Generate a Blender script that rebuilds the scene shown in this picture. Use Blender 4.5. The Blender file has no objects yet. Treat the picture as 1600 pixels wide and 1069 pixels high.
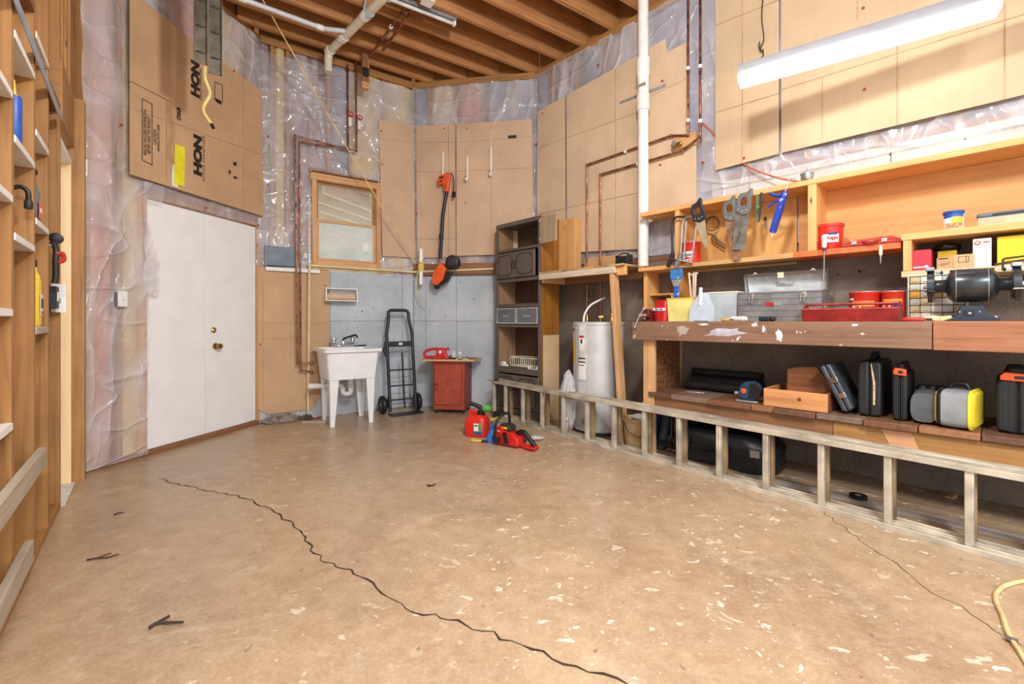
import bpy, bmesh, math, random
from mathutils import Vector, Matrix, noise
random.seed(7)
R_ = math.radians
SC = bpy.context.scene
COL = SC.collection

# ------------------------------------------------------------------ camera
EYE, FOC, HOR = 1.07, 700.0, 502.0
cam_d = bpy.data.cameras.new('camera')
cam_d.sensor_width = 36.0
cam_d.lens = 36.0 * FOC / 1600.0
cam_d.shift_y = -(534.5 - HOR) / 1600.0
cam_d.clip_start = 0.02
cam = bpy.data.objects.new('camera', cam_d)
COL.objects.link(cam)
cam.location = (0, 0, EYE)
cam.rotation_euler = (R_(90), 0, 0)
SC.camera = cam

# ------------------------------------------------------------------ world, lamps, exposure
w = bpy.data.worlds.new('daylight')
SC.world = w
w.use_nodes = True
w.node_tree.nodes['Background'].inputs[0].default_value = (0.90, 0.96, 1.0, 1)
w.node_tree.nodes['Background'].inputs[1].default_value = 1.35

def area_lamp(name, loc, rot, sx, sy, power, color=(1, 1, 1)):
    d = bpy.data.lights.new(name, 'AREA')
    d.shape = 'RECTANGLE'; d.size = sx; d.size_y = sy; d.energy = power; d.color = color
    o = bpy.data.objects.new(name, d); COL.objects.link(o)
    o.location = loc; o.rotation_euler = rot
    return o
# bulb inferred from wall shadows, plus an unseen lamp added for frontal fill
bd = bpy.data.lights.new('bulb', 'POINT'); bd.energy = 152; bd.shadow_soft_size = 0.12; bd.color = (1, 0.98, 0.95)
bulb = bpy.data.objects.new('ceiling_bulb', bd); COL.objects.link(bulb); bulb.location = (0.45, 1.35, 3.25)
area_lamp('added_fill_lamp', (1.1, -1.1, 3.4), (0, 0, R_(34.5)), 1.2, 0.18, 170, (1, 0.985, 0.96))
SC.view_settings.view_transform = 'Standard'
SC.view_settings.look = 'None'
SC.view_settings.gamma = 1
SC.view_settings.use_curve_mapping = False
SC.view_settings.exposure = 0.58

# ------------------------------------------------------------------ walls as frames: s along the wall, d out into the room, z up
class Frame:
    def __init__(self, p, q):
        self.o = Vector((p[0], p[1], 0)); v = Vector((q[0]-p[0], q[1]-p[1], 0))
        self.len = v.length; self.ex = v.normalized()
        self.ey = Vector((-self.ex.y, self.ex.x, 0))
        self.ang = math.atan2(self.ex.y, self.ex.x)
    def pt(self, s, d, z): return self.o + self.ex*s - self.ey*d + Vector((0, 0, z))
    def mat(self, s=0, d=0, z=0, rz=0):
        return Matrix.Translation(self.pt(s, d, z)) @ Matrix.Rotation(self.ang + rz, 4, 'Z')
    def at(self, u, v, d=0.0):
        """where the sight line through (u,v) meets the plane d in front of this wall -> (s, z)"""
        r = Vector(((u-800)/FOC, 1, (HOR-v)/FOC))
        o = self.o - self.ey*d
        t = self.ey.dot(o) / self.ey.dot(r)
        p = r*t
        return (p-o).dot(self.ex), EYE + p.z
def flo(u, v, z=0.0):
    t = (EYE - z) * FOC / (v - HOR)
    return Vector(((u-800)/FOC*t, t, z))
PM, P0, P1, P2, P3 = (-2.99, 3.15), (-2.64, 4.68), (-1.239, 5.63), (0.293, 5.39), (5.05, 0.262)
D = Frame(PM, P0); S = Frame(P0, P1); B = Frame(P1, P2); R = Frame(P2, P3)
L = Frame((-0.735, 0.30), (-2.90, 2.948))
I4 = Matrix.Identity(4)

# ------------------------------------------------------------------ mesh builder
class M:
    def __init__(self): self.bm = bmesh.new()
    def box(self, x0, x1, y0, y1, z0, z1, t=None):
        vs = [self.bm.verts.new(Vector(p)) for p in
              ((x0,y0,z0),(x1,y0,z0),(x1,y1,z0),(x0,y1,z0),(x0,y0,z1),(x1,y0,z1),(x1,y1,z1),(x0,y1,z1))]
        for f in ((0,3,2,1),(4,5,6,7),(0,1,5,4),(1,2,6,5),(2,3,7,6),(3,0,4,7)):
            self.bm.faces.new([vs[i] for i in f])
        if t is not None:
            for v in vs: v.co = t @ v.co
        return self
    def hexa(self, b, t):
        """b, t: four points each (bottom loop, top loop)"""
        vs = [self.bm.verts.new(Vector(p)) for p in list(b)+list(t)]
        for f in ((0,3,2,1),(4,5,6,7),(0,1,5,4),(1,2,6,5),(2,3,7,6),(3,0,4,7)):
            self.bm.faces.new([vs[i] for i in f])
        return self
    def bar(self, p, q, wx, wy, up=(0,0,1)):
        p, q = Vector(p), Vector(q); a = (q-p).normalized(); up = Vector(up)
        if abs(a.dot(up)) > .98: up = Vector((1,0,0))
        x = a.cross(up).normalized()*wx/2; y = x.cross(a).normalized()*wy/2
        return self.hexa([p-x-y, p+x-y, p+x+y, p-x+y], [q-x-y, q+x-y, q+x+y, q-x+y])
    def tube(self, pts, r, n=8, closed=False):
        pts = [Vector(p) for p in pts]; N = len(pts); rings = []
        rs = r if isinstance(r, (list, tuple)) else [r]*N
        ref = None
        for i, p in enumerate(pts):
            if closed: a = pts[(i+1) % N] - pts[i-1]
            else: a = pts[min(i+1, N-1)] - pts[max(i-1, 0)]
            a.normalize()
            if ref is None:
                ref = Vector((0,0,1)) if abs(a.z) < .9 else Vector((1,0,0))
            x = ref - a*ref.dot(a)
            if x.length < 1e-4: x = a.orthogonal()
            x.normalize(); ref = x; y = a.cross(x)
            rings.append([self.bm.verts.new(p + (x*math.cos(2*math.pi*k/n) + y*math.sin(2*math.pi*k/n))*rs[i]) for k in range(n)])
        for i in range(N if closed else N-1):
            A, Bq = rings[i], rings[(i+1) % N]
            for k in range(n): self.bm.faces.new((A[k], A[(k+1)%n], Bq[(k+1)%n], Bq[k]))
        if not closed:
            self.bm.faces.new(rings[0][::-1]); self.bm.faces.new(rings[-1])
        return self
    def cyl(self, p, q, r, r2=None, n=16):
        return self.tube([p, q], [r, r if r2 is None else r2], n)
    def lathe(self, prof, c=(0,0,0), axis=(0,0,1), n=24):
        """prof: list of (radius, height) from one end to the other, closed with caps"""
        a = Vector(axis).normalized(); x = a.orthogonal().normalized(); y = a.cross(x); c = Vector(c)
        rings = [[self.bm.verts.new(c + a*h + (x*math.cos(2*math.pi*k/n)+y*math.sin(2*math.pi*k/n))*max(r,1e-4)) for k in range(n)] for r, h in prof]
        for A, Bq in zip(rings, rings[1:]):
            for k in range(n): self.bm.faces.new((A[k], A[(k+1)%n], Bq[(k+1)%n], Bq[k]))
        self.bm.faces.new(rings[0][::-1]); self.bm.faces.new(rings[-1])
        return self
    def prism(self, pts, a, b, plane='xz'):
        """outline pts extruded from a to b on the axis the plane leaves out"""
        f = {'xz': lambda p, h: (p[0], h, p[1]), 'xy': lambda p, h: (p[0], p[1], h), 'yz': lambda p, h: (h, p[0], p[1])}[plane]
        A = [self.bm.verts.new(f(p, a)) for p in pts]; Bq = [self.bm.verts.new(f(p, b)) for p in pts]
        n = len(pts)
        self.bm.faces.new(A); self.bm.faces.new(Bq[::-1])
        for i in range(n): self.bm.faces.new((A[i], Bq[i], Bq[(i+1)%n], A[(i+1)%n]))
        return self
    def ball(self, c, r, sx=1, sy=1, sz=1, n=12):
        m = Matrix.Translation(c) @ Matrix.Diagonal((r*sx, r*sy, r*sz, 1))
        bmesh.ops.create_uvsphere(self.bm, u_segments=n, v_segments=max(6, n*2//3), radius=1, matrix=m)
        return self
    def ribbon(self, pts, w, z):
        """flat jagged strip on the floor"""
        prev = None
        for i, p in enumerate(pts):
            a = (Vector(pts[min(i+1, len(pts)-1)]) - Vector(pts[max(i-1, 0)])); a.z = 0; a.normalize()
            nrm = Vector((-a.y, a.x, 0)); ww = w[i] if isinstance(w, list) else w
            c = Vector((p[0], p[1], z))
            cur = (self.bm.verts.new(c+nrm*ww), self.bm.verts.new(c-nrm*ww))
            if prev: self.bm.faces.new((prev[0], prev[1], cur[1], cur[0]))
            prev = cur
        return self
    def xf(self, m): bmesh.ops.transform(self.bm, matrix=m, verts=self.bm.verts); return self
    def build(self, name, mat, parent=None, bevel=0.0, smooth=True, mw=None, seg=2, sub=0):
        bmesh.ops.recalc_face_normals(self.bm, faces=self.bm.faces)
        me = bpy.data.meshes.new(name)
        self.bm.to_mesh(me); self.bm.free()
        if smooth:
            me.polygons.foreach_set('use_smooth', [True]*len(me.polygons))
            me.set_sharp_from_angle(angle=R_(38))
        me.materials.append(mat)
        o = bpy.data.objects.new(name, me); COL.objects.link(o)
        if parent is not None: o.parent = parent
        if mw is not None: o.matrix_local = mw
        if sub:
            md = o.modifiers.new('s', 'SUBSURF'); md.levels = sub; md.render_levels = sub
        if bevel:
            md = o.modifiers.new('b', 'BEVEL'); md.width = bevel; md.segments = seg; md.limit_method = 'ANGLE'; md.angle_limit = R_(40)
        return o

def tag(o, label=None, cat=None, group=None, kind=None):
    if label: o['label'] = label
    if cat: o['category'] = cat
    if group: o['group'] = group
    if kind: o['kind'] = kind
    return o
def thing(name, label, cat, mw=I4, group=None):
    o = bpy.data.objects.new(name, None); COL.objects.link(o)
    o.matrix_world = mw; o.empty_display_size = 0.05
    return tag(o, label, cat, group)
def struct(name, label=None, mw=I4):
    o = bpy.data.objects.new(name, None); COL.objects.link(o); o.matrix_world = mw
    o.empty_display_size = 0.05
    return tag(o, label, None, None, 'structure')
def copy_tree(o, parent=None):
    c = o.copy(); COL.objects.link(c)
    if parent is not None: c.parent = parent
    for ch in list(o.children): copy_tree(ch, c)
    return c
def text(s, size, mat, parent, mw, name='lettering', align='CENTER', ext=0.0004, bold=0.0, sx=1.0, space=1.0):
    cu = bpy.data.curves.new('t', 'FONT'); cu.body = s; cu.size = size; cu.extrude = ext
    cu.align_x = align; cu.align_y = 'CENTER'; cu.offset = bold; cu.resolution_u = 3; cu.space_character = space
    t = bpy.data.objects.new('t', cu)
    me = bpy.data.meshes.new_from_object(t)
    bpy.data.objects.remove(t)
    me.name = name; me.materials.clear(); me.materials.append(mat)
    o = bpy.data.objects.new(name, me); COL.objects.link(o); o.parent = parent
    o.matrix_local = mw @ Matrix.Diagonal((sx, 1, 1, 1))
    return o
FACE = Matrix.Rotation(R_(90), 4, 'X')      # lettering standing up, read from -y
def arc(cx, cy, r, a0, a1, n=8, f=None):
    return [(cx + r*math.cos(R_(a0+(a1-a0)*i/n)), cy + r*math.sin(R_(a0+(a1-a0)*i/n))) for i in range(n+1)]
def spline(pts, n=6):
    pts = [Vector(p) for p in pts]; out = []
    for i in range(len(pts)-1):
        p0, p1, p2, p3 = pts[max(i-1,0)], pts[i], pts[i+1], pts[min(i+2, len(pts)-1)]
        for k in range(n):
            t = k/n
            out.append(0.5*((2*p1) + (p2-p0)*t + (2*p0-5*p1+4*p2-p3)*t*t + (3*p1-p0-3*p2+p3)*t**3))
    out.append(pts[-1]); return out
def fillet(pts, r, n=4):
    """polyline with rounded corners"""
    pts = [Vector(p) for p in pts]; out = [pts[0]]
    for i in range(1, len(pts)-1):
        a, b, c = pts[i-1], pts[i], pts[i+1]
        u, v = (a-b), (c-b); rr = min(r, u.length*.45, v.length*.45)
        p, q = b+u.normalized()*rr, b+v.normalized()*rr
        for k in range(n+1):
            t = k/n; out.append(p*(1-t)**2 + b*2*t*(1-t) + q*t*t)
    out.append(pts[-1]); return out

# ------------------------------------------------------------------ materials
def lin(c):
    return tuple((x/255/12.92 if x/255 <= .04045 else ((x/255+.055)/1.055)**2.4) for x in c) + (1,)
def base_mat(name):
    m = bpy.data.materials.new(name); m.use_nodes = True
    nt = m.node_tree; b = nt.nodes['Principled BSDF']
    return m, nt, b
def N(nt, t, **k):
    n = nt.nodes.new(t)
    for a, v in k.items():
        if a in n.inputs.keys() if isinstance(a, str) else False: n.inputs[a].default_value = v
        else: setattr(n, a, v)
    return n
def coords(nt, scale=(1,1,1), kind='Object', rnd=True):
    tc = nt.nodes.new('ShaderNodeTexCoord'); mp = nt.nodes.new('ShaderNodeMapping')
    mp.inputs['Scale'].default_value = scale
    nt.links.new(tc.outputs[kind], mp.inputs['Vector'])
    if rnd:
        oi = nt.nodes.new('ShaderNodeObjectInfo'); mu = nt.nodes.new('ShaderNodeMath'); mu.operation = 'MULTIPLY'; mu.inputs[1].default_value = 37
        nt.links.new(oi.outputs['Random'], mu.inputs[0])
        nt.links.new(mu.outputs[0], mp.inputs['Location'])
    return mp.outputs['Vector']
def noise_n(nt, vec, scale, detail=4, rough=.55, dist=0):
    n = nt.nodes.new('ShaderNodeTexNoise'); n.inputs['Scale'].default_value = scale; n.inputs['Detail'].default_value = detail
    n.inputs['Roughness'].default_value = rough; n.inputs['Distortion'].default_value = dist
    nt.links.new(vec, n.inputs['Vector']); return n.outputs['Fac']
def ramp(nt, fac, stops):
    r = nt.nodes.new('ShaderNodeValToRGB'); e = r.color_ramp.elements
    while len(e) < len(stops): e.new(0.5)
    for el, (p, c) in zip(e, stops): el.position = p; el.color = c if len(c) == 4 else lin(c)
    nt.links.new(fac, r.inputs['Fac']); return r.outputs['Color']
def mix(nt, fac, a, b, mode='MIX'):
    n = nt.nodes.new('ShaderNodeMix'); n.data_type = 'RGBA'; n.blend_type = mode
    for sock, v in ((n.inputs[0], fac), (n.inputs[6], a), (n.inputs[7], b)):
        if isinstance(v, (int, float)): sock.default_value = v
        elif isinstance(v, tuple): sock.default_value = v if len(v) == 4 else lin(v)
        else: nt.links.new(v, sock)
    return n.outputs[2]
def bump(nt, b, h, strength=.3, dist=.01):
    n = nt.nodes.new('ShaderNodeBump'); n.inputs['Strength'].default_value = strength; n.inputs['Distance'].default_value = dist
    nt.links.new(h, n.inputs['Height']); nt.links.new(n.outputs[0], b.inputs['Normal'])
_mc = {}
def mat(c, rough=.55, metal=0.0, var=.10, sc=9.0, bmp=.0, name=None, alpha=1, trans=0, wear=None, coat=0):
    key = (c, rough, metal, var, sc, bmp, alpha, trans, wear, coat)
    if key in _mc: return _mc[key]
    m, nt, b = base_mat(name or 'paint_%d_%d_%d' % c)
    b.inputs['Roughness'].default_value = rough; b.inputs['Metallic'].default_value = metal
    b.inputs['Coat Weight'].default_value = coat
    v = coords(nt); f = noise_n(nt, v, sc)
    lo = tuple(max(0, x*(1-var*1.6)) for x in c); hi = tuple(min(255, x*(1+var*.8)) for x in c)
    col = ramp(nt, f, [(.3, lo), (.7, hi)])
    if wear:
        f2 = noise_n(nt, v, 22, 5, .7)
        col = mix(nt, ramp(nt, f2, [(.60, (0,0,0)), (.68, (255,255,255))]), col, wear)
    nt.links.new(col, b.inputs['Base Color'])
    if bmp: bump(nt, b, noise_n(nt, v, sc*9), bmp, .004)
    if trans: b.inputs['Transmission Weight'].default_value = trans
    if alpha < 1: b.inputs['Alpha'].default_value = alpha
    _mc[key] = m; return m
def wood(c1, c2, axis='x', rough=.6, sc=1.0, stain=None, paint=None):
    key = ('w', c1, c2, axis, rough, sc, stain, paint)
    if key in _mc: return _mc[key]
    m, nt, b = base_mat('wood_%s_%d_%d_%d' % ((axis,)+c1))
    s = {'x': (1.6, 34, 34), 'y': (34, 1.6, 34), 'z': (34, 34, 1.6)}[axis]
    v = coords(nt, tuple(k*sc for k in s))
    f = noise_n(nt, v, 1.0, 5, .6, .6)
    col = ramp(nt, f, [(.28, c2), (.52, c1), (.75, tuple(min(255, x*1.06) for x in c1))])
    v2 = coords(nt, (3, 3, 3)); f2 = noise_n(nt, v2, 1.3, 3)
    col = mix(nt, ramp(nt, f2, [(.35, (205,205,205)), (.65, (255,255,255))]), (0,0,0), col) if False else mix(nt, .35, col, ramp(nt, f2, [(.3, c2), (.7, c1)]))
    # knots
    vo = nt.nodes.new('ShaderNodeTexVoronoi'); vo.inputs['Scale'].default_value = 1.0
    k = {'x': (2.2, 7, 7), 'y': (7, 2.2, 7), 'z': (7, 7, 2.2)}[axis]
    nt.links.new(coords(nt, k), vo.inputs['Vector'])
    kn = ramp(nt, vo.outputs['Distance'], [(.03, (255,255,255)), (.075, (0,0,0))])
    col = mix(nt, kn, col, tuple(x*.42 for x in c2))
    if stain:
        f3 = noise_n(nt, coords(nt, (1,1,1)), 5, 5, .65)
        col = mix(nt, ramp(nt, f3, [(.48, (0,0,0)), (.66, (255,255,255))]), col, stain)
    if paint:
        f4 = noise_n(nt, coords(nt, (1,1,1)), 11, 6, .7)
        col = mix(nt, ramp(nt, f4, [(.62, (0,0,0)), (.66, (255,255,255))]), col, paint)
    nt.links.new(col, b.inputs['Base Color']); b.inputs['Roughness'].default_value = rough
    bump(nt, b, f, .15, .003)
    _mc[key] = m; return m
def cardboard(c, dirn='z'):
    key = ('cb', c, dirn)
    if key in _mc: return _mc[key]
    m, nt, b = base_mat('cardboard_%d' % c[0])
    v = coords(nt, (1,1,1))
    f = noise_n(nt, v, 2.6, 5, .6); g = noise_n(nt, coords(nt, (40, 40, 2) if dirn == 'z' else (2, 40, 40)), 1, 3)
    col = ramp(nt, f, [(.3, tuple(x*.90 for x in c)), (.7, c)])
    col = mix(nt, .10, col, ramp(nt, g, [(.3, tuple(x*.86 for x in c)), (.7, tuple(min(255, x*1.05) for x in c))]))
    nt.links.new(col, b.inputs['Base Color']); b.inputs['Roughness'].default_value = .75
    wv = nt.nodes.new('ShaderNodeTexWave'); wv.bands_direction = 'X' if dirn == 'z' else 'Z'
    wv.inputs['Scale'].default_value = 26; wv.inputs['Distortion'].default_value = .6
    nt.links.new(v, wv.inputs['Vector']); bump(nt, b, wv.outputs['Fac'], .10, .003)
    _mc[key] = m; return m
def concrete(name, c1, c2, pits=True, sc=2.2):
    m, nt, b = base_mat(name)
    v = coords(nt, (1,1,1), rnd=False)
    f = noise_n(nt, v, sc, 7, .62)
    col = ramp(nt, f, [(.32, c2), (.66, c1)])
    fine = noise_n(nt, v, 55, 3)
    col = mix(nt, .18, col, ramp(nt, fine, [(.3, tuple(x*.7 for x in c2)), (.7, tuple(min(255, x*1.1) for x in c1))]))
    if pits:
        sp = noise_n(nt, v, 30, 2, .5, .4)
        col = mix(nt, ramp(nt, sp, [(.27, (255,255,255)), (.30, (0,0,0))]), col, tuple(x*.42 for x in c2))
        st = noise_n(nt, coords(nt, (1,1,.35), rnd=False), 3.1, 5, .65)
        col = mix(nt, ramp(nt, st, [(.56, (0,0,0)), (.72, (110,110,110))]), col, tuple(x*.78 for x in c2))
    if False:
        vo = nt.nodes.new('ShaderNodeTexVoronoi'); vo.inputs['Scale'].default_value = 17; vo.inputs['Randomness'].default_value = 1
        dv = nt.nodes.new('ShaderNodeVectorMath'); dv.operation = 'ADD'
        nn = nt.nodes.new('ShaderNodeTexNoise'); nn.inputs['Scale'].default_value = 14
        nt.links.new(v, nn.inputs['Vector']); nt.links.new(v, dv.inputs[0]); nt.links.new(nn.outputs['Color'], dv.inputs[1])
        nt.links.new(dv.outputs[0], vo.inputs['Vector'])
        big = noise_n(nt, v, 7, 2)
        pit = ramp(nt, vo.outputs['Distance'], [(.13, (255,255,255)), (.19, (0,0,0))])
        pit = mix(nt, 1.0, pit, ramp(nt, big, [(.5, (0,0,0)), (.56, (255,255,255))]), 'MULTIPLY')
        col = mix(nt, pit, col, tuple(x*.45 for x in c2))
    nt.links.new(col, b.inputs['Base Color']); b.inputs['Roughness'].default_value = .8
    bump(nt, b, fine, .2, .004)
    return m
# ------------------------------------------------------------------ shared looks
PINE = {a: wood((216,170,120), (182,130,82), a) for a in 'xyz'}
STUD = {a: wood((176,128,74), (128,88,46), a) for a in 'xyz'}
JOIST = wood((196,140,90), (138,88,52), 'x')
DARKW = {a: wood((146,102,68), (108,72,46), a) for a in 'xyz'}
GREYW = {a: wood((190,176,158), (150,136,120), a, rough=.7) for a in 'xyz'}
CARD_A = cardboard((214,182,152)); CARD_B = cardboard((222,194,162)); CARD_C = cardboard((206,168,130)); CARD_W = cardboard((206,180,146))
WHITE = mat((236,236,234), .5, var=.03); BLACK = mat((24,24,25), .5, var=.2); DARK = mat((40,41,43), .55, var=.15)
STEEL = mat((190,192,194), .35, .55, var=.08); CHROME = mat((225,226,228), .12, 1, var=.03)
COPPER = mat((156,106,84), .34, .85, var=.35, sc=14); PVC = mat((240,240,236), .35, var=.03); CPVC = mat((226,208,164), .45, var=.05)
RED = mat((196,38,34), .4, var=.08); ORANGE = mat((236,92,36), .42, var=.06); YELLOW = mat((238,206,40), .5, var=.05)
INK = mat((34,32,32), .7, var=.05, name='printing_ink'); PINK_TACK = mat((170,52,46), .5, var=.1)
GREYPL = mat((128,130,134), .5, var=.08)

def plastic_mat():
    m, nt, b = base_mat('clear_plastic_sheet')
    v = coords(nt, (1,1,1), rnd=False)
    b.inputs['Base Color'].default_value = lin((232,230,236)); b.inputs['Roughness'].default_value = .13
    b.inputs['Specular IOR Level'].default_value = .9
    def ridge(vec, sc_, k, pw_):
        f = noise_n(nt, vec, sc_, 1, .4, .5)
        r = ramp(nt, f, [(.5-k, (0,0,0,1)), (.5, (1,1,1,1)), (.5+k, (0,0,0,1))])
        p_ = nt.nodes.new('ShaderNodeMath'); p_.operation = 'POWER'; p_.inputs[1].default_value = pw_
        nt.links.new(r, p_.inputs[0]); return p_.outputs[0]
    def add(x, y, wx, wy):
        m1 = nt.nodes.new('ShaderNodeMath'); m1.operation = 'MULTIPLY'; m1.inputs[1].default_value = wx; nt.links.new(x, m1.inputs[0])
        m2 = nt.nodes.new('ShaderNodeMath'); m2.operation = 'MULTIPLY_ADD'; m2.inputs[1].default_value = wy; nt.links.new(y, m2.inputs[0]); nt.links.new(m1.outputs[0], m2.inputs[2])
        return m2.outputs[0]
    r1 = ridge(coords(nt, (1.0, 1, .40), rnd=False), 2.3, .12, 2.2)
    tc = nt.nodes.new('ShaderNodeTexCoord'); mp = nt.nodes.new('ShaderNodeMapping'); mp.inputs['Rotation'].default_value = (0, .9, 0); mp.inputs['Scale'].default_value = (.5, 1, 1.2)
    nt.links.new(tc.outputs['Object'], mp.inputs['Vector'])
    r2 = ridge(mp.outputs['Vector'], 2.6, .06, 2.5)
    r3 = ridge(coords(nt, (1.2, 1, .7), rnd=False), 5, .07, 2.0)
    hgt = add(add(r1, r2, 1.0, .7), r3, 1.0, .25)
    bump(nt, b, hgt, .6, .03)
    tr = nt.nodes.new('ShaderNodeBsdfTransparent'); mx = nt.nodes.new('ShaderNodeMixShader')
    fog = noise_n(nt, v, 1.7, 3); cl = nt.nodes.new('ShaderNodeMapRange')
    cl.inputs[1].default_value = .3; cl.inputs[2].default_value = .7; cl.inputs[3].default_value = .20; cl.inputs[4].default_value = .42
    nt.links.new(fog, cl.inputs[0])
    op = add(cl.outputs[0], hgt, 1.0, .22)
    nt.links.new(op, mx.inputs[0])
    nt.links.new(tr.outputs[0], mx.inputs[1]); nt.links.new(b.outputs[0], mx.inputs[2])
    nt.links.new(mx.outputs[0], nt.nodes['Material Output'].inputs['Surface'])
    return m
PLASTIC = plastic_mat()
def fluff(c1, c2):
    m, nt, b = base_mat('insulation_%d_%d' % (c1[0], c1[1]))
    v = coords(nt, (1,1,.6)); f = noise_n(nt, v, 5, 6, .7)
    nt.links.new(ramp(nt, f, [(.3, c2), (.65, c1)]), b.inputs['Base Color']); b.inputs['Roughness'].default_value = 1
    bump(nt, b, noise_n(nt, v, 30, 4), .6, .02); return m
BATT = [fluff((222,170,150), (176,120,102)), fluff((226,206,150), (190,160,104)), fluff((188,176,182), (140,126,132)), fluff((158,160,182), (112,112,132))]

def plastic(fr, s0, s1, z0, z1, parent, d=.012, amp=.022, step=.03, seed=0, vert=1.0, cut=None):
    m = M(); ns = max(3, int((s1-s0)/step)); nz = max(3, int((z1-z0)/step)); g = []
    for j in range(nz+1):
        row = []
        for i in range(ns+1):
            s = s0+(s1-s0)*i/ns; z = z0+(z1-z0)*j/nz
            p = Vector((s*2.6*vert, z*1.15/vert, seed))
            q = p + noise.noise_vector(p*.7)*.55
            h1 = max(0, 1-abs(noise.noise(q))*2.6)**2.5
            p2 = Vector((s*2.2+z*2.6, z*2.0-s*2.4, seed+9)); h2 = max(0, 1-abs(noise.noise(p2+noise.noise_vector(p2*.6)*.4))*3)**3
            h3 = max(0, 1-abs(noise.noise(q*3.1+Vector((4,7,1))))*3)**3
            h = min(1, .62*h1 + .42*h2 + .22*h3 + .12*noise.noise(q*.7))
            row.append(m.bm.verts.new((s, -(d + amp*h), z)) if not (cut and cut(s, z)) else None)
        g.append(row)
    for j in range(nz):
        for i in range(ns):
            q = (g[j][i], g[j][i+1], g[j+1][i+1], g[j+1][i])
            if None not in q: m.bm.faces.new(q)
    for vv in [x for x in m.bm.verts if not x.link_faces]: m.bm.verts.remove(vv)
    o = m.build('plastic_sheet', PLASTIC, parent)
    o.data.set_sharp_from_angle(angle=R_(180))
    return o
def batt(s0, s1, z0, z1, parent, k, seed):
    m = M(); ns, nz = 6, max(4, int((z1-z0)/.09)); g = []
    for j in range(nz+1):
        row = []
        for i in range(ns+1):
            x = i/ns; z = z0+(z1-z0)*j/nz
            y = .058 - .05*math.sin(math.pi*x)**.5 - .03*noise.noise(Vector((x*2, z*3.1, seed)))
            row.append(m.bm.verts.new((s0+(s1-s0)*x, max(.004, y), z)))
        g.append(row)
    for j in range(nz):
        for i in range(ns): m.bm.faces.new((g[j][i], g[j][i+1], g[j+1][i+1], g[j+1][i]))
    return m.build('insulation_batt', BATT[k], parent)
TOP = 4.06

# ------------------------------------------------------------------ floor
def floor_mat():
    m, nt, b = base_mat('stained_concrete_floor')
    v = coords(nt, (1,1,1), rnd=False)
    f = noise_n(nt, v, .9, 8, .62, .3)
    col = ramp(nt, f, [(.30, (140,110,80)), (.48, (176,145,110)), (.70, (198,169,133))])
    g = noise_n(nt, v, 3.1, 6, .65)
    col = mix(nt, mix(nt, 1.0, ramp(nt, g, [(.50, (0,0,0)), (.72, (150,150,150))]), (255,255,255), 'MULTIPLY'), col, (164,130,104))
    pale = noise_n(nt, coords(nt, (1.5,1,1), rnd=False), 2.3, 7, .7, .8)
    col = mix(nt, ramp(nt, pale, [(.58, (0,0,0)), (.68, (140,140,140))]), col, (214,204,190))
    fine = noise_n(nt, v, 70, 3, .6)
    col = mix(nt, .22, col, ramp(nt, fine, [(.3, (118,98,80)), (.7, (214,200,182))]))
    big = noise_n(nt, coords(nt, (1.2,.8,1), rnd=False), 2.0, 8, .72, .6)
    col = mix(nt, ramp(nt, big, [(.50, (0,0,0)), (.64, (170,170,170))]), col, (150,118,92))
    lite = noise_n(nt, coords(nt, (.8,1.2,1), rnd=False), 3.4, 9, .75, .9)
    col = mix(nt, ramp(nt, lite, [(.55, (0,0,0)), (.66, (170,170,170))]), col, (216,198,174))
    mid = noise_n(nt, v, 10, 8, .78)
    col = mix(nt, .26, col, ramp(nt, mid, [(.34, (120,94,68)), (.66, (208,188,160))]))
    # splashes of old paint with hard edges, thicker in some places, and dark spots
    mask = noise_n(nt, v, .8, 2)
    gx = nt.nodes.new('ShaderNodeSeparateXYZ'); nt.links.new(v, gx.inputs[0])
    ad = nt.nodes.new('ShaderNodeMath'); ad.operation = 'MULTIPLY_ADD'; ad.inputs[1].default_value = .07; nt.links.new(gx.outputs[0], ad.inputs[0]); nt.links.new(mask, ad.inputs[2])
    mk = ramp(nt, ad.outputs[0], [(.36, (110,110,110)), (.56, (255,255,255))])
    for sc_, lo, hi, w_ in ((5.0, .66, .68, .8), (13.0, .645, .665, .9), (30.0, .665, .69, .85)):
        sp = noise_n(nt, coords(nt, (1.0,1.35,1), rnd=False), sc_, 3, .62, .5)
        fl = mix(nt, 1.0, ramp(nt, sp, [(lo, (0,0,0)), (hi, (255*w_,)*3)]), mk, 'MULTIPLY')
        col = mix(nt, fl, col, (232,222,204))
    ds = noise_n(nt, coords(nt, (1.0,.7,1), rnd=False), 24, 2, .5, .3)
    col = mix(nt, ramp(nt, ds, [(.25, (200,200,200)), (.275, (0,0,0))]), col, (104,84,68))
    nt.links.new(col, b.inputs['Base Color'])
    rr = nt.nodes.new('ShaderNodeMapRange'); rr.inputs[1].default_value = .3; rr.inputs[2].default_value = .7; rr.inputs[3].default_value = .20; rr.inputs[4].default_value = .44
    nt.links.new(f, rr.inputs[0]); nt.links.new(rr.outputs[0], b.inputs['Roughness'])
    bump(nt, b, fine, .12, .003)
    return m
floor = struct('floor', 'stained tan concrete slab with a long crack')
m = M(); cx = Vector((1, 2.5, 0))
m.prism([(-6, -4), (9, -4), (9, 8), (-6, 8)], -.12, 0, 'xy')
m.build('slab', floor_mat(), floor)
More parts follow.
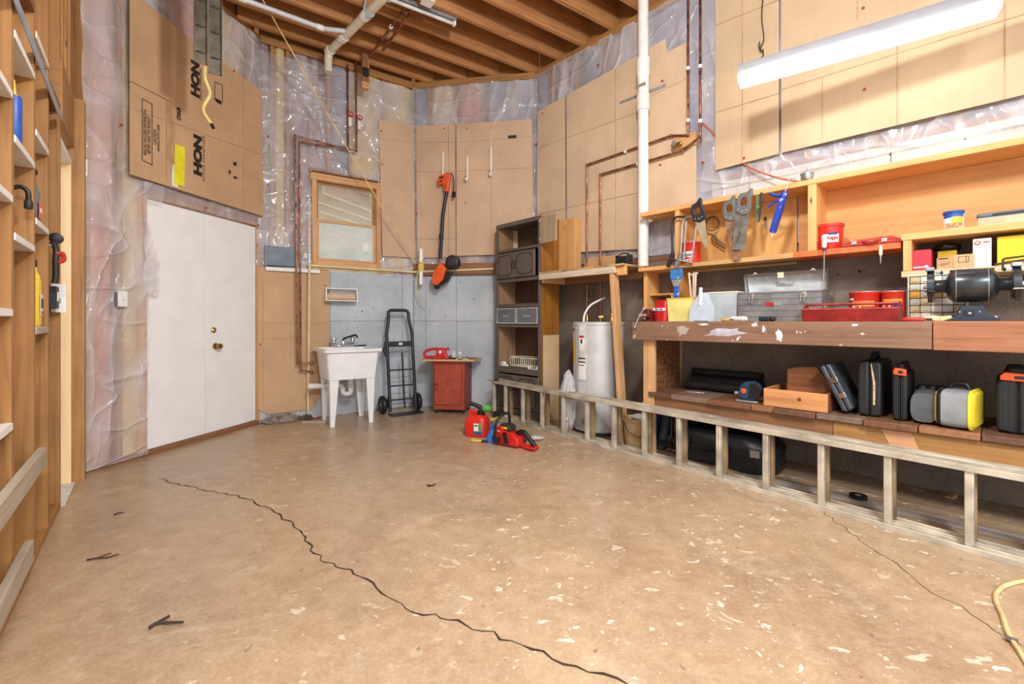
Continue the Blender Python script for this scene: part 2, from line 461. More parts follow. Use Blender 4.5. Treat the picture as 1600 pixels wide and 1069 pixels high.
def crack(pts, wd, name):
    P = [flo(u, v) for u, v in pts]; out = []; ws = []
    for i in range(len(P)-1):
        k = max(2, int((P[i+1]-P[i]).length/.035))
        for j in range(k):
            q = P[i].lerp(P[i+1], j/k); a = (P[i+1]-P[i]).normalized(); nrm = Vector((-a.y, a.x, 0))
            out.append(q + nrm*random.uniform(-.015, .015)); ws.append(wd*random.uniform(.35, 1.3))
    out.append(P[-1]); ws.append(wd*.4)
    return M().ribbon(out, ws, .0012).build(name, mat((62,44,34), .95, var=.2), floor)
crack([(250,748),(300,762),(370,775),(410,790),(440,808),(475,830),(487,860),(503,875),(530,884),(560,902),(600,925),(650,955),(680,961),(700,968),(770,990),(830,1015),(900,1042),(985,1072)], .0042, 'crack')
crack([(1210,730),(1285,800),(1345,845),(1400,880),(1440,915),(1500,947),(1540,975),(1600,1010)], .0016, 'crack')
m = M()
p = [R.pt(s, dd, 0.0015) for s, dd in ((2.55,.62),(2.55,.50),(4.6,.50),(4.6,.62))]
m.bm.faces.new([m.bm.verts.new(x) for x in p])
m.build('pale_stripe', mat((196,190,182), .6, var=.08, sc=5), floor)

# ------------------------------------------------------------------ concrete pieces of a wall
CONC_BLUE = concrete('cool_grey_concrete', (200,207,213), (164,174,184))
CONC_WARM = concrete('brown_grey_concrete', (144,128,114), (98,86,76))
CONC_WHITE = concrete('limewashed_concrete', (214,212,206), (184,182,178), pits=True, sc=4)
def panels(wall, ss, zs, cm, th=.20):
    for i in range(len(ss)-1):
        for j in range(len(zs)-1):
            y = random.uniform(0, .004); g = .0022
            mm = cm[j] if isinstance(cm, list) else cm
            M().box(ss[i]+g, ss[i+1]-g, y, th, zs[j]+g, zs[j+1]-g).build('concrete_panel', mm, wall, bevel=.0015, seg=1)
    M().box(ss[0]-.10 if ss[0] <= 0 else ss[0], ss[-1]+(.10 if wall.name in ('wall_sink','wall_back') else 0), .007, th-.01, zs[0], zs[-1]-.004).build('concrete_core', CONC_WARM, wall)
def wall_len(wl_): return {'wall_door': D.len, 'wall_sink': S.len, 'wall_back': B.len, 'wall_right': R.len}[wl_.name]
def studwall(wall, s0, s1, z0, z1, xs, kinds, rim=True):
    for x in xs: M().box(x-.019, x+.019, .0, .089, z0+.04, z1-.04).build('stud', STUD['z'], wall)
    M().box(s0, s1, 0, .089, z0, z0+.038).build('bottom_plate', DARKW['x'], wall)
    M().box(s0, s1, 0, .089, z1-.038, z1).build('top_plate', STUD['x'], wall)
    e = [s0]+list(xs)+[s1]
    for i in range(len(e)-1):
        a, b_ = e[i]+(.02 if i else .001), e[i+1]-(.02 if i < len(e)-2 else .001)
        if b_-a > .06: batt(a, b_, z0+.04, z1-.04, wall, kinds[i % len(kinds)], i*3.3+s0)
    M().box(s0-(.07 if s0 < .05 else 0), s1+(.07 if s1 > wall_len(wall)-.05 else 0), .09, .105, z0, z1).build('sheathing', DARKW['x'], wall)

# ------------------------------------------------------------------ door wall
wd = struct('wall_door', 'stud wall with pink insulation behind clear plastic', D.mat())
a0, zt0 = D.at(234, 318); a1, zt1 = D.at(400, 350)
DT = (zt0+zt1)/2
DS0, DS1 = D.at(230, 500)[0], D.at(401, 500)[0]
studwall(wd, -.06, DS0-.02, 0.0, TOP, [.0, DS0*.52], [0, 0, 1])
studwall(wd, DS0-.02, D.len+.02, DT+.06, TOP, [DS0+.2, DS0+.6, DS0+1.0], [2, 0, 1, 2])
M().box(DS0-.07, DS0-.001, 0, .085, 0, DT+.06).build('jamb_stud', PINE['z'], wd)
M().box(DS1+.005, D.len+.02, 0, .09, 0, DT+.06).build('jamb_stud', PINE['z'], wd)
M().box(DS0-.02, DS1+.005, 0, .09, DT+.012, DT+.055).build('door_head', STUD['x'], wd)
plastic(D, -.05, DS0-.005, .02, TOP-.02, wd, amp=.034, seed=1, vert=1.6, d=.012)
plastic(D, DS0-.005, D.len+.0, DT+.01, TOP-.05, wd, amp=.022, seed=2, d=.012)
# loose flap of plastic over the head of the door on the left
plastic(D, DS0-.06, DS0+.10, 1.28, DT+.12, wd, amp=.04, seed=9, d=.03, cut=lambda s, z: s > DS0+.10-.15*max(0, (z-1.5))/.7-.02 if z < 2.0 else False)
for k, (u, v) in enumerate(((190,195),(403,290),(322,325),(404,352),(330,120))):
    s, z = D.at(u, v, .05); M().cyl((s, -.055, z), (s, -.045, z), .009).build('tack', PINK_TACK, wd)

dr = struct('door_1', 'white painted pair of flush doors', D.mat())
DM = mat((242,243,244), .42, var=.015, sc=5, bmp=.05)
dm = D.at(323, 500)[0]
for x0, x1 in ((DS0+.003, dm-.003), (dm+.003, DS1-.002)):
    M().box(x0, x1, .012, .047, .045, DT).build('door_leaf', DM, dr, bevel=.003)
M().box(DS0-.02, DS1+.02, -.012, .06, 0, .04).build('threshold', DARKW['x'], dr, bevel=.004)
BRASS = mat((196,164,96), .25, 1, var=.1)
s, z = D.at(338, 541)
m = M().lathe([(.028,0),(.030,.006),(.012,.010),(.011,.03),(.024,.038),(.028,.052),(.022,.066),(.004,.070)], (s, .012, z), (0,-1,0), 20)
m.build('door_knob', BRASS, dr)
s, z = D.at(335, 516)
M().lathe([(.026,0),(.026,.008),(.018,.014),(.012,.02)], (s, .012, z), (0,-1,0), 18).build('deadbolt', BRASS, dr)

# ------------------------------------------------------------------ sink wall with the window
ws = struct('wall_sink', 'pale concrete wall with plastic covered studs and window above', S.mat())
CT = 1.64
j1 = S.at(516, 500)[0]; j2 = S.at(629, 500)[0]
panels(ws, [-.02, j1, j2, S.len+.0], [0, 1.07, CT], CONC_BLUE)
w0, wz1 = S.at(487, 270); w1, wz1b = S.at(594, 288)
wz0 = CT+.04; wz1 = (wz1+wz1b)/2
xs = [.09, .30, w0-.02, w1+.02, S.len-.04]
studwall(ws, 0, w0-.02, CT, TOP, [.12, (w0-.02)*.55], [2, 1, 2])
studwall(ws, w0-.02, w1+.02, wz1+.02, TOP, [w0+.18, w0+.42], [2, 3, 1])
studwall(ws, w1+.02, S.len, CT, TOP, [w1+.04], [3, 1])
plastic(S, -.03, w0+.0, CT-.0, TOP-.16, ws, amp=.04, seed=4, d=.012, step=.022)
plastic(S, w0+.0, w1-.02, wz1+.03, TOP-.12, ws, amp=.04, seed=5, d=.012, step=.022)
plastic(S, w1-.03, S.len+.01, CT-.02, TOP-.1, ws, amp=.018, seed=6, d=.010)
for u, v in ((419,213),(419,289),(486,268),(486,309),(496,229),(583,304),(596,205)):
    s, z = S.at(u, v, .05); M().cyl((s, -.058, z), (s, -.046, z), .009).build('tack', PINK_TACK, ws)
# window
wn = struct('window_1', 'wooden double hung window with dusty panes', S.mat())
fw = .05
for b4 in ((w0, w0+fw, wz0, wz1), (w1-fw, w1, wz0, wz1)): M().box(b4[0], b4[1], -.03, .09, b4[2], b4[3]).build('jamb', PINE['z'], wn, bevel=.003)
M().box(w0+fw, w1-fw, -.03, .09, wz0, wz0+.07).build('sill', PINE['x'], wn, bevel=.003)
M().box(w0-.02, w1+.02, -.035, .09, wz1-.075, wz1).build('head', PINE['x'], wn, bevel=.003)
wm = S.at(540, 349)[1]
for lo, hi, y, nm in ((wz0+.07, wm+.015, .012, 'lower_sash'), (wm-.015, wz1-.075, .045, 'upper_sash')):
    sf = M(); t = .028
    x0, x1 = w0+fw, w1-fw
    sf.box(x0, x0+t, y, y+.028, lo, hi).box(x1-t, x1, y, y+.028, lo, hi).box(x0+t, x1-t, y, y+.028, lo, lo+t+.004).box(x0+t, x1-t, y, y+.028, hi-t, hi)
    so = sf.build(nm, STUD['x'] if nm == 'upper_sash' else PINE['x'], wn)
    gm = mat((214,226,228), .06, var=.05, sc=3, alpha=.16 if nm == 'upper_sash' else .5, name='dusty_glass_'+nm)
    M().box(x0+t, x1-t, y+.012, y+.016, lo+t, hi-t).build('pane', gm, so, smooth=False)
s, z = S.at(571, 387, .0)
M().box(s-.035, s+.035, .007, .0105, z-.05, z+.05, Matrix.Translation((s,0,z)) @ Matrix.Rotation(R_(-4),4,'Y') @ Matrix.Translation((-s,0,-z))).build('sticker', WHITE, wn)
# outside: the underside of a deck and a pale bank
dk = struct('outside_deck', 'tan deck boards on pale joists seen through the window')
od = Vector((.32, .95, 0)).normalized(); on_ = Vector((od.y, -od.x, 0))
def outside(p):                     # clear of the sink wall and of the back wall
    return p.y > 4.68 + .679*(p.x+2.64) + .31 and (p.x < -1.5 or p.y > 5.63 - .157*(p.x+1.239) + .24)
for k in range(-9, 8):
    a_ = Vector((-2.05, 5.80, 0)) + on_*(k*.34) - od*3
    while not outside(a_): a_ = a_ + od*.05
    M().bar(a_+Vector((0,0,2.66)), a_+od*6.0+Vector((0,0,2.66)), .045, .16).build('deck_joist', wood((246,228,192), (222,198,158), 'x'), dk)
for k in range(-6, 34):
    c_ = Vector((-2.05, 5.80, 0)) + od*(k*.15)
    ts = [j*.05 for j in range(-90, 64) if outside(c_+on_*(j*.05))]
    if len(ts) > 2: M().bar(c_+on_*ts[0]+Vector((0,0,2.76)), c_+on_*ts[-1]+Vector((0,0,2.76)), .142, .028).build('deck_board', wood((206,176,130), (160,128,88), 'x'), dk)
M().box(-6, 6, 11.2, 11.4, -.1, 3.2).build('outside_bank', concrete('bank', (206,210,206), (168,176,170), sc=3), dk)

for k in range(9):
    s = w0-.02+k*.105
    m = M(); m.tube([(s+.1*i/5, -.02-.01*noise.noise(Vector((s*9+i, 2, 1))), CT+.018+.012*noise.noise(Vector((s*7+i, 5, 3)))) for i in range(6)], [.014+.006*noise.noise(Vector((k*3+i, 1, 7))) for i in range(6)], 8)
    m.build('insulation_tuft', BATT[1], ws)
# ------------------------------------------------------------------ back wall
wb = struct('wall_back', 'pale concrete wall under cardboard', B.mat())
k1 = B.at(665, 500)[0]; k2 = B.at(713, 500)[0]
panels(wb, [0, k1, k2, k2+.6, B.len+.0], [0, 1.07, CT], CONC_BLUE)
studwall(wb, 0, B.len, CT, TOP, [.2, .55, .9, 1.25], [3, 1, 0, 3, 3])
plastic(B, -.02, B.len+.02, CT+.05, TOP-.08, wb, amp=.034, seed=7, vert=1.5, step=.025)
M().box(.02, B.len, -.045, -.004, CT+.0, CT+.14).build('ledger_board', DARKW['x'], wb, bevel=.003)

# ------------------------------------------------------------------ right wall
wr = struct('wall_right', 'workshop wall, concrete below and limewashed above the bench', R.mat())
CR = 2.25
sj = R.at(1112, 400)[0]
panels(wr, [0, .62, 1.24, sj, sj+.72], [0, 1.07, CT], CONC_WARM)
r1 = R.at(1398, 230)[0]
panels(wr, [sj+.72, r1-.5, r1+.7, R.len], [0, 1.07, 1.66], CONC_WARM)
panels(wr, [sj, sj+.30, r1-.02, r1+.7, R.len], [1.66, 2.08, CR], CONC_WHITE)
studwall(wr, 0, sj-.0, CT, TOP, [.22, .6, .98, 1.36], [3, 2, 3, 2, 3])
studwall(wr, sj, R.len, CR, TOP, [sj+.3, sj+.7, sj+1.1, sj+1.5, sj+1.9, sj+2.4, sj+2.9, sj+3.4], [3, 2])
plastic(R, -.02, sj+.12, CT+.05, TOP-.05, wr, amp=.03, seed=11, vert=1.3)
plastic(R, sj-.08, R.len, CR-.06, TOP-.05, wr, amp=.026, seed=12, vert=1.2, step=.045)
M().box(.75, 1.25, -.04, -.004, CT-.02, CT+.10).build('ledger_board', PINE['x'], wr, bevel=.003)
for u, v in ((838,225),(935,102),(1035,127),(1032,258),(1098,254)):
    s, z = R.at(u, v, .05); M().cyl((s, -.058, z), (s, -.046, z), .010).build('tack', PINK_TACK, wr)

# ------------------------------------------------------------------ left partition: open studs with a doorway
wl = struct('wall_left', 'open stud partition with a doorway', L.mat())
def ls(Y): return (Y-.30)/L.ex.y
studs = [ls(y) for y in (.72, 1.02, 1.335, 1.65, 1.974, 2.255, 2.566)]
DW0, DW1 = studs[-1], L.len
for x in studs: M().box(x-.019, x+.019, 0, .089, .038, TOP-.04).build('stud', STUD['z'], wl)
M().box(0, DW0+.02, 0, .089, 0, .038).build('bottom_plate', STUD['x'], wl)
M().box(0, DW1+.10, 0, .089, TOP-.038, TOP).build('top_plate', STUD['x'], wl)
M().box(DW0-.02, DW1+.02, -.012, .05, 2.22, 2.56).build('header_board', STUD['x'], wl, bevel=.003)
for x in (DW0+.13, DW0+.30, DW1-.03): M().box(x-.019, x+.019, 0, .089, 2.56, TOP-.04).build('cripple_stud', STUD['z'], wl)
M().box(DW0+.02, DW1+.02, .0, .11, 2.10, 2.135).build('jamb_head', WHITE, wl)
M().box(DW1-.01, DW1+.022, .0, .11, 0.0, 2.10).build('door_jamb', wood((236,206,160), (220,186,136), 'z'), wl)
M().box(DW1+.023, DW1+.10, -.062, .03, 0, 2.55).build('end_stud', STUD['z'], wl)
M().box(DW0+.02, DW1-.01, -.02, .14, -.0, .012).build('threshold_plate', mat((206,200,190), .5), wl)
# boards of the shelves let in between the studs
def let_in(i, z, t=.028, dd=.02, m_=WHITE):
    M().box(studs[i]+.020, studs[i+1]-.020, -.004, .10, z-t, z).build('shelf_board', m_, wl, bevel=.002, seg=1)
for i, z in ((3,2.155),(3,1.765),(3,1.40),(2,1.91),(2,1.53),(2,1.115),(2,.70),(4,1.925),(4,1.53),(1,1.6),(1,1.2),(4,2.36)): let_in(i, z)
let_in(4, 1.045, .034, m_=GREYW['x'])
for i, z in ((3,2.46),(5,2.30)): let_in(i, z, .04, m_=DARKW['x'])
for (s1_, z) in ((ls(2.02), .50), (ls(1.79), .19)):
    M().box(.1, s1_, -.030, -.001, z-.085, z).build('nailed_rail', GREYW['x'], wl, bevel=.003)
M().box(0, DW0+.02, .092, .104, 0, TOP).build('backing_board', DARKW['z'], wl)
# the room beyond the doorway
M().box(DW0-.6, DW1+.35, 1.3, 1.36, 0, 2.6).build('room_beyond', mat((214,226,232), .6, var=.03), wl)

# ------------------------------------------------------------------ ceiling
JA = R_(34.5)
cl = struct('ceiling', 'open joists under bare subfloor', Matrix.Rotation(JA, 4, 'Z'))
jd = Vector((math.cos(JA), math.sin(JA))); jn = Vector((-jd.y, jd.x))
POLY = [Vector(L.o.xy), Vector((-2.96, 2.99)), Vector(PM), Vector(P0), Vector(P1), Vector(P2), Vector(P3), Vector((5.05, -2.4)), Vector((1.47, -2.4))]
def span(p):
    hits = []
    for a, b_ in zip(POLY, POLY[1:]+POLY[:1]):
        da, db = a.dot(jn)-p, b_.dot(jn)-p
        if da*db < 0: hits.append(a.lerp(b_, da/(da-db)).dot(jd))
    return (min(hits), max(hits)) if len(hits) > 1 else None
for p in (5.22, 4.93, 4.645, 4.305, 3.92, 3.575, 3.2, 2.85, 2.48, 2.1, 1.75, 1.38, 1.0, .65, .3):
    h = span(p)
    if h: M().box(h[0]-.06, h[1]+.08, p-.021, p+.021, TOP, TOP+.26).build('joist', JOIST, cl)
for k in range(8):
    y = -2.0+k*1.0
    M().box(-4.5, 6.5, y+.003, y+.997, TOP+.262, TOP+.28).build('subfloor_panel', DARKW['x'], cl)
for fr, n in ((D, 'a'), (S, 'b'), (B, 'c'), (R, 'd')):
    o = M().box(0.0, fr.len, .06, .10, TOP+.0, TOP+.26).build('rim_board', STUD['x'], cl)
    o.matrix_local = cl.matrix_world.inverted() @ fr.mat()
for fr in (S, B, R):
    o = M().box(0.01, fr.len-.01, -.02, -.001, TOP-.075, TOP-.0).build('trim_strip', STUD['x'], cl)
    o.matrix_local = cl.matrix_world.inverted() @ fr.mat()
# ------------------------------------------------------------------ cardboard sheets tacked to the walls
def sheet(fr, pts, d, cm, label, group=None, folds=(), uv=True, th=.005, tacks=(), top=None):
    q = [fr.at(u, v, d) for u, v in pts] if uv else list(pts)
    if top is not None: q = [(s, min(z, top)) for s, z in q]
    s0 = sum(p[0] for p in q)/len(q); z0 = min(p[1] for p in q)
    # finely divided slab so that the sheet bellies a little between its tacks
    bm = M(); bm.prism([(s-s0, z-z0) for s, z in q], -.0, th, 'xz')
    sw = max(p[0] for p in q)-min(p[0] for p in q)
    for k in range(1, 8):
        x = min(p[0] for p in q)-s0 + sw*k/8
        bmesh.ops.bisect_plane(bm.bm, geom=bm.bm.verts[:]+bm.bm.edges[:]+bm.bm.faces[:], plane_co=(x,0,0), plane_no=(1,0,0))
    for v in bm.bm.verts: v.co.y += .004*noise.noise(Vector((v.co.x*4+d*50, v.co.z*1.5, s0)))
    o = bm.build('cardboard_sheet', cm, mw=fr.mat(s0, d, z0), smooth=False)
    tag(o, label, 'cardboard', group)
    for a, b_ in folds:
        a, b_ = fr.at(*a, d), fr.at(*b_, d)
        M().bar((a[0]-s0, -.0015, a[1]-z0), (b_[0]-s0, -.0015, b_[1]-z0), .005, .004, (0,1,0)).build('fold_crease', CARD_D, o)
    for t in tacks:
        a = fr.at(*t, d); M().lathe([(.009,0),(.009,.004),(.004,.007)], (a[0]-s0, -.004, a[1]-z0), (0,-1,0), 10).build('tack', PINK_TACK, o)
    return o, s0, z0
CARD_D = mat((186,150,116), .8, var=.1)
G1 = 'cardboard sheets tacked over the wall plastic'
# printed carton over the doors
dd = .062
o, s0, z0 = sheet(D, [(203,127),(258,155),(296,62),(410,143),(411,338),(203,272)], dd, CARD_C, 'large printed furniture carton flattened on the wall over the double doors', G1,
    folds=[((260,156),(260,291)),((203,168),(410,242)),((380,125),(380,327))], tacks=[(365,111)])
def on(fr, u, v, d): s, z = fr.at(u, v, d); return s-s0, z-z0
def lab(fr, o, u, v, d, body, size, bold=.0, rot=90, sx=1, shear=0, space=1.0):
    x, z = on(fr, u, v, d)
    return text(body, size, INK, o, Matrix.Translation((x, -.0065, z)) @ FACE @ Matrix.Rotation(R_(rot), 4, 'Z'), sx=sx, bold=bold, space=space)
lab(D, o, 309, 243, dd, 'HON', .100, .006, sx=1.5); lab(D, o, 305, 124, dd, 'HON', .100, .006, sx=1.3)
lab(D, o, 318, 248, dd, 'OFFICE FURNITURE', .028, 0, sx=1.15, space=1.5); lab(D, o, 313, 132, dd, 'OFFICE FURNITURE', .028, 0, sx=.9, space=1.3)
lab(D, o, 226, 207, dd, 'READ ALL ENCLOSED INFORMATION', .034, 0, sx=.62); lab(D, o, 232, 211, dd, 'BEFORE USING THIS PRODUCT', .034, 0, sx=.62)
lab(D, o, 241.5, 214, dd, 'CAUTION', .034, 0, sx=.8); lab(D, o, 247, 216, dd, 'HANDLE WITH CARE', .030, 0, sx=.75)
lab(D, o, 279, 178, dd, 'CHAIR', .048, .0015, sx=.75)
def frame_lines(o, pts):
    mm = M()
    for a, b_ in zip(pts, pts[1:]+pts[:1]): mm.bar((a[0], -.0058, a[1]), (b_[0], -.0058, b_[1]), .004, .001, (0,1,0))
    mm.build('printed_frame', INK, o)
frame_lines(o, [on(D, u, v, dd) for u, v in ((221.5,154),(237,163),(237,258),(221.5,250))])
frame_lines(o, [on(D, u, v, dd) for u, v in ((335,128),(347,133),(347,160),(335,156))])
for pts in (((335,153),(344,157),(346,164),(338,160)), ((364,253),(369,254),(369,259),(364,258)), ((365,275),(370,277),(370,280),(364,278)), ((357,266),(360,267),(359,273),(357,271))):
    q = [on(D, u, v, dd) for u, v in pts]; M().prism(q, -.0058, -.0048, 'xz').build('printed_mark', INK, o)
q = [on(D, u, v, dd) for u, v in ((272,225),(288,230),(287,292),(271,287))]
M().prism(q, -.008, -.006, 'xz').build('shipping_tag', mat((246,240,40), .5, var=.06), o)
q = [on(D, u, v, dd) for u, v in ((268,256),(273,258),(278,294),(267,290))]
M().prism(q, -.0062, -.0058, 'xz').build('paper_slip', WHITE, o)
sheet(D, [(203,-40),(221,-2),(306,68),(270,160),(203,126)], dd+.010, CARD_C, 'plain cardboard piece in barred shadow above the printed carton', G1)
# sink wall and back wall
sheet(S, [(402,416),(515,420),(515,548),(511,602),(488,640),(418,648),(404,640)], .012, CARD_C, 'brown cardboard sheet behind the copper pipes left of the sink', G1,
    folds=[((411,505),(513,505)),((411,529),(488,529)),((411,440),(411,632))], tacks=[(508,446),(407,538)])
sheet(S, [(592,187),(646,196),(649,403),(598,400)], .040, CARD_A, 'narrow tan cardboard sheet right of the window', G1, folds=[((592,217),(646,222))], tacks=[(597,257)])
sheet(B, [(650,197),(711,194),(712,402),(652,403)], .050, CARD_A, 'tan cardboard sheet behind the hanging orange edger', G1,
    folds=[((650,223),(711,222)),((650,268),(711,270)),((652,374),(712,374)),((701,195),(701,402))], tacks=[(694,201),(651,334)])
o, s0, z0 = sheet(B, [(713,194),(831,186),(834,396),(713,400)], .055, CARD_A, 'wide tan cardboard sheet right of the edger with two empty hooks', G1,
    folds=[((713,223),(832,214)),((713,268),(832,262)),((767,190),(768,398))], tacks=[(730,201),(767,201),(728,317)])
for (u0, v0, u1, v1) in ((673,220,685,223),(794,212,807,216)):
    x0, z1 = B.at(u0, v0, .056); x1, z2 = B.at(u1, v1, .056)
    if u0 > 713: M().box(x0-s0, x1-s0, -.004, -.0005, z2-z0, z1-z0).build('carton_staple', DARK, o)
# right wall
sheet(R, [(840,174),(882,151),(884,395),(838,395)], .050, CARD_B, 'narrow cardboard sheet in the corner above the tall cabinet', G1, folds=[((840,232),(882,216)),((840,335),(884,326))], tacks=[(848,177)])
sheet(R, [(885,149),(1013,77),(1014,388),(886,395)], .056, CARD_B, 'tall cardboard sheet left of the white drain pipe', G1, folds=[((885,216),(1013,170)),((962,107),(962,390)),((886,325),(1013,298))])
sheet(R, [(1014,76),(1040,60),(1042,82),(1072,66),(1074,204),(1088,228),(1088,322),(1004,352),(1014,340)], .050, CARD_B, 'notched cardboard sheet behind the two copper risers', G1, folds=[((1014,152),(1074,122))], tacks=[(1036,127),(1032,258)])
sheet(R, [(1118,-260),(1217,-330),(1217,240),(1118,266)], .052, CARD_W, 'pale cardboard sheet at the left end of the strip light', G1, folds=[((1118,40),(1217,0)),((1118,176),(1217,146)),((1160,-100),(1160,255))], tacks=[(1163,247)], top=3.98)
sheet(R, [(1221,-300),(1760,-700),(1760,100),(1600,148),(1221,239)], .058, CARD_W, 'wide pale cardboard sheet behind the strip light', G1,
    folds=[((1221,140),(1640,10)),((1285,120),(1285,222)),((1402,60),(1402,195)),((1570,5),(1570,155)),((1340,-60),(1340,30))], tacks=[(1349,13),(1351,140)], top=3.98)

# ------------------------------------------------------------------ pipes
def pipe(name, pts, r, m_, label, cat='pipe', rad=.06, n=10, group=None):
    o = thing(name, label, cat, Matrix.Translation(pts[0]), group)
    q = [Vector(p)-Vector(pts[0]) for p in pts]
    M().tube(fillet(q, rad) if rad else q, r, n).build('run', m_, o)
    return o, q
def pR(u, v, d): s, z = R.at(u, v, d); return R.pt(s, d, z)
def pS(u, v, d): s, z = S.at(u, v, d); return S.pt(s, d, z)
def pB(u, v, d): s, z = B.at(u, v, d); return B.pt(s, d, z)
def pD(u, v, d): s, z = D.at(u, v, d); return D.pt(s, d, z)
# white drain stack on the right wall
s, z = R.at(1005, 200, .165)
o = thing('drain_pipe', 'thick white plastic drain pipe running up the right wall', 'pipe', R.mat(s, .165, 0))
M().cyl((0,0,CT+.11), (0,0,3.12), .048, n=20).build('run', PVC, o)
M().cyl((0,0,1.577), (0,0,CT+.11), .048, n=20).build('lower_run', PVC, o)
M().lathe([(.048,3.02),(.058,3.02),(.060,3.16),(.054,3.17),(.05,3.2),(.054,3.34),(.060,3.35),(.060,3.5),(.048,3.5),(.048,4.05)], (0,0,0), n=20).build('coupling', PVC, o)
a = R.at(968, 161, .06); b_ = R.at(1040, 133, .06)
m = M(); m.bar((a[0]-s, .105, a[1]), (b_[0]-s, .105, b_[1]), .004, .026); m.bar((-.055, -.052, (a[1]+b_[1])/2), (.055, -.052, (a[1]+b_[1])/2), .004, .026)
m.build('pipe_strap', STEEL, o)
# copper pair on the right wall
for i, (k, lb) in enumerate((
    ([(1075,-30),(1075,212),(1049,212),(917,258),(917,470)], 'outer copper water line bending down to the heater, left of its pair'),
    ([(1094,-30),(1094,214),(1066,236),(938,273),(938,470)], 'inner copper water line bending down to the heater, right of its pair'))):
    d = .080+.005*i
    pts = [pR(u, v, d) for u, v in k]; pts[0].z = min(pts[0].z, 4.0); pts[-1].z = 1.12
    o, q = pipe('copper_pipe', pts, .0105, COPPER, lb, rad=.03, group='copper lines to the water heater')
    for e in (1, 2, 3):
        M().ball(q[e], .015, n=10).build('elbow', COPPER, o)
    for e, f in ((0, .55), (0, .9), (2, .5)):
        mm = M()
        p = q[e].lerp(q[e+1], f); mm.tube([p+Vector((.0,.0,-.014)) if e == 0 else p-(q[e+1]-q[e]).normalized()*.014, p+Vector((0,0,.014)) if e == 0 else p+(q[e+1]-q[e]).normalized()*.014], .018, 10)
        mm.build('pipe_clip', WHITE, o)
s, z = R.at(1066, 222, .075)
M().box(-.09, .12, -.035, .035, -.05, .06).build('wooden_block', PINE['x'], mw=R.mat(s, .04, z), bevel=.004)
tag(bpy.data.objects['wooden_block'], 'wooden block behind the copper elbows on the right wall', 'block')
o = thing('shutoff_valve', 'small brass and white shutoff valve between the copper elbows', 'valve', R.mat(s-.04, .10, z-.02))
M().lathe([(.012,-.05),(.018,-.04),(.018,.04),(.012,.05)], (0,0,0), (1,0,0), 14).build('valve_body', BRASS, o)
M().lathe([(.006,0),(.006,.03),(.022,.032),(.022,.040),(.004,.042)], (0,-.012,0), (0,-1,0), 14).build('handle', GREYPL, o)
# copper pair on the sink wall
for i, (k, lb) in enumerate((
    ([(556,58),(557,236),(461,212),(465,568),(492,566)], 'left copper line running around the window corner down to the sink'),
    ([(543,92),(544,231),(468,222),(470,578),(490,582)], 'right copper line running beside the window down to the sink'))):
    d = .10+.0*i if i == 0 else .075
    pts = [pS(u, v, d) for u, v in k]
    if i == 1: pts[0].z = min(pts[0].z, 4.0)
    o, q = pipe('copper_pipe', pts, .0095, COPPER, lb, rad=.03, group='copper lines to the sink')
    for e in (1, 2, 3): M().ball(q[e], .0135, n=10).build('elbow', COPPER, o)
for u, v, lb in ((547,184,'red handled stop valve on the left ceiling copper riser'),(561,189,'red handled stop valve on the right ceiling copper riser')):
    p = pS(u, v, .10)
    o = thing('stop_valve', lb, 'valve', Matrix.Translation(p) @ Matrix.Rotation(S.ang, 4, 'Z'), 'stop valves above the window')
    M().lathe([(.012,-.10),(.017,-.09),(.018,.0),(.012,.02)], (0,0,0), n=12).build('valve_body', WHITE, o)
    M().tube([(.026*math.cos(t*math.pi/6), -.03, .028+.026*math.sin(t*math.pi/6)) for t in range(12)], .007, 6, True).build('hand_wheel', RED, o)
    M().cyl((0,0,0), (0,-.03,.026), .006, n=8).build('valve_stem', BRASS, o)
# cream line along the top of the concrete
p = [pS(481,652,.04), pS(483,415,.04)]; p[0].z = .04
s_, z_ = S.at(640, 426, .055); p += [S.pt(S.len-.03, .055, z_+.01), B.pt(.03, .055, z_+.01), pB(772, 420, .055)]; p[1] = S.pt(S.at(483,415,.04)[0], .05, z_+.01); p[0] = S.pt(S.at(481,600,.04)[0], .05, .04)
o, q = pipe('supply_pipe', p, .0135, CPVC, 'cream plastic pipe along the top of the concrete and down to the floor', rad=.03)
for e in (1,): M().ball(q[e], .021, n=10).build('elbow', CPVC, o)
# waste pipes under the joists
p = [flo(612,-16,3.93), flo(578,4,3.93), flo(513,82,3.93)]; p.append(p[-1]+Vector((0,0,-.02))); p[-1] = Vector((p[2].x-.0, p[2].y, 3.72))
p = [p[0], p[2], p[3]]
o, q = pipe('waste_pipe', p, .040, mat((226,218,198), .4, var=.05), 'thick cream waste pipe slung below the joists turning down at the sink wall', rad=.07, n=16)
a = q[0].lerp(q[1], .36)
dirv = (q[1]-q[0]).normalized()
for f in (.36, .72, .97):
    c = q[0].lerp(q[1], f); M().tube([c-dirv*.035, c+dirv*.035], .047, 16).build('coupling', PVC, o)
hk = q[0].lerp(q[1], .30)
M().tube([hk+Vector((-.03,.0,.14)), hk+Vector((-.052,0,.02)), hk+Vector((-.03,0,-.045)), hk+Vector((.03,0,-.045)), hk+Vector((.05,0,.0))], .009, 6).build('hanger', mat((150,200,220), .4), o)
c2 = p[0].lerp(p[1], .62)
p2 = [flo(372,-4,3.95), flo(506,45,3.95), c2]
o, q = pipe('branch_pipe', p2, .022, mat((214,220,232), .4, var=.04), 'thin white plastic pipe sloping under the joists to the waste pipe', rad=.05, n=12)
for f in (.05, .95): 
    c = q[0].lerp(q[1], f); dv_ = (q[1]-q[0]).normalized(); M().tube([c-dv_*.03, c+dv_*.03], .028, 12).build('coupling', PVC, o)
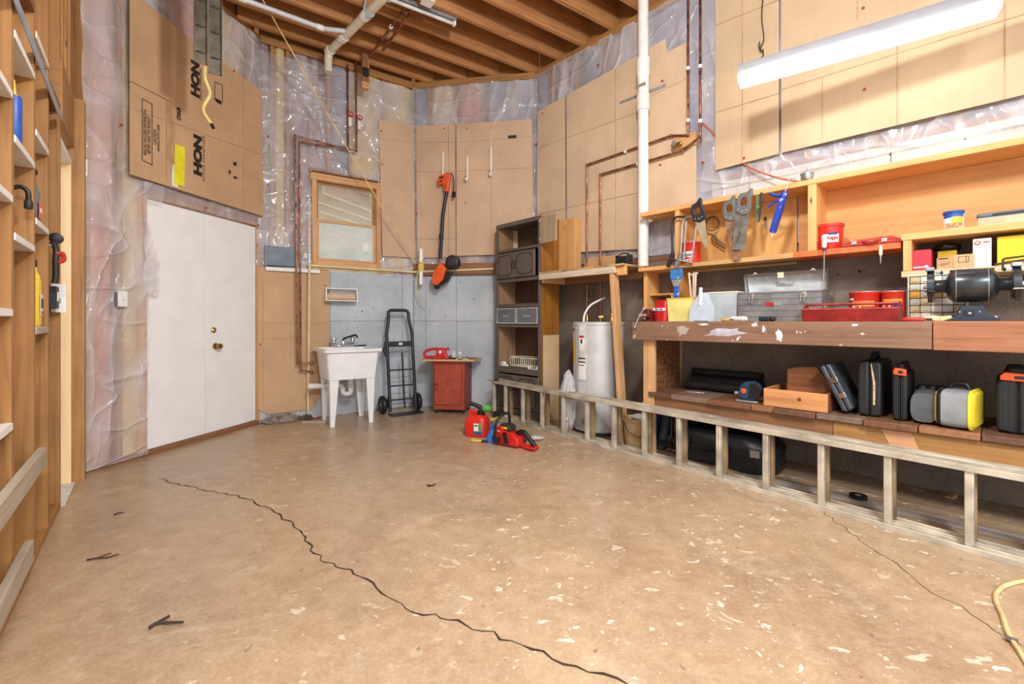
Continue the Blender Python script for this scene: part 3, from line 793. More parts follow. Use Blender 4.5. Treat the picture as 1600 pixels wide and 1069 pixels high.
# copper lines below the joists
for i, (k, lb) in enumerate((([(646,-6),(576,90)], 'left copper line slung across the underside of the joists'), ([(660,-6),(598,78)], 'right copper line slung across the underside of the joists'))):
    pts = [flo(u, v, 4.035) for u, v in k]
    if i == 0: pts.append(pts[-1]+Vector((-.02,.05,-.25)))
    o, q = pipe('copper_pipe', pts, .0105, COPPER, lb, rad=.03, group='copper lines under the joists')
    c = q[0].lerp(q[1], .45); dv_ = (q[1]-q[0]).normalized()
    if i == 0: M().tube([c-dv_*.015, c+dv_*.015], .019, 10).build('pipe_clip', WHITE, o)
p = flo(570, 96, 3.98)
o = thing('pipe_support', 'rough wooden pipe support hanging from a joist above the window', 'bracket', Matrix.Translation((p.x, p.y, 3.70)) @ Matrix.Rotation(JA, 4, 'Z'))
M().box(-.035, .035, -.02, .02, 0, .36).build('hanger_board', DARKW['z'], o, bevel=.003)
M().box(-.03, .03, -.05, -.02, .10, .19).build('clamp', BLACK, o, bevel=.003)
M().box(-.04, .04, -.03, .03, -.03, .04).build('foot_block', PINE['x'], o, bevel=.003)
# short dark lamp housing between the joists, and a ceiling box
a, b_ = flo(606,-6,4.02), flo(712,35,4.02)
o = thing('tube_fixture', 'bare unlit grey tube fixture fixed under a ceiling joist', 'light', Matrix.Translation(a) @ Matrix.Rotation(math.atan2(b_.y-a.y, b_.x-a.x), 4, 'Z'))
ln = (b_-a).length
M().box(0, ln, -.025, .025, 0, .035).build('housing', GREYPL, o, bevel=.004)
M().cyl((.02,0,-.022), (ln-.02,0,-.022), .016, n=12).build('tube', mat((206,206,206), .4), o)
for x in (.015, ln-.015): M().box(x-.012, x+.012, -.02, .02, -.04, 0).build('tube_socket', WHITE, o, bevel=.003)
p = flo(668, 2, 4.0)
o = thing('ceiling_box', 'small white junction box on a ceiling joist', 'box', Matrix.Translation((p.x, p.y, 3.99)) @ Matrix.Rotation(JA, 4, 'Z'))
M().box(-.05, .05, -.05, .05, 0, .065).build('body', WHITE, o, bevel=.006)
M().box(-.055, .055, -.055, .055, -.006, 0).build('cover', WHITE, o, bevel=.002)
# red tube wire from the corner to the shelf, and the metal cup it ends in
p = [pR(1096,190,.05), pR(1112,205,.043), pR(1140,240,.043), pR(1166,258,.043), pR(1176,264,.075), pR(1215,278,.10), pR(1250,284,.16)]
o = M().tube(spline([x-p[0] for x in p], 5), .007, 7).build('red_cable', mat((196,104,80), .5), mw=Matrix.Translation(p[0]))
tag(o, 'red cable sagging from the copper pipes to the shelf top', 'cable')

# ------------------------------------------------------------------ hooks, box, switch, dispenser
for u, vt, vb, lb in ((692,235,284,'white coated wall hook holding the orange edger'),(730,245,284,'empty white wall hook left of its pair'),(767,200,276,'empty white wall hook hung from a string')):
    s, zt = B.at(u, vt, .07); _, zb = B.at(u, vb, .07)
    o = thing('wall_hook', lb, 'hook', B.mat(s, .066, zb), 'white wall hooks')
    h = zt-zb; zz = .34 if vt == 200 else h
    M().tube(spline([(0,0,min(h,.36)),(0,-.005,.1),(0,-.012,.03),(0,-.05,-.0),(0,-.075,.03)], 4), [.011]*16+[.012], 10).build('rod', PVC, o)
    M().cyl((0,-.075,.03), (0,-.082,.05), .009, .006, 8).build('tip', DARK if u > 700 else PVC, o)
    if vt == 200: M().cyl((0,0,.3), (0,.0,h), .003, n=6).build('string', WHITE, o)
s0_, z0_ = S.at(415, 415, .03); s1_, z1_ = S.at(460, 391, .03)
o = thing('panel_box', 'flat grey metal panel box beside the double doors', 'box', S.mat(s0_, .016, z0_))
M().box(0, s1_-s0_, -.05, .0, 0, z1_-z0_+.02).build('body', mat((86,96,108), .45, .3), o, bevel=.004)
M().box(-.012, .006, -.055, .0, -.005, z1_-z0_+.025).build('side_flange', GREYPL, o, bevel=.002)
a = S.at(415, 420, .04); b_ = S.at(500, 424, .04)
o = M().box(0, b_[0]-a[0], -.02, 0, -.02, .02).build('white_trim_strip', WHITE, mw=S.mat(a[0], .021, (a[1]+b_[1])/2), bevel=.003)
tag(o, 'white painted trim strip below the grey panel box', 'trim')
s, z = D.at(195, 467, .075)
o = thing('light_switch', 'white toggle light switch on the plastic covered wall', 'switch', D.mat(s, .058, z))
M().box(-.035, .035, 0, .006, -.058, .058).build('plate', WHITE, o, bevel=.003)
M().box(-.006, .006, -.014, 0, -.006, .014).build('toggle', WHITE, o, bevel=.002)
M().box(-.03, .03, .006, .055, -.05, .05).build('switch_box', GREYPL, o)
s0_, z0_ = S.at(509, 470, .12); s1_, z1_ = S.at(559, 452, .12)
o = thing('dispenser_box', 'small open white shelf box on the concrete above the sink', 'shelf', S.mat(s0_, 0.002, z0_))
W_, H_ = s1_-s0_, .145
m = M().box(0, W_, -.12, 0, 0, .012).box(0, W_, -.12, 0, H_-.012, H_).box(0, .012, -.12, 0, .012, H_-.012).box(W_-.012, W_, -.12, 0, .012, H_-.012)
m.build('frame', WHITE, o, bevel=.002); M().box(.012, W_-.012, -.006, -.0, .012, H_-.012).build('back_panel', WHITE, o)
M().lathe([(.036,0),(.036,W_-.04)], (.02, -.06, .05), (1,0,0), 18).build('brown_roll', CARD_B, o)

# ------------------------------------------------------------------ hanging gear near the ceiling
c = Vector(((325-800)/700*3.3, 3.3, 0))
zb = EYE + (502-112)*3.3/700
o = thing('hanging_channels', 'pair of ribbed grey metal channels hanging from the joists by the doors', 'metal channels', Matrix.Translation((c.x, c.y, zb)) @ Matrix.Rotation(R_(35), 4, 'Z'))
GM = mat((112,106,92), .45, .5, var=.18)
hh = 4.04-zb
for i, x in enumerate((-.045, .045)):
    y = -.01 if i == 0 else .02
    M().box(x-.042, x+.042, y-.004, y+.004, 0 if i else .04, hh).build('channel', GM, o, bevel=.002)
    m = M()
    for e in (-.042, .038): m.box(x+e, x+e+.004, y-.028, y, 0 if i else .04, hh)
    m.build('flange', GM, o)
    k = .12
    while k < hh-.06:
        M().ball((x, y-.004, k), .03, 1, .35, .28, 10).build('embossed_rib', mat((84,80,72), .5, .5), o); k += .19
a = c + Vector((.0,-.03,0)); a.z = zb+.02
pts = [a, a+Vector((.0,0,-.09)), a+Vector((.035,0,-.20)), a+Vector((-.015,0,-.31)), a+Vector((.045,0,-.42))]
o = thing('rope_end', 'short yellow rope dangling below the grey metal channels', 'rope', Matrix.Translation(pts[0]))
q = spline([x-pts[0] for x in pts], 6)
M().tube(q, .011, 8).build('rope', mat((240,218,140), .8), o)
M().cyl(q[-1], q[-1]+Vector((.015,0,-.03)), .012, n=8).build('taped_end', BLACK, o)
# long cord from the joists to the cleat
t0 = Vector(((407-800)/700*4.15, 4.15, EYE+(502+6)*4.15/700)); t1 = pS(646, 402, .16)
t1 = B.pt(.055, .10, B.at(657,410,.1)[1])
o = thing('pull_cord', 'long taut yellow cord running from the joists down to the wall cleat', 'cord', Matrix.Translation(t0))
mid = t0.lerp(t1, .5) + Vector((0,0,-.02))
M().tube(spline([Vector((0,0,0)), mid-t0, t1-t0], 8), .0065, 6).build('cord', mat((232,204,128), .8), o)
cs, cz = B.at(658, 417, .10)
o = thing('cord_cleat', 'white pipe cleat wound with yellow cord beside the edger', 'cleat', B.mat(cs, .105, cz))
M().cyl((0,0,-.22), (0,0,.22), .024, n=14).build('rod', PVC, o)
q = [(.032*math.cos(t*.9), .032*math.sin(t*.9), -.06+.125*(t/60) + .02*math.sin(t*.45)) for t in range(61)]
M().tube(q, .009, 6).build('wound_cord', mat((236,206,110), .8), o)
q = spline([(-.02,-.03,-.05),(-.05,-.03,-.18),(-.045,-.02,-.3),(.0,-.01,-.42),(.06,.0,-.48)], 6)
M().tube(q, .006, 6).build('loose_tail', mat((226,208,160), .8), o)
M().box(-.02, .02, .024, .05, .10, .13).build('mount', WHITE, o)
# ------------------------------------------------------------------ things standing in the left partition
def pL(u, v, y):
    """point seen at (u,v) in the plane y behind the stud faces"""
    s, z = L.at(u, v, -y); return s, z
def inL(name, label, cat, i, f, z, y=.045):
    s = studs[i]+.02+(studs[i+1]-studs[i]-.04)*f
    return thing(name, label, cat, L.mat(s, -y, z))
o = inL('caulk_tube', 'blue caulk tube standing on a stud shelf', 'tube', 3, .50, 1.766, .030)
M().lathe([(.022,0),(.024,.005),(.024,.20),(.022,.205)], n=16).build('tube', mat((36,92,190), .4), o)
M().lathe([(.02,.205),(.008,.215),(.004,.27)], n=12).build('nozzle', YELLOW, o)
o = inL('yellow_roller', 'small yellow handled brush beside the blue caulk tube', 'brush', 3, .80, 1.766, .012)
M().tube([(0,0,.008),(0.03,0,.012),(.07,.01,.03)], .009, 8).build('handle', YELLOW, o); M().box(-.03,.0,-.006,.006,.0,.014).build('bristles', DARK, o)
o = inL('coiled_wire', 'small coil of grey green wire on a stud shelf', 'wire', 4, .3, 1.926, .03)
for k in range(5): M().tube([(.03*math.cos(t*math.pi/7), .012*math.sin(t*2)*.3, .06+k*.035+.07*math.sin(t*math.pi/7)) for t in range(14)], .004, 5, True).build('loop', mat((120,140,140), .5, .4), o)
o = inL('yellow_bottle', 'yellow oil bottle with a dark cap on the lowest stud shelf', 'bottle', 4, .42, 1.046, .03)
m = M()
sec = [(0,.040,.026),(.01,.046,.031),(.20,.046,.031),(.235,.038,.027),(.255,.020,.018),(.275,.018,.017)]
def oval(m, sec, n=20, pw=2.6):
    rings = []
    for z, a, b_ in sec:
        ring = []
        for k in range(n):
            t = 2*math.pi*k/n; ct, st = math.cos(t), math.sin(t)
            ring.append(m.bm.verts.new((a*math.copysign(abs(ct)**(2/pw), ct), b_*math.copysign(abs(st)**(2/pw), st), z)))
        rings.append(ring)
    for A, B_ in zip(rings, rings[1:]):
        for k in range(n): m.bm.faces.new((A[k], A[(k+1)%n], B_[(k+1)%n], B_[k]))
    m.bm.faces.new(rings[0][::-1]); m.bm.faces.new(rings[-1]); return m
oval(m, sec).build('body', mat((240,206,60), .4, var=.04), o)
M().lathe([(.017,.272),(.018,.276),(.018,.305),(.015,.31)], n=14).build('cap', DARK, o)
for sy in (-1,): M().box(-.03, .03, -.0335, -.0315, .05, .15).build('label', mat((232,232,228), .5), o); M().box(-.022,.022,-.0345,-.0335,.085,.13).build('label_print', DARK, o); M().box(-.022,.022,-.0345,-.0335,.055,.072).build('label_band', RED, o)
o = inL('spray_gun', 'grey nozzle jug with an orange label on a stud shelf', 'bottle', 4, .35, 1.531, .03)
oval(M(), [(0,.04,.026),(.01,.045,.03),(.13,.045,.03),(.16,.03,.022),(.19,.018,.018)]).build('body', mat((116,120,128), .4), o)
M().box(-.035,.035,-.033,-.031,.01,.085).build('label', ORANGE, o)
text('LITE', .026, WHITE, o, Matrix.Translation((0,-.0335,.05)) @ FACE, bold=.001)
M().tube(spline([(0,0,.19),(0,-.005,.215),(-.02,-.012,.225),(-.045,-.016,.215)], 4), .013, 10).build('trigger_head', BLACK, o)
o = inL('clamp_tool', 'black clamp with a red grip hanging on a stud', 'clamp', 5, .3, 1.22, .0)
M().tube(spline([(0,-.0,.27),(.01,-.012,.23),(0,-.012,.17),(0,-.012,.09),(0,-.008,.05)], 4), .013, 10).build('body', DARK, o)
M().lathe([(.02,0),(.028,.004),(.028,.035),(.02,.04)], (0,-.012,.29), (1,0,0), 14).build('jaw', BLACK, o)
M().tube(spline([(0,-.012,.205),(.01,-.035,.21),(.01,-.04,.175),(0,-.012,.16)], 5), .011, 8).build('grip', RED, o)
M().cyl((0,-.005,.25),(0,.05,.25), .004, n=6).build('peg', STEEL, o)
o = inL('hose_end', 'black hose nozzle hanging over a stud shelf', 'hose', 3, .80, 1.60, .03)
M().tube(spline([(0,.03,.02),(0,.0,.035),(0,-.022,.02),(0,-.025,-.02)], 5), .009, 8).build('hose', BLACK, o)
M().lathe([(.011,0),(.014,.004),(.014,.03),(.009,.04)], (0,-.025,-.055), (0,0,1), 12).build('nozzle', DARK, o)
s = DW0-.13
o = thing('outlet_box', 'dark outlet box with a white plate on the stud by the doorway', 'outlet', L.mat(s, .0, 1.14))
M().box(-.05, .05, -.004, .06, 0, .12).build('box', DARK, o, bevel=.003)
M().box(.075, .082, -.03, .03, -.02, .14).build('white_card', WHITE, o); M().box(.05,.076,-.01,.0,.04,.06).build('bracket', STEEL, o)
M().box(-.02, .02, -.007, -.004, .04, .09).build('label', WHITE, o)
# grey metal strap running diagonally across the studs
a = L.pt(L.at(17,-20,.012)[0], .012, L.at(17,-20,.012)[1]); b_ = L.pt(L.at(96,186,.012)[0], .012, L.at(96,186,.012)[1])
o = M()
o.bar((0,0,0), b_-a, .05, .004, L.ey)
o = o.build('metal_strap', mat((164,178,196), .35, .25, var=.1), mw=Matrix.Translation(a))
tag(o, 'grey metal brace strap running diagonally over the left studs', 'strap')
# ------------------------------------------------------------------ the long workbench on the right wall
def rs(u, d): return R.at(u, 500, d)[0]
BD = .66
b0 = rs(988, BD); BT = 1.068
BEND = 6.2
bench = thing('workbench', 'long wooden workbench with a paint splashed front board', 'workbench', R.mat(b0, 0, 0))
FRONT = wood((142,108,86), (104,74,56), 'x', rough=.7, paint=(232,230,232)); FRONT2 = wood((166,112,78), (122,76,50), 'x', rough=.7)
bs = rs(1457, BD)-b0
M().box(0, bs-.002, -BD, -BD+.038, BT-.147, BT-.002).build('front_board', FRONT, bench, bevel=.003)
M().box(bs+.002, BEND-b0, -BD-.003, -BD+.038, BT-.150, BT+.003).build('front_board', FRONT2, bench, bevel=.003)
TOPW = wood((186,150,112), (140,106,76), 'x', rough=.7, paint=(214,190,150))
for k in range(4): M().box(.01, BEND-b0, -BD+.040+k*.152, -BD+.190+k*.152, BT-.040, BT-.001).build('top_plank', TOPW, bench, bevel=.002)
# paint splashes on the front
def splash(u, v, r, seed, m_=WHITE, sx=1.0, sz=1.0):
    s, z = R.at(u, v, BD+.001); rnd = random.Random(seed); pts = []
    for k in range(22):
        a = 2*math.pi*k/22; rr = r*(.55+.45*abs(noise.noise(Vector((math.cos(a)*1.5, math.sin(a)*1.5, seed)))) + (.5*rnd.random() if rnd.random() > .8 else 0))
        pts.append((s-b0+rr*math.cos(a)*sx, max(BT-.145, min(BT-.004, z+rr*math.sin(a)*sz))))
    M().prism(pts, -BD-.0012, -BD-.0002, 'xz').build('paint_splash', m_, bench)
LAV = mat((190,186,198), .6, var=.12, sc=30)
splash(1066,516,.055,1, mat((176,166,152), .6, var=.08), 1.1, 1.0); splash(1130,520,.06,2,LAV,2.6,.7); splash(1218,524,.036,3,WHITE,.8,1.4); splash(1193,514,.014,4,WHITE,1,2); splash(1336,508,.012,5,WHITE,2,.7); splash(1100,507,.02,8,WHITE,2.5,.5)
# legs with OSB end panel
OSB = mat((120,76,44), .8, var=.38, sc=38)
M().box(.07, .165, -BD+.05, -BD+.09, 0, BT-.045).build('leg', PINE['z'], bench, bevel=.003)
M().box(.07, .108, -.09, -.01, 0, BT-.045).build('leg', PINE['z'], bench, bevel=.003)
M().box(.110, .122, -BD+.091, -.09, .30, BT-.045).build('end_panel', OSB, bench)
for x in (rs(1840, BD)-b0, BEND-b0-.2): M().box(x, x+.09, -BD+.05, -BD+.09, 0, BT-.045).build('leg', PINE['z'], bench, bevel=.003)
x = rs(1072, .1)-b0
M().box(x-.14, x-.09, -.06, -.012, .508, BT-.045).build('back_post', DARKW['z'], bench, bevel=.003)
# lower shelf: a rail with odd planks laid across it
SH = .505
rail_d = .60
M().box(.124, 1.35, -rail_d, -rail_d+.038, SH-.165, SH-.040).build('shelf_rail', DARKW['x'], bench, bevel=.003)
M().box(1.352, BEND-b0, -rail_d, -rail_d+.038, SH-.170, SH-.042).build('shelf_rail', STUD['x'], bench, bevel=.003)
M().box(.124, BEND-b0, -.05, -.012, SH-.165, SH-.040).build('back_rail', DARKW['x'], bench)
rnd = random.Random(4); x = .124; woods = [DARKW['y'], GREYW['y'], DARKW['y'], STUD['y'], GREYW['y']]
k = 0
while x < BEND-b0-.2:
    w_ = rnd.choice([.14,.19,.235,.29])
    M().box(x+.002, x+w_-.002, -rail_d-.02-rnd.random()*.03, -.02, SH-.038, SH-rnd.random()*.003).build('shelf_plank', [wood((112,76,56),(76,50,38),'y'), wood((130,106,90),(96,76,62),'y'), wood((126,84,56),(88,56,38),'y'), wood((152,106,70),(112,74,46),'y')][k % 4], bench, bevel=.004)
    x += w_; k += 1
x = rs(1395, rail_d)-b0
M().hexa([(x,-rail_d-.002,SH-.165),(x+.12,-rail_d-.002,SH-.165),(x+.12,-rail_d,SH-.165),(x,-rail_d,SH-.165)], [(x-.05,-rail_d-.002,SH-.05),(x+.08,-rail_d-.002,SH-.05),(x+.08,-rail_d,SH-.05),(x-.05,-rail_d,SH-.05)]).build('pale_patch', wood((214,160,120), (190,134,96), 'x'), bench)

# ------------------------------------------------------------------ shelving above the bench
UD = .30
u0 = rs(1000, UD)
sv = thing('wall_shelving', 'open pine shelving with a plywood back above the workbench', 'shelving', R.mat(u0, 0, 0))
TZ = 2.005
SPRUCE = wood((232,178,112), (200,140,80), 'x'); SPRUCEZ = wood((232,178,112), (200,140,80), 'z')
PLY = wood((228,176,106), (204,146,82), 'z', rough=.55, sc=.35)
PLY2 = wood((222,160,96), (196,130,72), 'x', rough=.55, sc=.4)
xs_ = rs(1262, UD)-u0
pxs = rs(1005,.165)-u0+.06
M().prism([(0,-UD),(BEND-u0,-UD),(BEND-u0,-.012),(pxs,-.012),(pxs,-.222),(0,-.222)], TZ, TZ+.038, 'xy').build('top_shelf', SPRUCE, sv, bevel=.003)
x1 = rs(1054, UD)-u0
M().box(x1, x1+.038, -UD+.004, -.03, 1.552, TZ-.001).build('upright', SPRUCEZ, sv, bevel=.002)
M().box(xs_, xs_+.05, -UD+.002, -.03, 1.552, TZ-.001).build('upright', SPRUCEZ, sv, bevel=.002)
xm = rs(1245, .03)-u0
M().box(x1+.02, xm, -.028, -.012, 1.30 if False else 1.50, TZ-.002).build('plywood_back', PLY, sv)
M().box(xm+.012, BEND-u0, -.028, -.012, 1.56, TZ-.002).build('plywood_back', PLY2, sv)
xe = rs(1408, UD)-u0
xo = rs(1240, UD)-u0
M().box(x1, xo, -UD, -.03, 1.515, 1.550).build('middle_shelf', wood((206,162,108), (166,120,74), 'x', paint=(190,180,160)), sv, bevel=.003)
M().box(xo+.002, xe, -UD-.004, -.03, 1.513, 1.552).build('middle_shelf', mat((236,112,58), .5, var=.12, sc=14), sv, bevel=.003)
# the stepped unit at the right end
XD = .34
xr0 = rs(1408, XD)-u0
GOLD = wood((226,182,116), (192,146,84), 'x', rough=.65, paint=(236,226,206))
M().box(xr0, BEND-u0, -XD, -.03, 1.553, 1.592).build('right_shelf', GOLD, sv, bevel=.003)
M().box(xr0, BEND-u0, -XD, -.03, 1.333, 1.368).build('right_lower_shelf', wood((222,200,164), (190,166,130), 'x', paint=(240,240,236)), sv, bevel=.003)
M().box(xr0+.008, xr0+.046, -XD+.002, -.03, 1.369, 1.552).build('end_block', SPRUCEZ, sv, bevel=.003)
xq = rs(1545, .40)-u0
# left bookcase between bench and shelf
M().box(0+.0, .036, -.24, -.02, BT+.001, 1.514).build('bookcase_side', SPRUCEZ, sv, bevel=.002)
M().box(.037, x1+.0, -.20, -.02, 1.30, 1.318).build('small_shelf', SPRUCE, sv, bevel=.002)
M().box(x1, x1+.022, -.22, -.03, BT+.001, 1.514).build('bookcase_side', wood((222,150,70), (190,118,44), 'z'), sv, bevel=.002)
M().box(-.02, x1, -UD, -.03, 1.515, 1.55).build('middle_shelf', SPRUCE, sv, bevel=.003)
m = M()
for k in range(8): m.box(xs_-.004, xs_-.001, -UD+.02, -UD+.05, 1.58+k*.05, 1.592+k*.05)
o = m.build('shelf_pin_holes', DARK, sv); o['kind'] = 'stuff'
# tin cup standing on the top shelf
s, z = R.at(1261, 290, .27)
o = thing('tin_cup', 'small tin cup with a spike standing on the edge of the top shelf', 'tin', R.mat(s, .27, TZ+.039))
TIN = mat((170,172,170), .35, .8, var=.1)
M().lathe([(.036,0),(.038,.004),(.038,.05),(.036,.052)], n=20).build('cup', TIN, o); M().tube([(.039*math.cos(t*math.pi/10), .039*math.sin(t*math.pi/10), .045) for t in range(20)], .003, 6, True).build('rim', TIN, o)
M().lathe([(.018,.052),(.012,.06),(.004,.075),(.002,.095)], n=10).build('spike', TIN, o)

# ------------------------------------------------------------------ table over the heater
TD = .53
t0 = R.at(842, 416, TD)[0]; t1 = u0-.025; tz = 1.557
tb = thing('heater_table', 'plank table on a leaning post over the water heater', 'table', R.mat(t0, 0, 0))
M().box(0, t1-t0, -TD, -.115, tz-.0, tz+.018).build('tabletop', wood((206,170,120), (160,122,80), 'x', stain=(120,100,76)), tb, bevel=.002)
tf = R.at(960, 410, TD)[0]-t0
M().box(0, tf, -TD, -TD+.036, tz-.060, tz-.001).build('apron', wood((216,202,180), (184,164,140), 'x'), tb, bevel=.003)
M().box(tf+.002, t1-t0, -TD+.03, -TD+.068, tz-.080, tz-.001).build('apron', SPRUCE, tb, bevel=.003)
M().box(.02, t1-t0, -.155, -.117, tz-.09, tz-.001).build('back_rail', DARKW['x'], tb, bevel=.003)
M().box(.0, .036, -TD+.038, -.157, tz-.09, tz-.001).build('side_rail', PINE['y'], tb, bevel=.003)
pa = R.pt(*[R.at(953, 410, TD)[0], TD-.055, tz-.002]); pb_ = R.pt(R.at(972, 690, TD)[0], TD-.03, 0)
mw = R.mat(t0,0,0).inverted()
M().bar(mw @ pb_, mw @ pa, .089, .038, (1,0,0)).build('leaning_post', PINE['z'], tb, bevel=.003)
s, z = R.at(975, 388, .34)
o = thing('black_caddy', 'small black plastic caddy on the plank table', 'caddy', R.mat(s, .34, tz+.019))
m = M().box(-.065,.065,-.045,.045,0,.012).box(-.065,-.058,-.045,.045,.012,.10).box(.058,.065,-.045,.045,.012,.10).box(-.058,.058,-.045,-.038,.012,.075).box(-.058,.058,.038,.045,.012,.10)
m.build('tray', BLACK, o, bevel=.004); M().tube(arc3 if False else [(.055*math.cos(R_(a)), 0, .095+.02*math.sin(R_(a))) for a in range(0,181,20)], .006, 6).build('handle', BLACK, o); M().box(-.05,.02,-.03,.03,.0125,.09).build('insert', DARK, o, bevel=.006)

# ------------------------------------------------------------------ tall kitchen cabinet
KD = .45; kd0 = .17
k0 = rs(777, KD); k1 = R.at(846, 500, KD)[0]; KW = k1-k0
kb = thing('tall_cabinet', 'tall dark kitchen cabinet shell with open niches and carved doors', 'cabinet', R.mat(k0, KD, 0))
KC = {a: wood((104,92,84), (72,62,56), a, rough=.5) for a in 'xyz'}; KIN = wood((164,130,96), (130,98,68), 'z', rough=.6); KSIDE = wood((158,104,36), (108,68,24), 'z', rough=.5); KBACK = wood((92,66,48), (64,44,32), 'z')
kz = lambda v: R.at(777, v, KD)[1]
TZK = kz(353); dep = KD-kd0
M().box(0, .02, .001, dep, 0.0, TZK).build('side_panel', KIN, kb, bevel=.002)
M().box(KW-.02, KW, .001, dep, 0.0, TZK).build('side_panel', KSIDE, kb, bevel=.002)
M().box(.021, KW-.021, dep-.008, dep, .02, TZK-.01).build('back_panel', KBACK, kb)
zb_ = [0.10, kz(572), kz(512), kz(479), kz(442), kz(397), TZK-.015]
for z in (.10, kz(573), kz(508), kz(477), kz(438), kz(394), TZK-.02):
    M().box(.021, KW-.021, .002, dep-.01, z-.009, z+.009).build('shelf', KC['x'], kb)
ff = M()
fr_ = .034
for x in (0, KW-fr_): M().box(x, x+fr_, -.018, .0, .0, TZK).build('face_stile', KC['z'], kb, bevel=.002)
for z, h in ((TZK-.045,.045),(kz(397),.03),(kz(443),.035),(kz(481),.022),(kz(511),.035),(kz(580),.05),(.0,.10)):
    M().box(fr_+.001, KW-fr_-.001, -.017, -.0, z, z+h).build('face_rail', KC['x'], kb, bevel=.002)
def carved_door(x0, x1, z0, z1, side):
    o = M().box(x0, x1, -.037, -.019, z0, z1).build('door', KC['z'], kb, bevel=.004)
    a, b_ = x0+.035, x1-.035; c, d_ = z0+.03, z1-.03; n = .045
    pts = [(a+n,c),(b_-n,c),(b_-n*.5,c+n*.4),(b_,c+n),(b_,d_-n),(b_-n*.5,d_-n*.4),(b_-n,d_),(a+n,d_),(a+n*.5,d_-n*.4),(a,d_-n),(a,c+n),(a+n*.5,c+n*.4)]
    M().tube([(p[0], -.038, p[1]) for p in pts], .0045, 6, True).build('carved_moulding', DARK, o)
    px_ = x1-.02 if side > 0 else x0+.02
    zc = (z0+z1)/2 if z0 > 1 else z1-.12
    M().tube([(px_,-.037,zc-.045),(px_,-.058,zc-.03),(px_,-.058,zc+.03),(px_,-.037,zc+.045)], .005, 6).build('pull_handle', mat((52,44,38), .4, .7), o)
xm_ = fr_+.01+(KW-2*fr_-.02)*.5-.02
carved_door(.008, xm_-.004, kz(437), kz(399), 1); carved_door(xm_+.004, KW-.065, kz(437), kz(399), -1)
carved_door(.012, KW/2-.003, .11, kz(582), 1); carved_door(KW/2+.003, KW-.012, .11, kz(582), -1)
# drawers with grey fronts
for x0, x1 in ((.03, KW/2-.006), (KW/2+.006, KW-.03)):
    o = M().box(x0, x1, -.030, -.0185, kz(506), kz(482)).build('drawer', mat((120,122,128), .3, .3, var=.06), kb, bevel=.006)
    m = M(); a, b_, c, d_ = x0+.004, x1-.004, kz(505), kz(483)
    m.tube([(a,-.031,c),(b_,-.031,c),(b_,-.031,d_),(a,-.031,d_)], .006, 6, True); m.build('drawer_rim', mat((206,208,212), .35), o)
    text('Signature', .034, mat((196,196,200), .5), o, Matrix.Translation(((x0+x1)/2, -.0312, (kz(506)+kz(482))/2)) @ FACE, sx=.9)
# top door swung wide open
o = thing('x', None, None)
bpy.data.objects.remove(o)
dz0, dz1 = kz(394)+.0, TZK-.03
do = M().box(.003, .255, -.010, .008, dz0, dz1).build('open_door', wood((176,156,128), (148,128,102), 'z', rough=.7), kb, mw=Matrix.Translation((KW+.002, -.024, 0)) @ Matrix.Rotation(R_(-6), 4, 'Z'), bevel=.003)
for z in (dz0+.04, dz1-.05): M().cyl((.004,-.006,z), (.004,-.006,z+.03), .008, n=8).build('hinge', STEEL, do)
# dish rack and odd bits on the cabinet shelf
o = thing('dish_rack', 'cream wire dish rack in the lower cabinet niche', 'rack', kb.matrix_world @ Matrix.Translation((.15, .07, kz(573)+.0095)))
CRW = mat((236,230,206), .5)
m = M(); w_, d_, h_ = .46, .17, .11
for k in range(15): m = M().tube([(w_*k/14,0,h_),(w_*k/14,.0,.012),(w_*k/14,d_,.012),(w_*k/14,d_,h_)], .0035, 5); m.build('wire', CRW, o)
M().tube([(0,0,h_),(w_,0,h_),(w_,d_,h_),(0,d_,h_)], .005, 6, True).build('rim_wire', CRW, o); M().tube([(0,0,.012),(w_,0,.012),(w_,d_,.012),(0,d_,.012)], .005, 6, True).build('base_wire', CRW, o)
o = thing('white_bracket', 'white plastic bracket at the left of the dish rack', 'bracket', kb.matrix_world @ Matrix.Translation((.085, .03, kz(573)+.0095)))
M().box(-.03,.05,-.01,.03,0,.022).build('arm', WHITE, o, bevel=.006); M().cyl((-.02,-.012,.028),(-.02,.032,.028),.027,n=16).build('hub', WHITE, o); M().cyl((-.02,-.0135,.028),(-.02,-.0125,.028),.008,n=10).build('hole', DARK, o)
o = thing('white_tray', 'white plastic tray at the right of the dish rack', 'tray', kb.matrix_world @ Matrix.Translation((KW-.13, -.005, kz(573)+.0095)))
M().prism([(-.07,0),(.07,0),(.075,.04),(.06,.045),(.055,.012),(-.055,.012),(-.065,.035),(-.078,.03)], 0, .06, 'xz').build('body', mat((226,236,244), .4), o, bevel=.003); M().box(-.05,.05,.005,.055,.0125,.018).build('insert', GREYPL, o)
# plywood box standing behind the cabinet
pz0, pz1 = tz+.02, kz(352)-.02
o = M().box(.02, .36, -.155, -.055, pz0, pz1).build('plywood_box', wood((222,170,112), (196,140,84), 'z', rough=.6, sc=.6), mw=R.mat(k1-.14,0.008,0), bevel=.003)
tag(o, 'tall pale plywood box beside the top of the cabinet', 'box')
# cardboard piece leaning on the cabinet flank
o = M().box(0, .006, -.25, .0, 0, .92).build('cardboard_flat', cardboard((222,190,148)), mw=R.mat(k1+.012, .19, .002), bevel=.001)
tag(o, 'pale cardboard flat leaning on the cabinet side by the heater', 'cardboard')

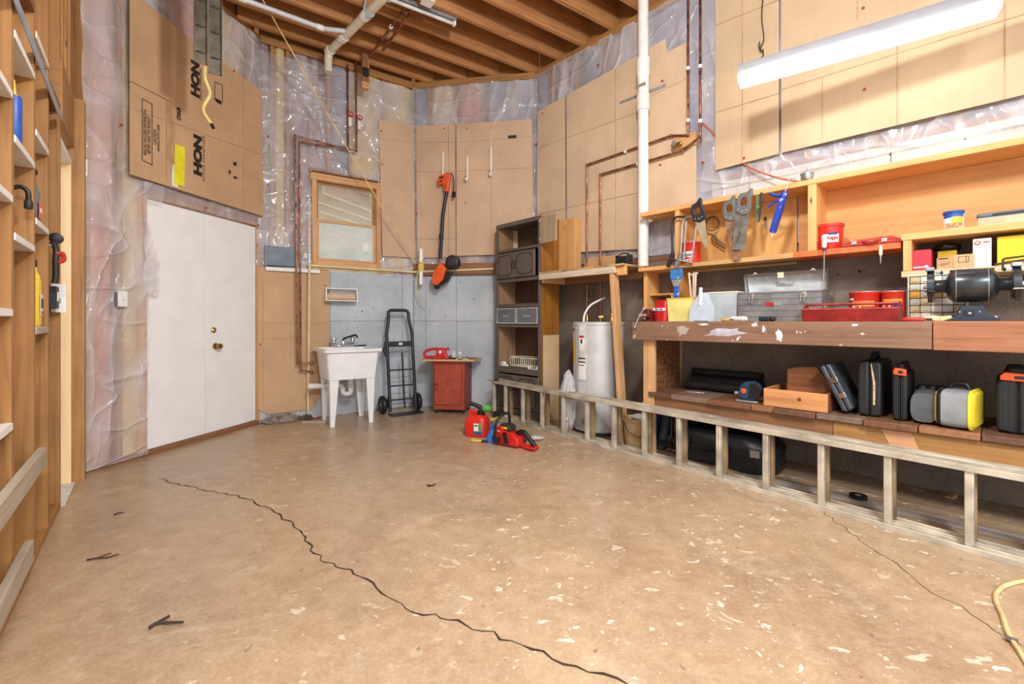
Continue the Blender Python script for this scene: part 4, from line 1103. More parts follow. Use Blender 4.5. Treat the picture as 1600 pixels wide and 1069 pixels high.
# ------------------------------------------------------------------ water heater
hx, hy = .845, 4.38
hw = thing('water_heater', 'short pale grey water heater under the plank table', 'water heater', Matrix.Translation((hx, hy, 0)) @ Matrix.Rotation(math.atan2(-hx, hy)*1.0, 4, 'Z'))
HW = mat((206,208,208), .32, .15, var=.03)
r = .245
M().lathe([(r-.01,.03),(r,.04),(r,1.03),(r+.004,1.035),(r+.004,1.058),(r-.02,1.066)], n=48).build('tank', HW, hw)
M().lathe([(r-.02,.0),(r-.01,.005),(r-.01,.028)], n=40).build('base_ring', DARK, hw)
def on_tank(a, z, w_, h_, m_, nm, off=.002, par=None):
    m = M(); n = 6; da = w_/r; prev = None
    for k in range(n+1):
        t = R_(-90)+a+da*(k/n-.5)
        c_, s_ = math.cos(t), math.sin(t)
        cur = [m.bm.verts.new((c_*(r+o_), s_*(r+o_), zz)) for o_, zz in ((.0005, z-h_/2), (off, z-h_/2), (off, z+h_/2), (.0005, z+h_/2))]
        if prev:
            for i in range(4): m.bm.faces.new((prev[i], prev[(i+1)%4], cur[(i+1)%4], cur[i]))
        prev = cur
    return m.build(nm, m_, par or hw)
on_tank(R_(-36), .84, .085, .40-.0, mat((222,222,220), .4), 'access_panel', .008); on_tank(R_(-38), .87, .055, .15, WHITE, 'notice', .0095)
on_tank(R_(-38), .925, .055, .022, RED, 'notice_band', .0105); on_tank(R_(-38), .88, .02, .04, INK, 'notice_mark', .0105)
on_tank(R_(-68), .79, .06, .22, YELLOW, 'energy_label', .003); on_tank(R_(-75), .95, .06, .16, mat((226,226,224), .5), 'warning_label', .003); on_tank(R_(-75), .99, .06, .03, RED, 'warning_band', .004)
on_tank(R_(-38), .60, .08, .16, WHITE, 'rating_label', .009); on_tank(R_(-38), .655, .06, .012, mat((190,110,100), .5), 'label_line', .0098)
for z in (.72,.685): on_tank(R_(-38), z, .085, .012, DARK, 'slot', .0095)
on_tank(R_(-38), .42, .085, .12, mat((222,222,220), .4), 'access_panel', .008)
M().lathe([(.02,0),(.02,.05),(.013,.06),(.011,.08)], (r*.5,-.02,1.06), n=12).build('pipe_nipple', BRASS, hw)
M().lathe([(.02,0),(.02,.05),(.013,.06),(.011,.08)], (-r*.45,.02,1.06), n=12).build('pipe_nipple', BRASS, hw)
M().tube(spline([(-.14,-.10,1.063),(-.13,-.08,1.14),(-.08,-.05,1.22),(.0,-.02,1.27),(.06,.05,1.30)], 6), .010, 8).build('cable', WHITE, hw)
M().cyl((.02,-.05,1.06),(.02,-.05,1.10), .014, n=10).build('relief_valve', BRASS, hw); M().box(.0,.05,-.065,-.035,1.10,1.125).build('valve_lever', BRASS, hw, bevel=.004)
M().lathe([(.022,0),(.03,.004),(.03,.02),(.02,.03)], (-.12,-r+.01,.14), (-.5,-1,0), 12).build('drain_valve', GREYPL, hw)
# crumpled clear plastic left of the heater
bm = M(); bmesh.ops.create_icosphere(bm.bm, subdivisions=4, radius=1)
for v in bm.bm.verts:
    n_ = 1+.35*(abs(noise.noise(v.co*2.2+Vector((3,1,0))))-.3)+.18*noise.noise(v.co*6)
    v.co = Vector((v.co.x*.075*n_, v.co.y*.06*n_, .30+v.co.z*.30*(1+.1*noise.noise(v.co*3))))
c = Vector(((888-800)/700*4.25, 4.25, .0))
o = bm.build('plastic_wad', PLASTIC, mw=Matrix.Translation(c)); tag(o, 'crumpled clear plastic film hanging beside the water heater', 'plastic')
# ------------------------------------------------------------------ extension ladder lying on edge
la = Vector((-.047*5.05, 5.05, 0)); ld = Vector((.617, -.787, 0)).normalized()
LR = wood((196,182,160), (164,148,126), 'x', rough=.5); ALU = mat((198,188,170), .45, .25, var=.16, sc=6)
lad = thing('extension_ladder', 'long weathered extension ladder lying on edge in front of the workbench', 'ladder', Matrix.Translation(la) @ Matrix.Rotation(math.atan2(ld.y, ld.x), 4, 'Z'))
ALU2 = mat((164,138,104), .5, .2, var=.18, sc=6)
LL = 4.9; LH = .405
for yo, x0, x1, zz in ((.0, .0, LL, 0.0), (.070, -.02, LL-.4, .006)):
    for z in (zz+.0, LH-.030+zz):
        m = M(); lo = z < .2
        # channel rail: web with two flanges, an outline run the length of the ladder
        z0, z1 = z, z+.030
        if lo: o2 = [(0,z0),(.062,z0),(.062,z1),(.056,z1),(.056,z0+.006),(.006,z0+.006),(.006,z1),(0,z1)]
        else: o2 = [(0,z0),(.006,z0),(.006,z1-.006),(.056,z1-.006),(.056,z0),(.062,z0),(.062,z1),(0,z1)]
        m.prism([(yo+a, b_) for a, b_ in o2], x0, x1, 'yz')
        m.build('rail', ALU, lad, bevel=.0015, seg=1)
    x = .22-.2965 if yo else .22
    if not yo: M().box(.004, .036, yo+.012, yo+.048, zz+.008, LH-.008+zz).build('rung', ALU, lad, bevel=.004)
    x = .22 if not yo else .222
    while x < x1-.04:
        w_ = .032
        M().box(x, x+w_, yo+.012, yo+.048, zz+.008, LH-.008+zz).build('rung', ALU if not yo else ALU2, lad, bevel=.004)
        x += .2965
M().box(-.05, .06, -.003, .0, LH-.008, LH+.002).build('end_hook', STEEL, lad, bevel=.001)
M().box(.05,.09,.004,.05,LH+.001,LH+.014).build('end_cap', BLACK, lad, bevel=.003)

# ------------------------------------------------------------------ utility sink
sk = thing('utility_sink', 'white plastic laundry tub on tapered legs against the concrete wall', 'sink', S.mat(.79, .40, 0))
SW = mat((238,240,242), .35, var=.02)
m = M(); tw, tdp, bw, bd = .275, .275, .235, .235; z0, z1 = .475, .785
def ring(m, w_, d_, z, r_=.03): 
    pts = []
    for cx_, cy_, a in ((w_-r_, d_-r_, 0), (-w_+r_, d_-r_, 90), (-w_+r_, -d_+r_, 180), (w_-r_, -d_+r_, 270)):
        for t in range(5): pts.append(m.bm.verts.new((cx_+r_*math.cos(R_(a+22.5*t)), cy_+r_*math.sin(R_(a+22.5*t)), z)))
    return pts
def skin(m, rings, cap0=True, cap1=True):
    for A, B_ in zip(rings, rings[1:]):
        n = len(A)
        for k in range(n): m.bm.faces.new((A[k], A[(k+1)%n], B_[(k+1)%n], B_[k]))
    if cap0: m.bm.faces.new(rings[0][::-1])
    if cap1: m.bm.faces.new(rings[-1])
skin(m, [ring(m, bw, bd, z0), ring(m, tw-.012, tdp-.012, z1-.035), ring(m, tw+.015, tdp+.015, z1-.03), ring(m, tw+.018, tdp+.018, z1), ring(m, tw-.02, tdp-.02, z1), ring(m, bw-.02, bd-.02, z0+.02)])
m.build('basin', SW, sk)
for sx in (-1, 1):
    for sy in (-1, 1):
        x, y = sx*.226, sy*.226; xb, yb = sx*.214, sy*.20
        a = .047; b_ = .02
        m = M(); 
        t_ = [(x-sx*2*a*.98, y), (x, y), (x, y-sy*2*a*.98), (x-sx*.02, y-sy*2*a*.98), (x-sx*.02, y-sy*.02), (x-sx*2*a*.98, y-sy*.02)]
        q = [(xb-sx*2*b_, yb), (xb, yb), (xb, yb-sy*2*b_), (xb-sx*.012, yb-sy*2*b_), (xb-sx*.012, yb-sy*.012), (xb-sx*2*b_, yb-sy*.012)]
        A = [m.bm.verts.new((*p, 0)) for p in q]; B_ = [m.bm.verts.new((*p, z0+.03)) for p in t_]
        for k in range(6): m.bm.faces.new((A[k], A[(k+1)%6], B_[(k+1)%6], B_[k]))
        m.bm.faces.new(A[::-1]); m.bm.faces.new(B_)
        m.build('leg', SW, sk)
M().lathe([(.03,0),(.03,.09)], (0.05,.05,z0-.09), n=14).build('drain_tail', WHITE, sk)
M().tube(fillet([(.05,.05,z0-.05),(.05,.05,z0-.19),(-.03,.07,z0-.19),(-.03,.08,z0-.10),(-.30,.20,z0-.10)], .05, 6), .026, 12).build('trap', WHITE, sk)
M().lathe([(.034,0),(.034,.05)], (.05,.05,z0-.13), n=14).build('trap_nut', mat((226,226,222), .4), sk)
M().lathe([(.034,0),(.034,.06)], (-.34,.21,z0-.10), (1,-.4,0), n=14).build('trap_nut', mat((226,226,222), .4), sk)
# faucet
fc = thing('faucet', 'chrome two handle faucet on the back ledge of the laundry tub', 'faucet', S.mat(.79, .40, 0) @ Matrix.Translation((0.02, .255, z1)))
M().box(-.115,.115,-.025,.025,0,.022).build('base_plate', CHROME, fc, bevel=.008)
for x in (-.10, .10):
    M().lathe([(.024,.0),(.026,.02),(.018,.03),(.016,.045),(.028,.055),(.030,.075),(.022,.088),(.004,.09)], (x,0,.018), n=14).build('handle', CHROME, fc)
M().lathe([(.02,0),(.022,.03),(.014,.05)], (0,0,.018), n=14).build('spout_base', CHROME, fc)
M().tube(fillet([(0,0,.05),(.0,0,.09),(.11,-.10,.135),(.125,-.115,.10)], .03, 6), .011, 10).build('spout', mat((70,70,74), .25, .9), fc)
o = thing('dark_tray', 'dark rubber mat draped on the rear ledge of the tub', 'mat', S.mat(.79,.40,0) @ Matrix.Translation((.19,.255,z1+.0005)))
M().box(-.05,.08,-.02,.03,0,.008).build('mat', BLACK, o, bevel=.003); M().box(.0,.09,-.01,.02,.008,.014).build('fold', DARK, o, bevel=.003)

# ------------------------------------------------------------------ hand truck
ht = thing('hand_truck', 'dark grey two wheeled hand truck leaning by the corner', 'hand truck', S.mat(1.435, .34, 0))
HT = mat((50,56,66), .45, .4, var=.12)
lean = Matrix.Rotation(R_(-9), 4, 'X')
hb = Vector((0,0,.03))
wd_ = .155
def hp(x, z, y=0): return Vector((x, y + z*.14, z))
for sx in (-1, 1):
    M().tube(fillet([hp(sx*wd_, .03), hp(sx*wd_, .93), hp(sx*wd_*.80, 1.08), hp(sx*wd_*.80, 1.20), hp(0, 1.20)], .05, 5), .019, 12).build('upright', HT, ht)
M().bar(hp(-.19,.80), hp(.17,.80), .022, .065).build('cross_plate', HT, ht, bevel=.006)
M().box(-.02,.025,.80*.14-.014,.80*.14-.0125,.79,.815).build('label', WHITE, ht)
M().bar(hp(.02,.06), hp(.02,.70), .035, .012, (1,0,0)).build('centre_bar', HT, ht, bevel=.002)
for z in (.16,.32,.50): M().tube([hp(-wd_, z), hp(wd_, z)], .009, 8).build('cross_bar', HT, ht)
M().prism([(-.17,-.13),(.20,-.13),(.21,-.11),(.21,.02),(-.18,.02),(-.18,-.11)], .002, .012, 'xy').build('toe_plate', HT, ht, bevel=.002)
M().tube([(-.235,.10,.105),(.235,.10,.105)], .010, 8).build('axle', STEEL, ht)
for sx in (-1, 1):
    wl_ = M().lathe([(.060,-.024),(.088,-.028),(.102,-.016),(.105,0),(.102,.016),(.088,.028),(.060,.024)], (sx*.212,.10,.105), (1,0,0), 28).build('tyre', BLACK, ht)
    M().lathe([(.012,-.03),(.022,-.026),(.03,-.012),(.058,-.016),(.061,0),(.058,.016),(.03,.012),(.022,.026),(.012,.03)], (sx*.212,.10,.105), (1,0,0), 20).build('rim', mat((206,140,84) if sx < 0 else (176,176,176), .4, .3), wl_)
for sx in (-1,1): M().hexa([hp(sx*wd_-.008,.05), hp(sx*wd_+.008,.05), (sx*wd_+.008,.13,.09), (sx*wd_-.008,.13,.09)], [hp(sx*wd_-.008,.26), hp(sx*wd_+.008,.26), (sx*wd_+.008,.115,.13), (sx*wd_-.008,.115,.13)]).build('wheel_bracket', HT, ht)
M().tube([hp(-.17,.79),(-.2,.10,.74),hp(-.165,.66)], .016, 8).build('clip', HT, ht)

# ------------------------------------------------------------------ red metal cabinet with a board on it
rc = thing('red_cabinet', 'small rust red metal cabinet on casters by the concrete wall', 'cabinet', B.mat(.385, .375, 0))
RB = mat((172,74,56), .5, .1, var=.08, wear=(196,120,100)); CW, CD_, CH = .385, .30, .56
for p, q in (((0,.012),0),((CW-.012,CW),0)): M().box(p[0],p[1],0,CD_,.05,.05+CH).build('side_panel', mat((140,58,50), .5, .1), rc, bevel=.002)
M().box(.0125,CW-.0125,CD_-.01,CD_,.05,.05+CH).build('back_panel', RB, rc); M().box(.0125,CW-.0125,.001,CD_-.011,.05,.062).build('bottom_panel', RB, rc); M().box(.0125,CW-.0125,.001,CD_-.011,.598,.61).build('top_panel', RB, rc)
M().box(.0125,CW-.0125,-.0,.014,.063,.10).build('front_rail', RB, rc); M().box(.0125,CW-.0125,0,.014,.575,.597).build('front_rail', RB, rc)
do = M().box(.018,CW-.045,-.012,.002,.104,.572).build('door', RB, rc, bevel=.004)
M().box(CW-.043,CW-.0125,-.002,.012,.101,.574).build('front_stile', RB, rc, bevel=.002)
M().box(.035,.06,-.02,-.012,.33,.35).build('latch', mat((96,40,34), .5, .3), do, bevel=.003)
for x in (.03, CW-.03):
    for y in (.04, CD_-.04):
        M().cyl((x,y,.03),(x,y,.05), .009, n=8).build('caster_stem', STEEL, rc); M().cyl((x-.008,y,.02),(x+.008,y,.02), .0195, n=14).build('caster_wheel', BLACK, rc)
o = tag(M().prism([(-.165,-.06),(.50,-.045),(.52,.30),(-.15,.31)], .6105, .628, 'xy').build('board', wood((212,176,128), (176,138,92), 'x'), mw=B.mat(.385,.375,0), bevel=.002), 'loose tan board lying over the red metal cabinet', 'board')
bz = .6285
o = thing('hedge_trimmer_body', 'red electric power tool with a loop handle on the board', 'power tool', B.mat(.385,.375,bz) @ Matrix.Translation((.07,.08,0)))
TR = mat((206,44,52), .35, var=.05)
m = M(); m.prism([(-.09,0),(.10,0),(.115,.02),(.075,.035),(.06,.09),(.03,.125),(-.02,.13),(-.05,.10),(-.05,.05),(-.09,.03)], -.035, .035, 'xz'); m.build('body', TR, o, bevel=.014, seg=3)
M().tube(fillet([(-.04,0,.115),(-.10,0,.115),(-.20,0,.085),(-.205,0,.02),(-.15,0,.018),(-.07,0,.02)], .035, 5), .017, 10).build('loop_handle', TR, o)
M().tube(spline([(.01,0,.12),(.05,0,.115),(.10,0,.115)], 4), [.012]*6+[.016,.017,.017], 10).build('front_grip', TR, o)
M().prism([(.06,.005),(.13,.045),(.10,.005)], -.03, .03, 'xz').build('guard', DARK, o, bevel=.003); M().ball((0.0,-.035,.08), .02, 1, .3, 1, 12).build('badge', WHITE, o)
o = thing('glass_jar', 'pair of clear glass jars on a dark tray on the board', 'jar', B.mat(.385,.375,bz) @ Matrix.Translation((.245,.12,0)))
GL = mat((226,232,236), .05, var=.02, alpha=.35, name='clear_glass')
M().box(-.075,.085,-.05,.05,0,.012).build('dark_tray', BLACK, o, bevel=.004)
for x in (-.03,.045): M().lathe([(.028,.013),(.03,.018),(.03,.07),(.026,.078),(.026,.088)], (x,0,0), n=16).build('jar', GL, o)
M().ball((.05,-.01,.06), .02, n=10).build('white_content', WHITE, o)
o = thing('red_pliers', 'thin dark red folded tool lying on the board', 'tool', B.mat(.385,.375,bz) @ Matrix.Translation((.40,.13,0)))
M().box(-.05,.09,-.012,.012,0.004,.014).build('blade', mat((120,50,66), .4), o, bevel=.003); M().box(-.05,-.01,-.016,.016,0,.018).build('handle', DARK, o, bevel=.004)
o = thing('cream_strip', 'small cream cardboard strip at the front of the board', 'strip', B.mat(.385,.375,bz) @ Matrix.Translation((.36,.0,0)))
M().box(-.08,.06,-.015,.015,0,.016).build('strip', mat((226,210,164), .7), o, bevel=.003); M().box(-.06,.0,-.0155,-.015,.003,.012).build('gap', DARK, o)

# ------------------------------------------------------------------ gas can, funnel, chainsaw
gp = flo(745, 684)
gc = thing('gas_can', 'red plastic fuel can with a black spout on the floor by the ladder', 'fuel can', Matrix.Translation((gp.x, gp.y+.09, 0)) @ Matrix.Rotation(R_(-18), 4, 'Z'))
GR = mat((214,46,26), .38, var=.05)
m = M()
secs = [(0,.098,.078),(.012,.108,.088),(.10,.110,.090),(.155,.102,.084),(.185,.082,.07),(.200,.05,.05)]
oval(m, secs, 28, 4.2).build('body', GR, gc)
M().tube(fillet([(-.075,0,.155),(-.075,0,.235),(-.01,0,.215),(.02,0,.19)], .03, 5), .016, 10).build('handle', GR, gc)
M().lathe([(.036,.185),(.038,.19),(.038,.225),(.028,.232)], (.035,0,0), n=18).build('collar', BLACK, gc)
M().tube(spline([(.035,0,.225),(.03,0,.26),(-.02,-.01,.285),(-.075,-.02,.30)], 5), [.022]*8+[.02]*8, 12).build('spout', BLACK, gc)
M().tube([(.06,0,.25),(.10,0,.262),(.125,-.005,.262)], [.026,.03,.024], 12).build('green_cap', mat((96,190,80), .4), gc)
M().box(-.0,.08,-.0915,-.089,.03,.13).build('label', WHITE, gc); M().box(.0,.08,-.0925,-.0915,.03,.06).build('label_blue', mat((50,90,150), .5), gc); M().box(.045,.08,-.0925,-.0915,.062,.128).build('label_green', mat((90,160,90), .5), gc); M().box(.004,.04,-.0925,-.0915,.105,.115).build('label_line', DARK, gc)
fp = flo(765, 692)
o = thing('blue_funnel', 'blue plastic funnel standing upside down beside the chainsaw', 'funnel', Matrix.Translation((fp.x+.02, fp.y+.06, 0)))
M().lathe([(.062,0),(.064,.004),(.060,.012),(.024,.10),(.018,.105),(.012,.17),(.010,.172)], n=24).build('cone', mat((44,120,206), .4, var=.04), o); M().tube([(.06,0,.006),(.085,0,.012),(.085,.02,.012),(.06,.02,.006)], .005, 6).build('tab', mat((44,120,206), .4, var=.04), o)
pp = flo(755, 691)
o = thing('pliers', 'yellow handled pliers lying beside the blue funnel', 'pliers', Matrix.Translation((pp.x-.02, pp.y, .012)) @ Matrix.Rotation(R_(-20), 4, 'Z'))
for s_ in (-1,1): M().tube(spline([(-.10,s_*.022,0),(-.05,s_*.026,0),(.01,s_*.006,0)], 4), .008, 8).build('handle', mat((226,186,90), .5), o); M().hexa([(.01,s_*.012-.008,-.006),(.07,s_*.004-.003,-.004),(.07,s_*.004+.003,-.004),(.01,s_*.012+.008,-.006)],[(.01,s_*.012-.008,.006),(.07,s_*.004-.003,.004),(.07,s_*.004+.003,.004),(.01,s_*.012+.008,.006)]).build('jaw', DARK, o)
cp = flo(800, 699)
cs_ = thing('chainsaw', 'red chainsaw with a black wrap handle standing on the floor', 'chainsaw', Matrix.Translation((cp.x-.01, cp.y+.06, 0)) @ Matrix.Rotation(R_(-38), 4, 'Z'))
CR_ = mat((206,34,30), .35, var=.06)
m = M(); m.prism([(-.13,.012),(.11,.012),(.13,.03),(.12,.08),(.07,.115),(-.02,.135),(-.11,.13),(-.14,.08)], -.07, .055, 'xz'); m.build('engine_housing', CR_, cs_, bevel=.016, seg=3)
M().prism([(-.10,.136),(-.02,.140),(.03,.125),(.03,.165),(-.01,.185),(-.09,.18)], -.05, .045, 'xz').build('top_cover', DARK, cs_, bevel=.012, seg=3)
M().prism([(-.10,.095),(-.045,.10),(-.03,.15),(-.055,.175),(-.10,.16)], -.076, -.052, 'xz').build('starter_shroud', CR_, cs_, bevel=.006)
m = M().box(-.02,.03,-.078,-.070,.03,.08).build('black_vent', BLACK, cs_, bevel=.004)
for k in range(5): M().box(-.11+.014*k,-.103+.014*k,-.074,-.0695,.03,.075).build('cooling_slot', DARK, cs_)
M().lathe([(.02,0),(.022,.003),(.022,.014),(.01,.016)], (-.005,-.070,.105), (0,-1,0), 14).build('fuel_cap', BLACK, cs_)
# rear handle: loop going back and down
M().tube(fillet([(.06,.0,.11),(.13,0,.145),(.20,0,.085),(.255,0,.035)], .04, 5), .021, 12).build('rear_grip', BLACK, cs_)
M().tube(fillet([(.09,0,.025),(.18,0,.018),(.255,0,.022),(.265,0,.04)], .03, 4), .020, 12).build('rear_guard', CR_, cs_)
M().prism([(.16,.010),(.27,.010),(.285,.022),(.27,.034),(.16,.03)], -.05, .03, 'xz').build('toe_rest', CR_, cs_, bevel=.008)
M().box(.15,.17,-.016,.0,.055,.08).build('trigger', DARK, cs_, bevel=.003)
# front wrap handle and hand guard
M().tube(fillet([(-.085,-.075,.02),(-.10,-.10,.07),(-.085,-.10,.21),(-.075,-.02,.265),(-.07,.07,.26),(-.08,.085,.14),(-.085,.07,.05)], .05, 5), .0125, 10).build('wrap_handle', BLACK, cs_)
M().prism([(-.09,.0),(.09,0),(.075,.05),(-.075,.05)], -.006, .006, 'xz').xf(Matrix.Translation((-.135,.0,.235)) @ Matrix.Rotation(R_(90),4,'Z') @ Matrix.Rotation(R_(-14),4,'X')).build('hand_guard', BLACK, cs_, bevel=.004)
M().box(-.150,-.146,-.09,-.0,.212,.232).build('warning_label', YELLOW, cs_)
M().box(-.052,-.0,-.0525,-.050,.145,.163).build('yellow_decal', YELLOW, cs_)
text('HOMELITE' if False else '40cc', .022, WHITE, cs_, Matrix.Translation((-.07,-.0775,.128)) @ FACE)
# plastic scrap by the ladder end
sp_ = flo(838, 690)
bm = M(); bmesh.ops.create_icosphere(bm.bm, subdivisions=3, radius=1)
for v in bm.bm.verts: v.co = Vector((v.co.x*.07, v.co.y*.045, .022+v.co.z*.02)) * 1 + noise.noise_vector(v.co*3)*.008
o = bm.build('plastic_scrap', PLASTIC, mw=Matrix.Translation((sp_.x, sp_.y+.03, .006))); tag(o, 'scrap of clear plastic film on the floor by the ladder', 'plastic')

# ------------------------------------------------------------------ edger hung on the back wall
ex, ez = B.at(697, 300, .13)
ed = thing('edger', 'orange electric edger with a long dark tube hanging on cardboard', 'edger', B.mat(ex, .135, 0))
_, zt = B.at(692, 272, .13); _, zb2 = B.at(688, 398, .13); xb2 = B.at(688, 398, .13)[0]-ex
m = M(); _h = zt
m.prism([(-.065,_h-.02),(-.09,_h-.04),(-.10,_h-.11),(-.08,_h-.135),(-.03,_h-.12),(-.02,_h-.22),(.035,_h-.22),(.05,_h-.10),(.065,_h-.02),(.03,_h+.005)], -.028, .028, 'xz')
m.build('handle_shell', ORANGE, ed, bevel=.012, seg=3)
M().prism([(-.075,_h-.045),(-.02,_h-.035),(-.02,_h-.06),(-.075,_h-.07)], -.030, .030, 'xz').build('finger_opening', DARK, ed, bevel=.003)
M().prism([(-.075,_h-.09),(-.035,_h-.08),(-.035,_h-.10),(-.07,_h-.115)], -.030, .030, 'xz').build('finger_opening', DARK, ed, bevel=.003)
M().tube([(.01,0,_h-.21),(xb2*.5,0,(zb2+_h)/2),(xb2,0,zb2-.05)], .021, 14).build('shaft', mat((30,44,56), .28, .5), ed)
M().lathe([(.026,-.03),(.028,0),(.026,.03)], (xb2*.8,0,zb2+.22), n=14).build('clamp_collar', DARK, ed)
hx_, hz_ = B.at(708, 410, .13); hx_ -= ex
M().lathe([(.06,-.06),(.078,-.052),(.084,-.03),(.084,.045),(.06,.06)], (hx_,0,hz_), (0,1,0), 28).build('motor_housing', BLACK, ed)
M().lathe([(.04,-.075),(.055,-.072),(.055,-.066),(.04,-.066)], (hx_-.0,-.0,hz_), (0,1,0), 20).build('motor_cap', DARK, ed)
q = [B.at(u, v, .15) for u, v in ((690,410),(699,420),(694,438),(684,447),(676,443),(678,428))]
M().prism([(a-ex, b_) for a, b_ in q], -.075, .02, 'xz').build('orange_cover', ORANGE, ed, bevel=.014, seg=3)
q = [B.at(u, v, .13) for u, v in ((698,424),(708,426),(700,440),(688,448))]
M().prism([(a-ex, b_) for a, b_ in q], -.05, .03, 'xz').build('blade_guard', BLACK, ed, bevel=.008)
a, b_ = B.at(683, 448, .13)
M().lathe([(.032,-.02),(.036,0),(.032,.02)], (a-ex,0,b_), (0,1,0), 18).build('guide_wheel', BLACK, ed)
M().tube(spline([(.04,0,_h-.02),(.075,-.01,_h-.01),(.10,-.01,_h-.08),(.10,-.01,_h-.22)], 6), .007, 8).build('cord', BLACK, ed)
M().lathe([(.012,0),(.022,.01),(.022,.06),(.01,.075)], (.10,-.01,_h-.295), n=10).build('plug', BLACK, ed)
M().prism([(-.012,_h-.13),(.012,_h-.125),(.012,_h-.20),(-.012,_h-.20)], -.0295, -.028, 'xz').build('trigger_lock', mat((200,70,30), .4), ed)

# ------------------------------------------------------------------ bucket, black case and other things under the bench
bp = Vector((1.06, 3.83, 0))
o = thing('bucket', 'tan plastic bucket with a wire bail behind the ladder', 'bucket', Matrix.Translation(bp))
BK = mat((206,176,130), .5, var=.06)
M().lathe([(.086,0),(.088,.004),(.106,.215),(.112,.22),(.112,.245),(.106,.25),(.101,.248),(.084,.01)], n=32).build('pail', BK, o)
M().tube(spline([(-.11,-.02,.22),(-.09,-.09,.15),(0,-.125,.11),(.09,-.09,.15),(.11,-.02,.22)], 6), .0035, 6).build('bail', DARK, o)
M().ball((.03,.0,.245), .06, 1.1, .9, .6, 12).build('rag', mat((206,208,210), .8, var=.08), o)
o = thing('white_duct', 'pale plastic bag propped behind the tan bucket', 'bag', Matrix.Translation((1.17,3.93,0)))
M().tube(spline([(.0,.0,.0),(-.02,.02,.12),(.02,.03,.24),(.04,.05,.34)], 5), [.05+.01*math.sin(k) for k in range(16)], 12).build('bag', mat((214,218,222), .5, var=.06), o)
M().tube([(.04,.05,.335),(.055,.06,.39)], [.05,.02], 12).build('neck', mat((214,218,222), .5, var=.06), o)
o = tag(M().box(-.004, .004, -.30, .0, .06, .92).build('blue_board', mat((42,96,170), .5), mw=R.mat(b0+.058, .14, 0)), 'thin blue board edge standing against the left bench leg', 'board')
o = tag(M().box(-.20,.0,-.012,.0, .002, .86).build('metal_sheet', mat((150,164,182), .5, .1, var=.06), mw=R.mat(b0+.04,.06,0), bevel=.002), 'narrow grey blue metal sheet standing behind the water heater', 'metal sheet')
# black instrument case on the floor
s, z = R.at(1135, 736, .36)
ca = thing('instrument_case', 'large black rounded hard case on the floor under the workbench', 'case', R.mat(s, .33, 0))
CB = mat((34,35,38), .42, var=.12)
def blob(m, prof, y0, y1, taper=.94):
    return m
out = [(-.36,-.13),(-.30,-.20),(-.12,-.215),(.06,-.20),(.22,-.225),(.33,-.17),(.38,-.05),(.37,.08),(.30,.17),(.12,.19),(-.08,.19),(-.28,.18),(-.36,.06)]
def loop(m, k, z): return [m.bm.verts.new((p[0]*k, p[1]*k, z)) for p in [tuple(v)[:2] for v in spline([(a,b_,0) for a,b_ in out+out[:1]], 3)[:-1]]]
m = M(); skin(m, [loop(m,.94,.0), loop(m,1.0,.03), loop(m,1.0,.155)]); m.build('bottom_shell', CB, ca)
m = M(); skin(m, [loop(m,1.015,.157), loop(m,1.015,.175), loop(m,.97,.20), loop(m,.80,.245), loop(m,.5,.27)]); m.build('lid', CB, ca)
for x in (-.22,.06,.27): M().box(x-.03,x+.03,-.245,-.222,.13,.18).build('latch', STEEL if x > .0 else DARK, ca, bevel=.004)
M().tube(fillet([(-.09,-.225,.10),(-.09,-.26,.10),(.0,-.26,.10),(.0,-.225,.10)], .02, 4), .010, 8).build('carry_handle', BLACK, ca)
o = thing('black_bag', 'black soft bag on the floor left of the large case', 'bag', R.mat(rs(1078,.25), .16, 0))
bm = M(); bmesh.ops.create_icosphere(bm.bm, subdivisions=3, radius=1)
for v in bm.bm.verts: v.co = Vector((v.co.x*.10*(1+.2*noise.noise(v.co*2)), v.co.y*.08, .14+v.co.z*.14))
bm.build('sack', BLACK, o); M().tube(spline([(-.03,0,.27),(-.02,0,.33),(.03,0,.33),(.04,0,.27)], 4), .010, 8).build('strap', DARK, o)
o = thing('dark_pole', 'dark padded pole leaning under the left end of the bench', 'pole', R.mat(rs(1040,.4), .44, 0))
M().tube([(-.02,.0,.02),(.02,.06,.36)], .035, 12).build('pole', mat((58,62,72), .6, var=.1), o); M().box(-.02,.09,-.04,-.0,.05,.09).build('bracket', DARK, o, bevel=.004)
# small things on the floor
p = flo(1341, 779)
o = thing('tape_roll', 'small black tape roll on the pale floor stripe', 'tape', Matrix.Translation((p.x, p.y, 0)))
M().lathe([(.02,0),(.045,0),(.045,.022),(.02,.022),(.02,.001)], n=24).build('roll', BLACK, o); M().lathe([(.0,.0),(.02,.0),(.02,.019),(0,.019)], n=16).build('core', mat((150,150,154), .4), o)
p = flo(1487, 778)
o = thing('wood_chip', 'small pale wood scrap on the dark floor under the bench', 'wood scrap', Matrix.Translation((p.x, p.y, .001)) @ Matrix.Rotation(.4, 4, 'Z'))
M().hexa([(-.04,-.02,0),(.04,-.012,0),(.045,.015,0),(-.03,.02,0)], [(-.035,-.017,.012),(.03,-.01,.02),(.04,.012,.015),(-.03,.017,.01)]).build('chip', PINE['x'], o); M().box(.0,.05,-.004,.004,.016,.021).build('splinter', STUD['x'], o)
